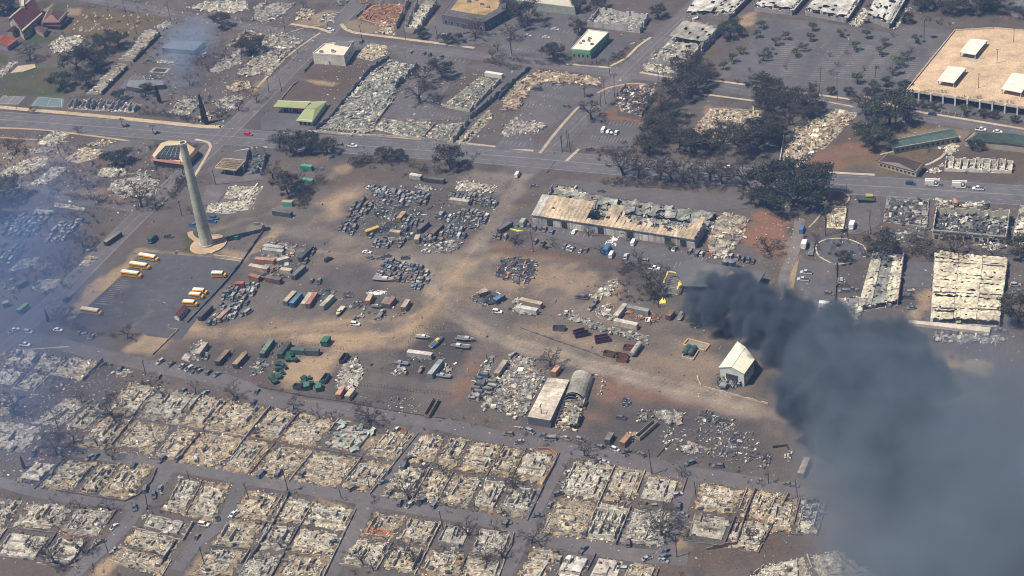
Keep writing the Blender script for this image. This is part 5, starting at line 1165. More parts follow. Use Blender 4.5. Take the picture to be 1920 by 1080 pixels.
# P: TR,BR,BL,TL
c = cen(P); openings(r,P[1],P[2],c,1,5.5,.05,4.6,'roller_door','clean',(.05,.055,.06)); openings(r,P[1],P[0],c,4,1.2,4,1.0)
m_ = MB(); g = W1('c3 1655,760'); rubble(m_, [(g[0]-6,g[1]-3),(g[0]+5,g[1]-4),(g[0]+6,g[1]+5),(g[0]-5,g[1]+6)], 1.2, 1.4, 2.2, DARK, 8, (.08,.08,.08)); tag(m_.build('burned_stock','rubble',None,(g[0],g[1],0)),'blackened heap of stock spilling from the white warehouse door','debris')
m_ = MB(); broken_wall(m_, *[p for p in W('c3 1410,720 1440,790')], 1.0,.3,(.5,.42,.34),1,gap=0); broken_wall(m_,*W('c3 1440,790 1920,915'),1.0,.3,(.46,.38,.3),2,gap=.02)
tag(m_.build('boundary_wall','wall',None,org(W('c3 1440,790'))),'low tan boundary wall running in front of the white warehouse','wall')
# ---- burning building with yellow frame
r = thing('burning_building','burning building with bright yellow end frame below grey roof panels','building',org(W('c3 1240,60')))
A0,A1,A2,A3 = [p[:2] for p in W('c3 1160,110 1205,0 1310,20 1270,130')]
for A,B in ((A0,A1),(A3,A2),(A1,A2)): m_ = MB(); m_.bar((*A,3.2),(*B,3.2),.7,.5,(.62,.44,.10)); m_.build('yellow_beam','clean',r)
for k in range(9): m_ = MB(); m_.bar((*lerp(A0,A1,(k+.5)/9),3.1),(*lerp(A3,A2,(k+.5)/9),3.1),.25,.25,(.22,.21,.2)); m_.build('rafter','scorched',r)
for k in (A0,A1,A2,A3,lerp(A0,A1,.5),lerp(A3,A2,.5)): m_ = MB(); m_.bar((*k,0),(*k,3.0),.4,.4,(.5,.38,.12)); m_.build('post','clean',r)
m_ = MB(); m_.prism([A0,A1,A2,A3],0,.15,(.18,.17,.16)); m_.build('floor_slab','rubble',r)
m_ = MB(); crumpled(m_, [lerp(A3,A2,.1),A2,A2+(4,1),lerp(A3,A2,.1)+(4,1)],6,2,4,.4,(.72,.52,.14),3); m_.build('yellow_sheet','clean',r)
q = [p[:2] for p in W('b3 1250,940 1330,870 1900,960 1830,1075 1310,1060',5)]
m_ = MB(); m_.prism(q,4.4,5.0,(.09,.09,.095),(.10,.10,.105)); m_.build('roof','road',r); m_ = MB(); m_.prism(inset(q,1.5),0,4.4,(.12,.115,.12)); m_.build('walls','wall',r)
m_ = MB(); g=[p[:2] for p in W('b3 1615,990 1650,955 1680,965 1640,1000',5.1)]; m_.prism(g,4.9,5.2,(.55,.40,.14)); m_.build('yellow_roof_panel','clean',r)
g = W1('c3 1160,185'); m_ = MB(); 
for k in range(5): m_.tube([(g[0]+k*.5-1,g[1]+.3*(k%2),0),(g[0]+k*.5-.9,g[1],.9+.5*(k%3)),(g[0]+k*.5-.8,g[1],1.6+.7*(k%3))],[.4,.3,.03],(1,.4,.1),5)
tag(m_.build('flame','flame',None,(g[0],g[1],0)),'small orange flame at the foot of the black smoke','fire')
# ---- shed with pale roof and quonset hut
r, P = flat_building('long shed with whitish-tan sheet roof among the burned yards','c3 335,722 490,738 352,1030 188,1002',4.0,(.10,.10,.105),(.66,.57,.46),0,name='long_shed',rmat='scorched')
for k in range(1,9): m_ = MB(); m_.bar((*lerp(P[0],P[3],k/9),4.05),(*lerp(P[1],P[2],k/9),4.05),.14,.08,(.58,.49,.39)); m_.build('roof_rib','scorched',r)
r = thing('quonset_hut','arched metal quonset hut with bare burned ribs beside the pale shed','hut',org(W('c3 540,900')))
a0, a1 = W1('c3 455,880')[:2], W1('c3 610,905')[:2]; b0 = W1('c3 395,1050')[:2]; ax = (a0-b0); ax = ax/np.linalg.norm(ax); c0 = (a0+a1)/2; half = np.linalg.norm(a1-a0)/2; sd = (a1-a0)/(2*half)
def arc(s, k, n=10): a = math.pi*k/n; p = c0+ax*s-sd*half*math.cos(a); return (*p, half*.95*math.sin(a)+.1)
m_ = MB(); V=[arc(s*2.0,k) for s in range(9) for k in range(11)]; m_.add(V,[(s*11+k,s*11+k+1,(s+1)*11+k+1,(s+1)*11+k) for s in range(8) for k in range(10)],(.40,.37,.31)); m_.build('arched_roof','scorched',r)
for s in range(1,8): m_ = MB(); m_.tube([arc(s*2.0,k) for k in range(11)],.14,(.3,.27,.23),4); m_.build('roof_rib','scorched',r)
for s in range(0,9): m_ = MB(); m_.tube([arc(-2.1*s-1,k) for k in range(11)],.13,(.2,.19,.18),4); m_.build('bare_rib','scorched',r)
m_ = MB(); crumpled(m_,[c0+sd*half*.2+ax*0,c0+sd*half,c0+sd*half-ax*19,c0+sd*half*.2-ax*19],4,14,2.6,.6,(.40,.38,.33),6,holes=.3); m_.build('fallen_cladding','scorched',r)
m_ = MB(); rubble(m_,[c0-sd*half,c0+sd*half,c0+sd*half-ax*20,c0-sd*half-ax*20],.5,1,.8,BEIGE,44,(.3,.27,.2)); tag(m_.build('rubble','rubble',r),kind='stuff')
# ---- big ruins on the right
r, P = ruin('small burned block with yellowish ash floor beside the turning circle','b4 490,640 495,500 645,500 620,650',BEIGE,.4,.9,.6,(.45,.42,.30),(0,1,2),wh=1.4,slab=(.46,.42,.28),inner=2)
ruin('field of dark mangled racks between two driveways','b4 905,600 930,430 1235,450 1220,640',DARK+ASH,.5,1.2,1.0,(.3,.28,.25),(1,2),wh=1.2,slab=(.2,.19,.17))
r, P = ruin('roofless burned shop hall with black collapsed interior and cream front piers','b4 1260,720 1290,540 1815,570 1785,760',DARK+TEAL,.5,1.5,1.6,(.50,.45,.36),((0,4.5),(1,4.5),(2,5.5)),slab=(.12,.12,.12),name='burned_shop_hall')
for k in range(9):
    if k % 3 == 1: continue
    A = lerp(P[0],P[3],(k+.5)/9); t,nr,L = outward(P[0],P[3],cen(P)); m_ = MB(); m_.box((*A,2.0),(L/9*.9,.4,4.0+.6*(k%2)),math.atan2(t[1],t[0]),np.array((.52,.45,.34))*(1-.12*(k%3))); w=m_.build('front_pier','wall',r)
    m_ = MB(); m_.box((*(A+nr*.2),1.4),(L/9*.5,.1,2.2),math.atan2(t[1],t[0]),(.04,.04,.04)); m_.build('shop_opening','wall',w)
m_ = MB(); m_.bar((*P[0],4.6),(*P[3],4.0),1.2,.5,(.25,.24,.23)); m_.build('sagging_lintel','scorched',r)
add_sheets(r,P,22,5,[(.5,.47,.38),(.12,.12,.13),(.2,.2,.2)],1.6,3)
ruin('pale rubble strip at the right picture edge beside the shop hall','b4 1830,740 1890,480 2000,480 1960,780',WHITE,.4,1.2,1.0,slab=(.3,.28,.24),name='debris_heap',cat='debris')
r, P = ruin('long narrow warehouse ruin with white crumpled left roof and dark right lane','b4 770,1075 800,930 1050,930 1030,1075',WHITE,.35,1.2,1.0,(.42,.38,.34),(),slab=(.3,.29,.27))
r, P = ruin('narrow warehouse ruin of crumpled white sheets running into the smoke','c4 725,250 830,-140 1055,-140 1010,200',WHITE+TEAL,.25,1.3,1.0,(.42,.36,.32),((2,4.5),),slab=(.3,.29,.27),name='burned_warehouse')
rgn = np.random.default_rng(12)
for i in range(8):
    for j in range(3):
        m_ = MB(); crumpled(m_, sub(P,i/8+.004,(i+1)/8-.004,j/3+.004,(j+1)/3-.004),5,6,2.5+.5*(j==0),.25,np.array((.64,.58,.46) if j!=1 else (.30,.30,.27))*rgn.uniform(.8,1.1),i*9+j,holes=.06,var=.15,fold=.35); m_.build('roof_sheet','scorched',r)
r, P = ruin('large square warehouse collapsed under a bright crumpled cream roof','c4 1245,330 1275,-160 1800,-100 1740,360',WHITE,.1,1.2,1.0,(.4,.34,.3),((2,3.5),),slab=(.35,.33,.3),name='burned_warehouse',cap=1200)
for i in range(9):
    for j in range(3):
        m_ = MB(); crumpled(m_, sub(P,i/9+.003,(i+1)/9-.003,j/3+.002+.01*(i%2),(j+1)/3-.004+.01*(i%2)),8,10,2.6+.6*rgn.random(),.22,np.array((.70,.62,.46))*rgn.uniform(.85,1.08),200+i*9+j,holes=.02,var=.12,fold=.42); m_.build('roof_sheet','scorched',r)
for k in range(4): m_ = MB(); a,b_ = bil(P,(k+.6)/4.4,.02),bil(P,(k+.75)/4.4,.98); m_.bar((*a,3.1),(*b_,3.3),.4,.4,(.12,.11,.1)); m_.build('exposed_beam','scorched',r)
m_ = MB(); m_.prism([p[:2] for p in W('c4 1085,345 1090,325 1680,380 1670,415')],0,1.4,(.60,.52,.42)); w=m_.build('loading_wall','wall',None,org(W('c4 1400,370'))); tag(w,'long pale loading dock wall below the collapsed cream roof','wall')
ruin('grey debris belt below the collapsed cream roofed warehouse','c4 1240,470 1260,390 1800,420 1790,490',ASH,.5,1,.7,slab=None,name='debris_heap',cat='debris',base=(.2,.19,.18))
ruin('burned storage lane rubble between the fence and the narrow warehouse','c4 545,370 570,140 760,140 740,370',ASH,.5,.9,.5,slab=None,name='debris_heap',cat='debris',base=(.17,.165,.165))
# ---- commercial ruins between the streets
ruin('broad field of grey-green rubble behind the petrol station','a2 490,940 860,520 1040,440 1220,480 1050,650 1030,720 900,890 870,970',TEAL+ASH,.55,1.1,.9,(.38,.34,.29),(5,),wh=1.5,slab=None,base=(.25,.24,.21),cap=3500)
ruin('teal-grey heap of fallen roofing behind a dark barred wall','a2 960,520 1000,430 1210,480 1040,640',TEAL+WHITE,.5,1.1,1.1,(.22,.22,.22),((2,4.0),),slab=None,base=(.3,.3,.26))
ruin('square lot of beige rubble beside the white box building','a2 750,410 850,310 980,330 990,390 870,440',BEIGE,.6,.8,.5,slab=(.36,.3,.22))
ruin('low beige ruin of shops with green-grey rubble along the highway wall','a2 890,930 940,870 1300,880 1270,960 1180,1000',TEAL+BEIGE,.6,.9,.8,(.42,.38,.31),(1,),slab=(.4,.35,.27))
ruin('walled ruin at the corner between highway and parking court','a2 1230,1010 1330,900 1570,880 1460,1030',TEAL+BEIGE,.5,.9,.8,(.3,.28,.26),((0,2),(2,4.0),(3,2.2)),slab=(.3,.27,.23),inner=3)
ruin('long ruin of green-grey rubble with a white trailer at its top end','a2 1380,770 1650,550 1800,590 1580,810',TEAL+BEIGE,.55,1.0,.8,(.44,.40,.33),((2,3.0),(3,2.2)),slab=(.34,.31,.26),inner=2)
terrace('row of narrow burned shop cells climbing along a long dark wall','a2 1480,1030','a2 1690,830',11,6,3.4,8,(.50,.44,.32),flip=1)
def long_wall(label, s, h, col, th=.35, gap=0.03, name='boundary_wall', mat='wall'):
    P_ = W(s); m_ = MB()
    for i in range(len(P_)-1): _seed[0]+=1; broken_wall(m_, P_[i], P_[i+1], h, th, np.array(col), _seed[0], gap, 2.0)
    o = m_.build(name, mat, None, org(P_)); tag(o, label, 'wall'); return o
long_wall('long dark firewall between the shop cells and the parking court','a2 1580,860 1660,800 1910,590',4.0,(.16,.15,.15),gap=0)
long_wall('tall dark wall behind the petrol station rubble field','a2 470,935 560,870 740,650 860,510 1000,420',3.0,(.14,.15,.18),gap=0)
long_wall('cream roadside wall along the upper edge of the highway','a2 480,950 700,975 1080,990 1440,1028',1.6,(.48,.42,.34),gap=.05)
long_wall('low dark wall from the restaurant car park to the street','a3 -20,720 100,590 210,495',3.0,(.15,.15,.17),gap=0)
long_wall('dark retaining wall beside the lower burned terrace','a1 735,685 920,495',2.5,(.06,.065,.08),gap=0); long_wall('dark retaining wall beside the upper burned terrace','a1 965,450 1155,255',2.5,(.06,.065,.08),gap=0)
long_wall('low wall stepping along the street beside the brown cleared lot','a2 220,720 300,620 340,590',1.0,(.34,.30,.25)); long_wall('dark hedge-topped wall between white box building and road','a2 380,530 450,450',1.6,(.10,.11,.10))
ruin('ring of brown rubble framing the striped restaurant car park','a3 0,720 100,600 260,500 480,520 730,570 690,620 330,590 210,650 130,800 0,810',BEIGE+RUST,.5,.9,.8,slab=None,base=(.33,.26,.18),wall=(.4,.34,.26),walls=(),cap=2200)
ruin('grey-brown heap between highway and restaurant car park','a3 0,1000 0,900 90,850 330,890 340,930 130,980',ASH+BEIGE,.5,.9,.7,slab=None,base=(.25,.22,.19))
ruin('corner ruin of dark roof fragments on red paving under palms','a3 830,700 900,630 1110,610 1090,720 1010,840 860,800',DARK+RUST+BEIGE,.55,1.3,1.4,(.3,.26,.22),(0,3),wh=3,slab=(.3,.22,.16))
ruin('wide square of beige rubble under the scorched street trees','a3 1380,930 1500,790 1840,800 1900,880 1740,1020 1560,1050',BEIGE,.6,.9,.7,(.42,.38,.3),(1,),wh=1,slab=(.34,.3,.23))
ruin('beige rubble wedge between scorched trees and the brown slope','a4 180,1000 270,920 560,800 720,830 480,1075 170,1075',BEIGE,.6,1.0,.9,(.44,.4,.32),(2,),wh=1.4,slab=(.34,.3,.23))
ruin('beige rubble patch ending in a white wall stub at the highway','b4 160,190 190,0 510,0 430,90 290,210',BEIGE,.6,1.0,.9,(.66,.62,.54),((0,2.0),),slab=(.34,.3,.23))
for i,(s,lb,pal) in enumerate((
 ('a1 1330,60 1480,10 1780,0 1800,60 1700,100 1460,80','pale rubble of houses beyond the upper street',WHITE),('a1 1100,190 1200,150 1270,190 1150,230','grey rubble patch between graveyard and rising smoke',ASH),
 ('a1 340,330 430,260 620,270 560,370 380,390','pale rubble below the church lawn',WHITE),('a1 0,500 90,440 150,430 90,500 0,580','grey rubble strip at the school field edge',ASH),
 ('a1 1620,340 1760,210 1900,240 1820,330','pale rubble lot beside the smoky lane, upper one',BEIGE),('a1 1490,520 1640,390 1760,330 1740,460 1560,540','grey rubble lot beside the smoky lane, middle one',ASH),
 ('a1 1590,650 1700,580 1820,590 1820,640 1700,670','pale rubble lot left of the cross street, small one',BEIGE),('a1 1690,540 1920,300 1920,520 1800,560','long grey rubble strip left of the cross street',ASH+BEIGE),
 ('a1 1520,740 1640,680 1760,700 1700,800 1560,790','grey rubble lot behind the highway corner',ASH),('a1 1200,820 1320,690 1490,740 1340,850','ash rubble behind the highway verge',ASH+DARK),('a1 1370,870 1450,800 1560,830 1500,890','pale rubble at the highway corner',BEIGE),
 ('a1 1810,150 1830,60 1920,80 1920,160','rubble lot at the top beside the smoky lane end',ASH),
 ('a2 0,150 130,20 330,20 240,110 110,170','rubble lot above the upper street, leftmost of three',ASH),('a2 300,140 350,60 490,70 420,150','walled square of beige rubble above the upper street',BEIGE),('a2 480,160 520,90 640,90 600,170','grey rubble fan in the tan lot above the street',ASH),
 ('a2 900,240 960,150 1060,170 1040,260','beige rubble in front of the roofless orange shop',BEIGE),('a2 30,520 60,270 220,230 390,290 240,420 140,560','large pale rubble lot left of the sloping street',ASH+BEIGE),
 ('a3 600,1020 700,880 660,870 560,1000','x',None))):
    if pal is None: continue
    ruin(lb, s, pal, .5, .9, .7, slab=None, base=np.array(pal[0])*.6, cap=1600, name='burned_house_lot')
# ---- left side lots
for s, lb, pal in (('b1 0,240 100,190 260,130 350,130 330,190 130,290 20,290','long pale ruin left of the side road, upper one',WHITE),('b1 180,340 300,270 380,200 490,210 420,270 300,350','pale walled ruin left of the side road, lower one',WHITE),
 ('b1 460,150 600,60 740,80 740,130 560,180','pale ruin beside the dark leafless clump',BEIGE),('b1 260,40 310,-10 410,-60 500,-30 400,60','white roofless house near the highway pavement',WHITE),('b1 700,270 730,210 900,210 910,260 800,280','white ruin on brown yard above the spreading tree',WHITE),
 ('b1 770,370 830,300 1000,270 1150,300 1120,400 900,430','grey ruin behind the spreading bare tree',ASH),('b1 1610,430 1650,340 1900,350 1860,400 1780,440','white rubble lot behind the stack, farther one',WHITE),('b1 1480,530 1500,470 1700,450 1850,430 1800,510 1640,545','white rubble lot behind the stack, nearer one',WHITE),
 ('b1 390,490 400,460 620,500 600,520','low row of pale rubble along the side lane',WHITE),('b1 560,940 620,840 710,850 660,910','small pale ruin left of the railway road',BEIGE),('b1 240,530 260,505 390,520 360,560','collapsed white roof at the smoky car lot',WHITE),
 ('c1 230,80 280,20 440,10 420,70 300,110','circular ruin of black and grey debris left of the road',ASH+DARK),('b1 60,960 150,870 290,850 230,920','grey ruin in the smoke at the left edge',ASH)):
    ruin(lb, s, pal, .55, .8, .6, slab=(.30,.27,.22), walls=(), cap=1500, name='burned_house_lot', wall=(.5,.47,.4))

for s, lb, pal in (('b1 0,330 60,310 170,340 120,390 0,380','grey house lot at the left end of the side road',ASH),('b1 560,60 700,10 830,20 760,60','pale lot above the dark leafless clump',BEIGE),('b1 200,100 260,60 420,80 330,120','pale lot between two long ruins',ASH),('b1 930,260 1000,230 1120,260 1060,300','grey scrap lot left of the octagonal restaurant',ASH),
 ('b1 0,120 50,90 160,120 60,170','burned lot under the bare tree at the left',ASH+DARK),('b1 640,760 760,790 660,830 560,810','dark burned lot below the bus wreck',DARK),('b1 200,900 330,880 420,930 260,980','hazy grey lot under thick smoke',ASH+DARK),('c1 0,40 90,10 180,60 60,130','hazy dark lot left of the green roofs',DARK+ASH),
 ('c1 560,380 640,370 720,420 640,470','scorched wrecks below the bus lot',DARK+ASH),('c1 760,690 900,640 1000,690 900,730','grey lot at the top of the half cleared lots',ASH),('a1 1000,560 1120,520 1240,540 1220,580 1040,580','dark hedge rubble beside the lower court',DARK+ASH),('a1 1040,440 1200,430 1300,450 1240,470','pale planter rubble behind the court',WHITE),
 ('a2 0,60 60,20 130,10 60,90','grey lot at the top of the smoky lane',ASH),('a2 560,40 640,0 720,0 690,50','dark lot above the upper street corner',DARK+ASH),('a2 740,20 780,0 860,0 830,40','rusty lot behind the roofless orange shop',RUST+ASH),('a3 1420,20 1500,0 1560,10 1500,40','pale debris before the first mall wing',WHITE),('a3 1010,470 1060,450 1280,500 1270,540 1010,520','white debris fringe at the burned supermarket corner',WHITE),
 ('a4 640,180 760,60 830,90 740,210','pale debris between the third and fourth mall wing',WHITE),('a4 960,230 1080,40 1120,60 1000,220','pale debris right of the fourth mall wing',WHITE),('b4 1260,480 1290,420 1400,450 1420,500','white debris behind the shop hall, left',WHITE),('b4 1450,460 1640,450 1640,500 1450,500','white debris behind the shop hall, middle',WHITE),('b4 1560,770 1700,740 1830,770 1700,830','white sheets fallen in front of the shop hall',WHITE),
 ('b4 860,720 1000,640 1240,640 1200,740 960,760','dark burned yard below the field of racks',DARK+ASH),('b4 1300,70 1400,20 1480,60 1400,140','pale debris on the school grass',WHITE),('b4 1190,260 1260,200 1340,170 1330,250','pale debris left of the burned classrooms',WHITE),('b3 350,400 400,330 560,360 640,400 560,420','pale roof debris behind the long warehouse left end',WHITE+TEAL)):
    ruin(lb, s, pal, .5, .75, .6, slab=None, base=np.array(pal[0])*.55, cap=900, name='burned_house_lot', wall=(.5,.47,.4))
# ---- rubble in the yards
for s, lb, pal, d in (('b2 870,440 1120,480 1260,520 1230,580 1050,620 880,560','dark mechanical scrap in the middle of the wrecked car yard',DARK+ASH,.35),('b2 1460,310 1560,300 1790,340 1760,400 1480,380','ring of white ash and pipes beside the yard lane',WHITE,.5),
 ('b2 1340,590 1500,560 1740,560 1620,660 1430,640','scrap heaps at the right side of the wrecked car yard',DARK+ASH,.35),('b2 1180,790 1460,720 1540,760 1450,830 1300,830','grey scrap heap at the front corner of the car yard',ASH,.45),('b2 880,650 1000,600 1230,660 1180,740 960,740','scrap between the box trailers in the car yard',DARK,.3),
 ('b2 1160,340 1310,340 1290,400 1180,380','white scrap at the back of the car yard',ASH,.5),('b2 60,800 120,730 360,760 330,830 180,960 90,960','burned goods between the containers beside the bus lot wall',ASH+RUST,.4),('b2 0,1010 120,960 300,960 200,1040','scorched goods at the foot of the container row',DARK+RUST,.4),
 ('b2 1740,1000 1800,870 1920,840 2000,900 1940,1060','ring of burned machinery on the tan yard',DARK+RUST,.45),('c2 470,190 500,90 620,100 580,180','black scrap between pale containers',DARK,.6),('c2 640,170 680,110 760,110 740,160','mangled dark frame beside the containers',DARK,.5),
 ('c2 730,310 770,260 830,190 840,230 790,310','scrap line at the small yard fence',DARK,.5),('c2 0,690 30,600 110,590 130,660 60,720','burned vehicles pile behind the green containers',ASH,.5),('c2 160,500 230,460 260,470 190,520','scrap between two dark green containers',DARK,.6),
 ('c2 600,760 660,620 760,560 800,620 830,700 760,830 620,830','bent white and grey scrap heap between yard and lane',WHITE+DARK,.6),('c2 830,680 850,620 900,600 880,650','dark twisted scrap at the lane edge',DARK,.5),('c2 1130,600 1150,560 1290,570 1280,620','white debris strip behind the pale trailer',ASH,.5),
 ('c2 1380,700 1400,620 1470,640 1460,700','circle of scrap wire beside the teal trailer',ASH,.5),('c2 980,960 1010,840 1100,860 1240,880 1200,1000 1060,980','strewn white pipes behind the lane fence',ASH,.35),('c2 1600,760 1700,560 1800,540 1740,640 1660,900 1640,950','scrap beside the line of burned vans',ASH+DARK,.4),
 ('c2 1640,960 1720,740 1900,560 2060,580 2040,700 1960,860 1900,1000','dense grey field of racks and timber beside the pale shed',ASH+BEIGE,.55),('c3 0,900 0,700 100,590 230,620 330,700 180,1000 60,1050','dense bleached scrap field at the pale shed wall',ASH+BEIGE,.6),
 ('c3 490,720 540,670 720,710 640,760','twisted dark beams behind the quonset hut',DARK+ASH,.5),('c3 690,860 740,700 770,720 720,880','white broken pipes right of the quonset hut',WHITE,.5),('c3 380,270 460,220 700,330 1080,420 1060,490 880,440 640,380','grey burned materials strip along the maroon bins',ASH+DARK,.45),
 ('c3 660,260 760,170 820,200 800,330','grey scrap left of the box trailers',ASH,.5),('c3 870,270 920,220 1040,250 1160,270 1120,340 980,320','rusty scrap court between three box trailers',RUST+ASH,.5),('c3 640,130 760,30 850,0 860,60 720,170 620,150','white ash sweep across the grey terrace',WHITE,.4),
 ('c3 60,230 70,160 140,150 280,200 250,290 130,280','white scrap around the twin pale trailers',ASH,.5),('c3 840,930 860,870 950,880 960,940','dark scrap patch on red soil',DARK,.6),('c3 1080,1010 1100,950 1240,950 1340,980 1300,1060 1200,1075','white scrap field left of the smoke edge',ASH,.5),
 ('d3 1130,130 1180,-10 1280,-30 1260,100 1160,170','white strewn scrap beside the tan trailer',ASH,.5),('d3 1460,210 1530,20 1640,-40 1740,-20 1640,130 1540,220','white strewn scrap rows near the smoke',ASH,.5),('d3 1250,200 1280,120 1430,130 1440,200','grey scrap line above the lower street',ASH+DARK,.5),
 ('c3 200,1060 160,1000 190,1075 140,1120 80,1075','grey scrap at the shed corner',ASH,.5),('d4 0,300 40,170 130,190 60,330','dark rows of racks near the smoke edge',DARK,.5),('d4 180,250 210,160 260,170 230,270','white ash heap near the smoke edge',WHITE,.6),
 ('b3 0,1010 80,850 280,880 250,1010 180,1050 60,980','ring of burned machine parts beside the tan yard bank',DARK+RUST+ASH,.35),('c2 1570,150 1640,90 1720,90 1840,130 1820,190 1690,220 1580,190','burned trucks heap in the small fenced yard',DARK+ASH,.35),('c1 1310,600 1390,480 1460,440 1520,490 1480,590 1420,620','grey scrap around the burned bus body',ASH,.5),
 ('c1 1820,650 1840,600 1920,600 1900,700 1800,720','burned engines heap beside the green bins',DARK+ASH,.4),('b3 1490,860 1520,790 1650,800 1620,870','pale rubble behind the burned hatchbacks',WHITE,.5),('c3 960,1000 1000,950 1080,960 1060,1040 980,1060','grey scrap patch right of the quonset shadow',ASH+DARK,.5),('c3 1380,1000 1440,940 1560,980 1500,1060','dark scrap patch under the lane bend',DARK+ASH,.5),('c3 1500,1060 1530,1000 1700,1020 1660,1075','twisted racks near the smoke foot',DARK+ASH,.5),('d3 1580,200 1650,60 1760,20 1720,180 1640,260','dark rack rows left of the smoke',DARK,.6),('d3 1770,250 1800,130 1900,110 1880,260','grey strewn rows at the smoke foot',ASH+DARK,.5),('d3 880,60 940,20 1000,40 940,120','beige debris below the gutted trailer',BEIGE,.5),('c2 1000,700 1060,620 1120,650 1080,720','grey debris around the skiffs',ASH,.4),('c2 700,230 740,170 830,180 800,230','scrap beside the small rusty white container',DARK+ASH,.4),('c2 860,330 900,280 990,250 960,310','scrap around the grey boat trailer',DARK+ASH,.4),('d3 1110,150 1180,-60 1500,-80 1860,60 1880,260 1500,240 1250,200','thin grey scrap strewn across the lower right yard',ASH+DARK,.34),('c2 1060,700 1100,470 1240,390 1600,420 1540,560 1460,720','thin scrap strewn through the boat yard',DARK+ASH,.07),('c2 730,320 800,190 1150,160 1120,260 960,340','thin scrap strewn through the small container yard',DARK+ASH,.1),('c2 10,700 90,460 290,470 270,560 130,740','burned goods strewn between the green containers',DARK+ASH,.2),('c1 1320,610 1400,460 1800,490 1740,700','thin scrap around the brown containers',DARK+ASH,.1),('b2 650,660 850,340 1310,340 1780,410 1740,600 1470,820 900,780','thin scrap between the rows of the big car yard',DARK+ASH,.12),('b2 60,830 130,740 400,760 370,980 130,1040','thin scrap around the burned container cluster',ASH+DARK+RUST,.2)):
    if lb == 'x': continue
    thin = 'strewn' in lb or lb.startswith('thin'); ruin(lb, s, pal, d, .6 if thin else .9, .3 if thin else .8, slab=None, base=None if thin else np.array(pal[1])*.55, cap=1500, name='scrap_heap', cat='debris', bed=not thin)
# ================================================================ BURNED HOUSES
BLOCKS = [
 ('p 250,718 775,812 685,925 150,838', 2, 8, 'block below the long lane'),
 ('p 75,858 290,872 243,938 18,912', 1, 4, 'rounded block at left'),
 ('p 338,893 434,908 402,985 303,958', 1, 2, 'small rounded block'),
 ('p 270,962 362,982 300,1085 205,1050', 3, 1, 'narrow column below it'),
 ('p -20,932 215,958 140,1065 -90,1035', 2, 3, 'lower left corner'),
 ('p 466,920 664,956 600,1090 360,1080', 3, 3, 'block left of the crossroads'),
 ('p 790,812 1045,850 985,975 718,930', 2, 5, 'block above the crossroads'),
 ('p 705,960 960,1000 925,1100 640,1058', 2, 4, 'block right of the crossroads'),
 ('p 1080,862 1285,897 1240,1028 1012,1002', 2, 3, 'block around the white house'),
 ('p 1312,905 1476,928 1420,1036 1282,1012', 2, 2, 'inside the brown retaining wall'),
 ('p 1440,925 1548,945 1530,1005 1425,1000', 1, 2, 'last before the smoke'),
 ('p 1005,1022 1235,1058 1215,1112 962,1092', 1, 4, 'right bottom edge'),
 ('p 1440,1056 1572,1030 1660,1085 1380,1100', 1, 2, 'bottom edge beside the smoke'),
 ('p 30,652 122,672 62,735 -20,718', 2, 2, 'left junction corner block'),
 ('p 138,668 198,680 152,716 95,702', 1, 1, 'dark walled lot beside the left junction'),
 ('p 0,788 78,800 45,850 -40,840', 1, 1, 'lot below the left junction'),
 ('p 120,745 215,765 160,815 60,795', 1, 2, 'among bare trees at left'),
 ('p -30,735 40,745 10,785 -60,775', 1, 1, 'lot at the left edge among bare trees'),
]
TONES = [('beige',BEIGE),('pale',WHITE),('ash grey',ASH),('beige',BEIGE),('sandy',BEIGE),('beige',BEIGE),('greyish',BEIGE+ASH),('sandy',BEIGE+WHITE)]
hr = random.Random(8); LOTS = {}
def lot_label(tone, r, c, rows, cols, phrase):
    pos = ('' if cols == 1 else f'{ORD[c]} from left'); row = ('' if rows == 1 else (('upper row' if r == 0 else 'lower row') if rows == 2 else ['top row','middle row','bottom row'][r]))
    return f'{tone} burned house lot, ' + ', '.join(x for x in (pos, row, phrase) if x)
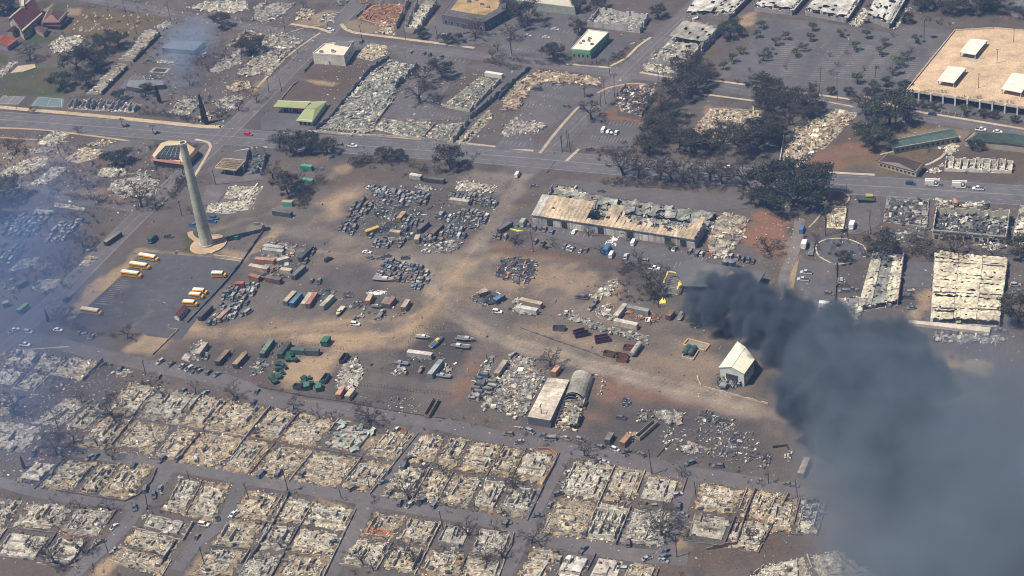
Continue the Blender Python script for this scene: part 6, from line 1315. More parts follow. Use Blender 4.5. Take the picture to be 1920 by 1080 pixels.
for bi, (s, rows, cols, phrase) in enumerate(BLOCKS):
    q = [np.array(p[:2]) for p in W(s)]; qc = cen(q); q = [qc+(p-qc)*1.035 for p in q]
    CU = [0]+[(k+hr.uniform(-.16,.16))/cols for k in range(1,cols)]+[1]
    for r_ in range(rows):
        for c_ in range(cols):
            tone, pal = hr.choice(TONES); u = .5/ (np.linalg.norm(q[1]-q[0])/cols)
            if bi in (4, 15, 16, 17): tone, pal = 'ash grey', ASH+BEIGE
            if bi == 12: tone, pal = 'bleached', WHITE+BEIGE
            L = sub(q, CU[c_]+.01/cols, CU[c_+1]-.01/cols, (r_+.015)/rows, (r_+.985)/rows)
            root = thing('burned_house_lot', lot_label(tone, r_, c_, rows, cols, phrase), 'ruin', org(L), 'burned house lots')
            LOTS[bi, r_, c_] = (root, L); sd = 1000+bi*50+r_*12+c_
            W_, D_ = np.linalg.norm(L[1]-L[0]), np.linalg.norm(L[3]-L[0])
            bare = hr.random() < .14
            m_ = MB(); rubble(m_, inset(L,hr.uniform(-.6,.5)), .35 if bare else 1.15, .34, .4, pal+[(.06,.055,.055),(.05,.045,.045),(.20,.13,.09),(.12,.095,.08),(.055,.05,.05)], sd, np.array(pal[0])*np.array((1,.93,.84))*hr.uniform(.38,.66), cap=1000, cover=.3 if bare else hr.uniform(.66,.9))
            tag(m_.build('rubble','rubble',root), kind='stuff')
            u0, u1 = hr.uniform(.08,.2), hr.uniform(.75,.92); v0, v1 = hr.uniform(.1,.2), hr.uniform(.72,.9)
            Hq = sub(L, u0, u1, v0, v1)
            m_ = MB(); m_.prism(Hq, 0, hr.uniform(.2,.42), np.array((.34,.31,.26))*hr.uniform(.8,1.3)); m_.build('foundation','rubble',root)
            m_ = MB(); rubble(m_, Hq, .4 if bare else 1.9, .42, .8, pal+[(.06,.055,.055),(.09,.075,.065)], sd+7, np.array(pal[0])*.8, cap=1350, cover=.35 if bare else .8); tag(m_.build('house_debris','rubble',root), kind='stuff')
            wc = np.array(hr.choice([(.48,.44,.36),(.55,.52,.45),(.36,.34,.31),(.44,.36,.27),(.5,.47,.4)]))
            for k in range(4):
                if hr.random() < .55:
                    m_ = MB(); broken_wall(m_, Hq[k], Hq[(k+1)%4], hr.uniform(.7,2.2), .25, wc*hr.uniform(.8,1.15), sd*5+k, gap=.3, step=1.4)
                    if m_.n: m_.build('wall_stub','wall',root)
            for k in range(hr.choice((3,4,5,6))):
                v = hr.random() < .6; t_ = hr.uniform(.2,.8); a = hr.uniform(0,.4); b_ = a+hr.uniform(.3,.6)
                A, B = (bil(Hq,t_,a),bil(Hq,t_,b_)) if v else (bil(Hq,a,t_),bil(Hq,b_,t_))
                m_ = MB(); broken_wall(m_, A, B, hr.uniform(1.0,2.4), .28, wc*hr.uniform(.6,1.1), sd*9+k, gap=.2, step=1.3)
                if m_.n: m_.build('partition_stub','wall',root)
            for k in range(hr.choice((1,2,2,3,4))):      # burned appliances, tanks, leaning sheets
                p = bil(L, hr.uniform(.08,.92), hr.uniform(.08,.92)); m_ = MB(); sz = (hr.uniform(.7,2.2),hr.uniform(.6,1.2),hr.uniform(.6,1.8))
                m_.box((p[0],p[1],sz[2]/2),sz,HWY+hr.gauss(0,.3),np.array(hr.choice([(.07,.07,.08),(.12,.10,.09),(.3,.28,.25),(.2,.13,.09),(.5,.48,.44)])),rx=hr.gauss(0,.12)); m_.build('burned_appliance','scorched',root)
            # boundary walls: down the left side, behind, and along the street
            bc = np.array(hr.choice([(.17,.16,.16),(.32,.28,.23),(.42,.36,.28),(.38,.33,.27),(.13,.125,.13),(.24,.15,.11)]))
            if hr.random() < .75: m_ = MB(); broken_wall(m_, L[1], lerp(L[1],L[2],hr.choice((1,1,.7,.5))), hr.uniform(.6,1.4), .3, bc, sd*3, gap=.04, step=2.2); m_.build('boundary_wall','wall',root)
            if hr.random() < .4: m_ = MB(); broken_wall(m_, L[3], lerp(L[3],L[2],hr.choice((1,.6,.4))), hr.uniform(.7,1.3), .3, bc*1.1, sd*3+1, gap=.1, step=2.2); m_.build('boundary_wall','wall',root)
            if hr.random() < .25: add_sheets(root, L, hr.choice((2,3,4)), sd, [(.5,.47,.4),(.42,.44,.38),(.3,.16,.1),(.2,.2,.2)], .7, 2.2)
# things the photo singles out
root, L = LOTS[0,0,6]; root['label'] = 'burned house lot strewn with bent pale green roofing sheets above the crossroads'; add_sheets(root, L, 26, 3, [(.42,.47,.40),(.52,.55,.48),(.34,.40,.36)], 1.2, 3.2)
root, L = LOTS[8,1,1]; root['label'] = 'roofless white walled house with square rooms, still standing at chest height'
wq = sub(L,.12,.88,.25,.9)
for A,B in ((0,1),(1,2),(2,3),(3,0)): m_ = MB(); broken_wall(m_, wq[A], wq[B], 2.4,.25,(.66,.64,.58),A+5,gap=.04,step=1.6); m_.build('white_wall','wall',root)
for k in (.35,.62): m_ = MB(); broken_wall(m_, bil(wq,k,.0), bil(wq,k,1), 2.2,.22,(.66,.64,.58),int(k*90),gap=.06); m_.build('white_wall','wall',root)
m_ = MB(); broken_wall(m_, bil(wq,0,.5), bil(wq,1,.5), 2.2,.22,(.64,.62,.56),77,gap=.1); m_.build('white_wall','wall',root)
root, L = LOTS[5,0,2]; root['label'] = 'burned house lot with long white wall stubs beside the crossroads'
for v in (.35,.7): m_ = MB(); broken_wall(m_, bil(L,.1,v), bil(L,.85,v), 1.8,.25,(.66,.63,.56),int(v*60),gap=.05); m_.build('white_wall','wall',root)
root, L = LOTS[7,0,0]; root['label'] = 'burned house lot with orange-red floor panels beside the crossroads'
m_ = MB(); crumpled(m_, sub(L,.15,.8,.62,.9),6,3,.7,.2,(.46,.17,.07),5); m_.build('orange_panel','scorched',root)
root, L = LOTS[11,0,1]; root['label'] = 'burned house lot with white roofless rooms at the bottom edge'
m_ = MB(); crumpled(m_, sub(L,.2,.85,.2,.8),6,6,1.0,.3,(.66,.64,.58),5,holes=.25); m_.build('white_sheet','scorched',root)
def lot_wall(label, s, h, col, th=.35): return long_wall(label, s, h, col, th, .01)
lot_wall('rust red block wall curving around the corner lot','d3 265,165 340,165 400,205 385,270 285,450',1.6,(.34,.15,.09))
lot_wall('brown retaining wall enclosing the last block before the dirt strip','d3 1830,455 1760,640 1690,850 1480,890',2.0,(.22,.14,.10))
lot_wall('long dark wall slanting down through the bottom left block','d2 280,480 200,650 120,780 0,960',1.8,(.10,.095,.10))
lot_wall('low wall around the rounded corner lot, right of the bottom street','d2 1780,770 1850,760 1890,800 1880,860 1820,960',1.1,(.2,.18,.17))
lot_wall('dark wall beside the driveway of the narrow column','d1 1275,825 1160,1000',1.8,(.09,.09,.10))
lot_wall('curb wall around the orange dirt corner','d2 1030,10 1110,20 1125,50 1030,195',1.0,(.2,.14,.12))
lot_wall('dark wall below the corner block at the left junction','c1 745,605 600,745',2.0,(.12,.12,.14))
lot_wall('low kerb wall around the left rounded block','d1 1130,300 1090,400 1000,490 900,540 760,520 400,460',1.0,(.14,.12,.12))
lot_wall('pale kerb wall of the corner block at the left junction','c1 470,600 350,720 200,820 90,800',.8,(.4,.36,.3))
lot_wall('tan corner wall on the bus lot side road','c1 1210,370 1285,380 1100,560',.9,(.34,.27,.2))
lot_wall('long dark wall along the right side of the bus lot','b1 1900,660 1720,920 1590,1075',1.4,(.10,.10,.11)); lot_wall('wall continuing down the bus lot to the red-roofed booth','c1 1650,10 1350,330',1.4,(.12,.115,.12))
lot_wall('pale low wall along the upper edge of the bus lot','b1 1540,840 1760,875',.8,(.5,.42,.33)); lot_wall('low wall separating railway road from the vacant lot','b1 400,430 410,380 450,365',.6,(.3,.24,.19))
lot_wall('dark yard fence line behind the lower lane','c2 60,790 400,860 700,900 1000,960 1400,1020',.8,(.09,.085,.085))
lot_wall('tan-grey wall bank at the smokestack shadow end','b1 1830,625 1880,620 1900,640 1890,660',1.8,(.34,.28,.22))
lot_wall('thin dark fence along the right storage lane','b4 570,900 570,1075',1.6,(.09,.09,.1)); lot_wall('lower thin dark fence of the right storage lane','c4 570,0 545,370',1.6,(.09,.09,.1))
lot_wall('dark rusty fence along the unsealed yard lane','c3 140,365 400,460 640,540 740,580',.8,(.14,.12,.11))
lot_wall('mall car park edge wall beside the parking deck','a4 1075,640 1420,225',1.0,(.36,.31,.26))

# leafless garden trees, a few per block
tr_ = random.Random(31)
GARDEN = [(0,7,'below the long lane'),(4,4,'in the lower left corner block'),(6,5,'above the crossroads'),(7,5,'right of the crossroads'),(8,4,'around the white house'),(5,4,'left of the crossroads'),(9,3,'inside the brown retaining wall'),(13,2,'in the left junction block')]
# ================================================================ VEHICLES
proto = None
BUS = [('b1 1075,872','nearest the smokestack','b1 1150,885'),('b1 1012,932','middle one of three parked in a slanted row','b1 1090,943'),('b1 952,992','lowest of three parked in a slanted row','b1 1035,1003'),('c1 662,262','alone at the lower lot end','c1 750,275')]
for k, lb, nose in BUS:
    a, b = W1(k), W1(nose); ang = math.atan2(b[1]-a[1], b[0]-a[0])
    if proto is None: proto = make_bus(); o = proto
    else: o = copy_tree(proto)
    o.location = (a[0],a[1],.05); o.rotation_euler = (0,0,ang); tag(o,'long yellow school bus with cream roof, '+lb,'bus','yellow school buses')
sp = None
for k, lb in (('b1 1580,995','short yellow school bus alone at the upper end of the bus lot wall'),('c1 1445,120','short yellow school bus, upper one of the close pair'),('c1 1420,150','short yellow school bus, lower one of the close pair'),('c1 1375,205','short yellow school bus beside the red-roofed booth')):
    a = W1(k)
    if sp is None: sp = make_bus(7.2); o = sp
    else: o = copy_tree(sp)
    o.location = (a[0],a[1],.05); o.rotation_euler = (0,0,HWY+R(4) if '1580' not in k else HWY+R(8)); tag(o,lb,'bus','yellow school buses')
gable_building('small white booth with dark red roof at the bus lot exit','c1 1250,270 1320,200 1345,215 1285,285',2.6,.7,(.60,.57,.52),(.20,.06,.06),.3,'ticket_booth','booth',wins=((3,2,4,.9,1,1,'window'),))
WHT=(.72,.72,.70); SIL=(.45,.46,.47); BLK=(.02,.02,.025); BLU=(.05,.11,.25); NAV=(.03,.05,.09)
for k, ang, kind, col, lb, cat, nm in (
 ('a1 1790,975',HWY,'suv',(.50,.04,.03),'bright red and white emergency vehicle crossing the highway junction','car','emergency_vehicle'),
 ('b2 735,58',HWY,'pickup',WHT,'white pickup driving on the highway beside scorched trees','pickup','pickup_truck'),('a2 578,222',HWY,'suv',WHT,'white car alone on the upper street above the white box building','car','car'),
 ('b3 118,268',CROSS,'van',(.62,.62,.55),'pale van turning off the highway into the yard road','van','van'),('b3 1640,212',HWY,'sedan',WHT,'white car on the highway behind bare trees','car','car'),
 ('b4 1103,330',HWY,'suv',NAV,'dark blue car leading the line of white utility trucks','car','car'),('b4 1590,367',HWY+math.pi,'pickup',WHT,'white pickup behind the two utility trucks on the highway','pickup','pickup_truck'),
 ('a4 1260,828',HWY,'sedan',NAV,'dark car on the street below the parking deck','car','car'),('a4 1608,940',HWY,'pickup',WHT,'white pickup, first of two on the school street','pickup','pickup_truck'),('a4 1730,955',HWY,'sedan',WHT,'white car, second of two on the school street','car','car'),
 ('a3 737,945',CROSS,'van',WHT,'white van, first in the row of four parked vehicles','van','van'),('a3 770,952',CROSS,'sedan',SIL,'silver car, second in the row of four parked vehicles','car','car'),('a3 798,958',CROSS,'sedan',NAV,'dark blue car, third in the row of four parked vehicles','car','car'),('a3 830,962',CROSS,'suv',WHT,'white car, last in the row of four parked vehicles','car','car'),
 ('a3 388,217',HWY,'sedan',SIL,'silver car in the upper rows of the restaurant car park','car','car'),('a3 190,262',HWY,'sedan',SIL,'silver car among bare trees in the car park','car','car'),('a3 322,275',HWY,'sedan',(.5,.5,.48),'pale burned-out looking car near the dark tree in the car park','car','car'),
 ('c1 485,168',CROSS,'suv',BLK,'black car driving on the railway road beside the bus lot','car','car'),('c1 102,392',R(30),'pickup',(.6,.6,.6),'white pickup, first of two at the left road junction','pickup','pickup_truck'),('c1 205,400',HWY,'suv',SIL,'silver car, second of two at the left road junction','car','car'),('c1 183,492',HWY,'pickup',WHT,'white pickup below the left road junction','pickup','pickup_truck'),('c1 420,385',HWY,'sedan',WHT,'white car parked below the bus lot corner','car','car'),
 ('b2 838,824',HWY,'sedan',WHT,'white car parked between the wrecked car yards','car','car'),('b2 562,877',R(40),'suv',BLK,'black car alone on the slate grey yard','car','car'),('b2 1262,818',HWY,'sedan',SIL,'silver car at the front edge of the wrecked car yard','car','car'),
 ('c2 755,344',HWY,'suv',WHT,'clean white car parked at the edge of the tan yard','car','car'),('c2 1777,255',HWY,'suv',WHT,'white off-roader beside the small fenced yard','car','car'),
 ('b3 525,677',CROSS,'sedan',WHT,'white car parked in front of the long warehouse','car','car'),('b3 952,758',CROSS,'van',WHT,'white van parked beside the white powder spill','van','van'),('b3 795,845',CROSS,'van',(.6,.62,.63),'white van next to the blue truck below the warehouse','van','van'),('b3 765,812',CROSS,'box',(.06,.14,.32),'blue box truck parked below the long warehouse','truck','box_truck'),('b3 900,855',CROSS,'suv',SIL,'silver car right of the white van below the warehouse','car','car'),('b3 1100,940',HWY,'pickup',WHT,'white pickup at the end of the warehouse lane','pickup','pickup_truck'),
 ('b3 162,618',CROSS,'box',(.30,.33,.24),'olive box truck at the warehouse left corner','truck','box_truck'),('b3 1245,800',CROSS,'sedan',WHT,'white car half hidden by a bare shrub near the warehouse end','car','car'),
 ('b4 322,665',CROSS,'van',(.06,.16,.32),'blue van with tan roof beside the red dirt','van','van'),('b4 683,635',CROSS,'box',WHT,'white box truck beside the small yellowish ruin','truck','box_truck'),('b4 340,775',CROSS,'box',WHT,'white box truck above the turning circle, beside a flat trailer','truck','box_truck'),
 ('b4 352,972',HWY+math.pi,'pickup',SIL,'silver pickup, upper one of two in the right yard','pickup','pickup_truck'),('b4 330,1022',HWY+math.pi,'pickup',SIL,'silver pickup, lower one of two in the right yard','pickup','pickup_truck'),('c4 497,222',HWY,'box',(.66,.64,.56),'cream box truck at the smoke edge in the right yard','truck','box_truck'),
 ('b1 1395,632',HWY,'pickup',(.04,.14,.36),'bright blue truck left of the smokestack base','truck','pickup_truck'),('b1 1545,577',HWY,'suv',(.05,.1,.2),'blue car behind the smokestack base, upper of two','car','car'),('b1 1530,602',HWY,'suv',(.04,.09,.2),'blue car behind the smokestack base, lower of two','car','car'),('b1 1105,735',CROSS,'box',(.05,.08,.07),'dark green truck left of the smokestack lawn','truck','box_truck'),('b1 1215,712',HWY+R(10),'suv',(.06,.07,.09),'dark car left of the smokestack lawn','car','car'),
 ('a2 1395,258',HWY,'sedan',WHT,'white car parked behind the long roofless shop','car','car'),('b4 1740,885',HWY,'sedan',(.5,.48,.42),'pale car behind the collapsed cream roof','car','car'),('d1 1690,632',R(50),'sedan',(.62,.62,.6),'white sedan in the lane right of the rounded block','car','car'),('d1 1470,712',HWY,'suv',(.6,.57,.48),'cream car parked on the lane corner','car','car'),
 ('b4 1420,470',CROSS+R(20),'van',(.4,.26,.17),'rusty van at the rear of the shop hall','van','van'),('b4 1650,490',CROSS,'pickup',(.12,.12,.13),'dark pickup at the rear of the shop hall','pickup','pickup_truck')):
    live_car(W1(k), ang, kind, col, lb, cat, nm)
for k, lb in (('b4 1255,338','white utility truck with folded boom, first of two on the highway'),('b4 1450,352','white utility truck with folded boom, second of two on the highway')):
    o = live_car(W1(k), HWY, 'box', (.66,.65,.6), lb, 'truck', 'utility_truck')
    p = W1(k); m_ = MB(); m_.bar((-3.2,0,3.5),(3.4,0,3.7),.5,.4,(.7,.69,.64)); m_.bar((-2.5,.5,3.3),(2.5,.5,3.9),.3,.3,(.6,.55,.4)); b_ = m_.build('boom','clean',o)
    m_ = MB(); m_.box((3.4,0,3.5),(.9,.9,1.0),0,(.7,.69,.64)); m_.build('bucket','clean',b_)

# ---- burned cars
g1 = 'car hulks in the big scrap yard'
for wh, s, r_, c_, f in (('the back left rows','b2 845,340 1290,415 1275,475 880,405',4,15,.93),('tight rows below the ash ring','b2 1435,395 1790,455 1755,495 1420,425',3,13,.95),('the left edge file','b2 770,425 905,465 740,700 625,655',8,4,.85),('the broken middle rows','b2 930,430 1110,460 1100,490 920,460',2,6,.7),('cluster by the orange-brown container','b2 1110,565 1245,600 1235,650 1085,612',3,5,.85),
  ('the right centre rows','b2 1335,540 1480,560 1460,590 1320,572',2,6,.8),('right rows above the heaps','b2 1510,520 1650,545 1640,575 1500,552',2,6,.85),('the far right corner','b2 1640,545 1730,560 1690,610 1610,590',3,3,.8),('front rows under rusty container','b2 1255,700 1400,730 1380,775 1240,745',3,5,.85),('the front right rows','b2 1390,635 1560,670 1540,720 1370,690',3,6,.85),('the front left cluster','b2 885,735 1050,760 1030,795 880,775',2,5,.8),('the front middle file','b2 1080,640 1130,650 1110,790 1070,780',5,2,.8),('group below yellow container','b2 840,660 930,650 900,720 820,730',2,3,.8)):
    car_grid(s, r_, c_, CROSS, 'burned car, '+wh+', scrap yard', g1, f)
g2 = 'car hulks in the small square yard'
for wh, s, r_, c_, f in (('top row','b2 990,875 1250,925 1235,950 960,905',1,10,1),('second row','b2 945,915 1285,970 1275,990 935,940',1,12,.95),('third row','b2 910,960 1290,1020 1275,1045 900,985',1,13,.95),('fourth row','b2 1040,1000 1200,1020 1190,1045 1030,1020',1,6,.8),('bottom row','b2 1160,1050 1240,1065 1230,1090 1150,1075',1,3,1)): car_grid(s, r_, c_, CROSS, 'grey burned car, small square yard, '+wh, g2, f)
g3 = 'car hulks in the strip beside the bus lot'
car_grid('c1 1640,70 1890,40 1700,290 1510,350', 11, 7, CROSS+R(8), 'burned car, packed strip by the bus lot', g3, .78, .5)
g4 = 'car hulks in the smoky left lots'
car_grid('b1 70,560 370,545 230,720 20,690', 7, 9, CROSS, 'burned car, large smoky left lot', g4, .8, .5)
car_grid('b1 430,610 620,575 460,740 310,750', 5, 6, CROSS, 'burned car, narrow smoky lot', g4+' narrow', .8, .4, None, [(.38,.37,.36),(.2,.2,.21),(.3,.29,.28)])
car_grid('b1 20,760 200,760 120,900 -40,900', 4, 5, CROSS, 'burned car under thickest blue smoke', g4+' lower', .6, .8)
g5 = 'burned vans lined up beside the red strip'
car_grid('c2 1650,700 1700,710 1640,905 1570,895', 8, 1, HWY, 'grey burned van in single file beside the red strip', g5, 1, .2, ['van','suv'])
car_grid('c2 1730,745 1790,760 1720,870 1670,860', 4, 1, HWY, 'grey burned van, second file behind the red strip', g5+' second', 1, .2, ['van','suv'])
def cars(s, ang, label, group, kinds=None, j=.15):
    pts = sorted(Q(s)); n = len(pts)
    for i, (x, y) in enumerate(pts): bcar(G(x, y), ang+_crng.gauss(0, j), label+(f', {ORD[i]} from left' if n > 1 else ''), group, _crng.choice(kinds) if kinds else None)
cars('b3 70,620 120,630 195,640 238,655 280,660 312,663 368,678', CROSS, 'burned car nosed up to the warehouse front', 'cars in front of the warehouse')
cars('b3 30,715 245,750 300,765 455,785 485,790 512,798 575,812 612,810', CROSS, 'burned car along the outer side of the warehouse lane', 'cars along the warehouse lane')
cars('b3 1355,825 1415,835 1445,835', CROSS, 'burned car at the right corner of the warehouse front', 'cars at the warehouse corner')
cars('b3 1650,860 1700,865 1740,875 1775,882 1812,890', CROSS, 'dark burned car in the short row behind the two tanks', 'cars behind the tanks')
cars('b3 1030,885 925,905', HWY, 'burned car beside the warehouse lane shrubs', 'cars beside the lane shrubs')
cars('c1 575,405 670,432', CROSS, 'burned car on the ash below the bus lot', 'cars below the bus lot')
cars('c1 1155,615 1235,630 1320,645 1365,665 1405,672 1435,680 1505,690 1565,705', CROSS-R(20), 'burned car parked along the upper side of the long lane', 'cars along the long lane')
cars('c1 870,668 1145,722 1320,825 1480,840 1825,915 1850,830 1490,580 1690,880', CROSS, 'lone burned car beside the upper end of the long lane', 'scattered cars at the long lane end')
cars('c1 1750,270 1790,255', CROSS-R(10), 'pale burned van on the tan yard beside the packed strip', 'vans beside the packed strip', ['van','suv'])
cars('b2 440,1030 495,1035 450,810 445,830 400,890', CROSS, 'burned car beside the containers near the bus lot', 'cars beside the containers')
cars('b2 860,860 935,865 985,850 1115,865', HWY, 'burned car on the path between the two car yards', 'cars between the yards')
cars('b2 1765,705 1790,712 1835,715', CROSS, 'burned car beside the yard road fork', 'cars at the road fork')
cars('d1 650,230 965,290 1170,245 1290,230 1415,250 1890,345 1050,455 1110,500 1155,450 970,590 1560,660 825,725 725,835 1420,800 830,895 100,165 245,195 370,355 690,220', CROSS, 'burned car beside the lower left lanes', 'cars on the lower left lanes', None, .4)
cars('d2 80,350 205,345 370,355 735,450 955,405 990,325 1135,235 1250,290 1110,290 1075,555 1145,570 1235,545 1330,570 1845,700 605,835 445,980 1000,490 1050,30 740,920', CROSS-R(20), 'burned car at the lower crossroads lanes', 'cars near the lower crossroads', None, .5)
cars('d3 40,700 265,645 350,570 440,415 490,335 700,250 745,260 410,490 600,780 590,890 415,965 915,845 1050,955 1180,905 1180,940 1170,970 1270,495 1310,640 870,1030 130,115 1280,580', CROSS-R(40), 'burned car in the lanes of the right house blocks', 'cars in the right house blocks', None, .6)
cars('d3 210,40 310,70 350,95 470,90 570,100 700,150 820,170 900,185 1010,205 1360,270 1560,290 50,60', HWY, 'burned car along the street below the pale shed', 'cars below the pale shed', None, .3)
cars('d4 400,540 360,605 415,600 460,635 350,670 400,670', CROSS-R(80), 'burned car crammed in the last yard before the smoke', 'cars before the smoke', None, .2)
cars('d4 225,420 265,430', HWY, 'burned car on the street at the smoke edge', 'cars at the smoke edge')
cars('c4 600,20 625,65 620,105 690,95 520,125', HWY, 'burned car in the storage lane right of the thin fence', 'cars right of the thin fence')
cars('c4 1085,115 1090,150 1110,225', HWY, 'burned car between the two collapsed warehouses', 'cars between the warehouses'); cars('c4 1860,60 1880,110 1750,390', HWY, 'burned car right of the collapsed cream roof', 'cars right of the cream roof')
cars('c3 560,150 590,152 865,1020 1395,355', HWY, 'burned vehicle alone on the brown yard', 'lone vehicles on the brown yard'); cars('c3 650,228 680,190 90,570', R(40), 'burned car beside the grey terrace scrap', 'cars beside the terrace scrap')
cars('b4 1370,850 1735,880', HWY, 'burned car in the lane behind the shop hall', 'cars behind the shop hall'); cars('b4 600,1035 610,1060', HWY, 'burned car at the head of the storage lane', 'cars at the storage lane head')
cars('a2 1155,380 1250,392 1290,400 1378,418', CROSS, 'dark burned car in the striped court off the upper street', 'cars in the striped court'); cars('a3 390,610 420,612 475,775 265,650', HWY, 'burned car in the restaurant car park', 'cars in the restaurant car park'); cars('a2 800,305', CROSS,'burned car beside the white box building wall','cars by the box building')
cars('b3 640,85 235,345', HWY,'burned car at the highway corner lot','cars at the highway corner'); cars('b2 545,45 640,50',HWY,'burned car under the scorched highway trees','cars under the highway trees'); cars('b3 720,385',HWY,'burned car behind the long warehouse','car behind the warehouse')

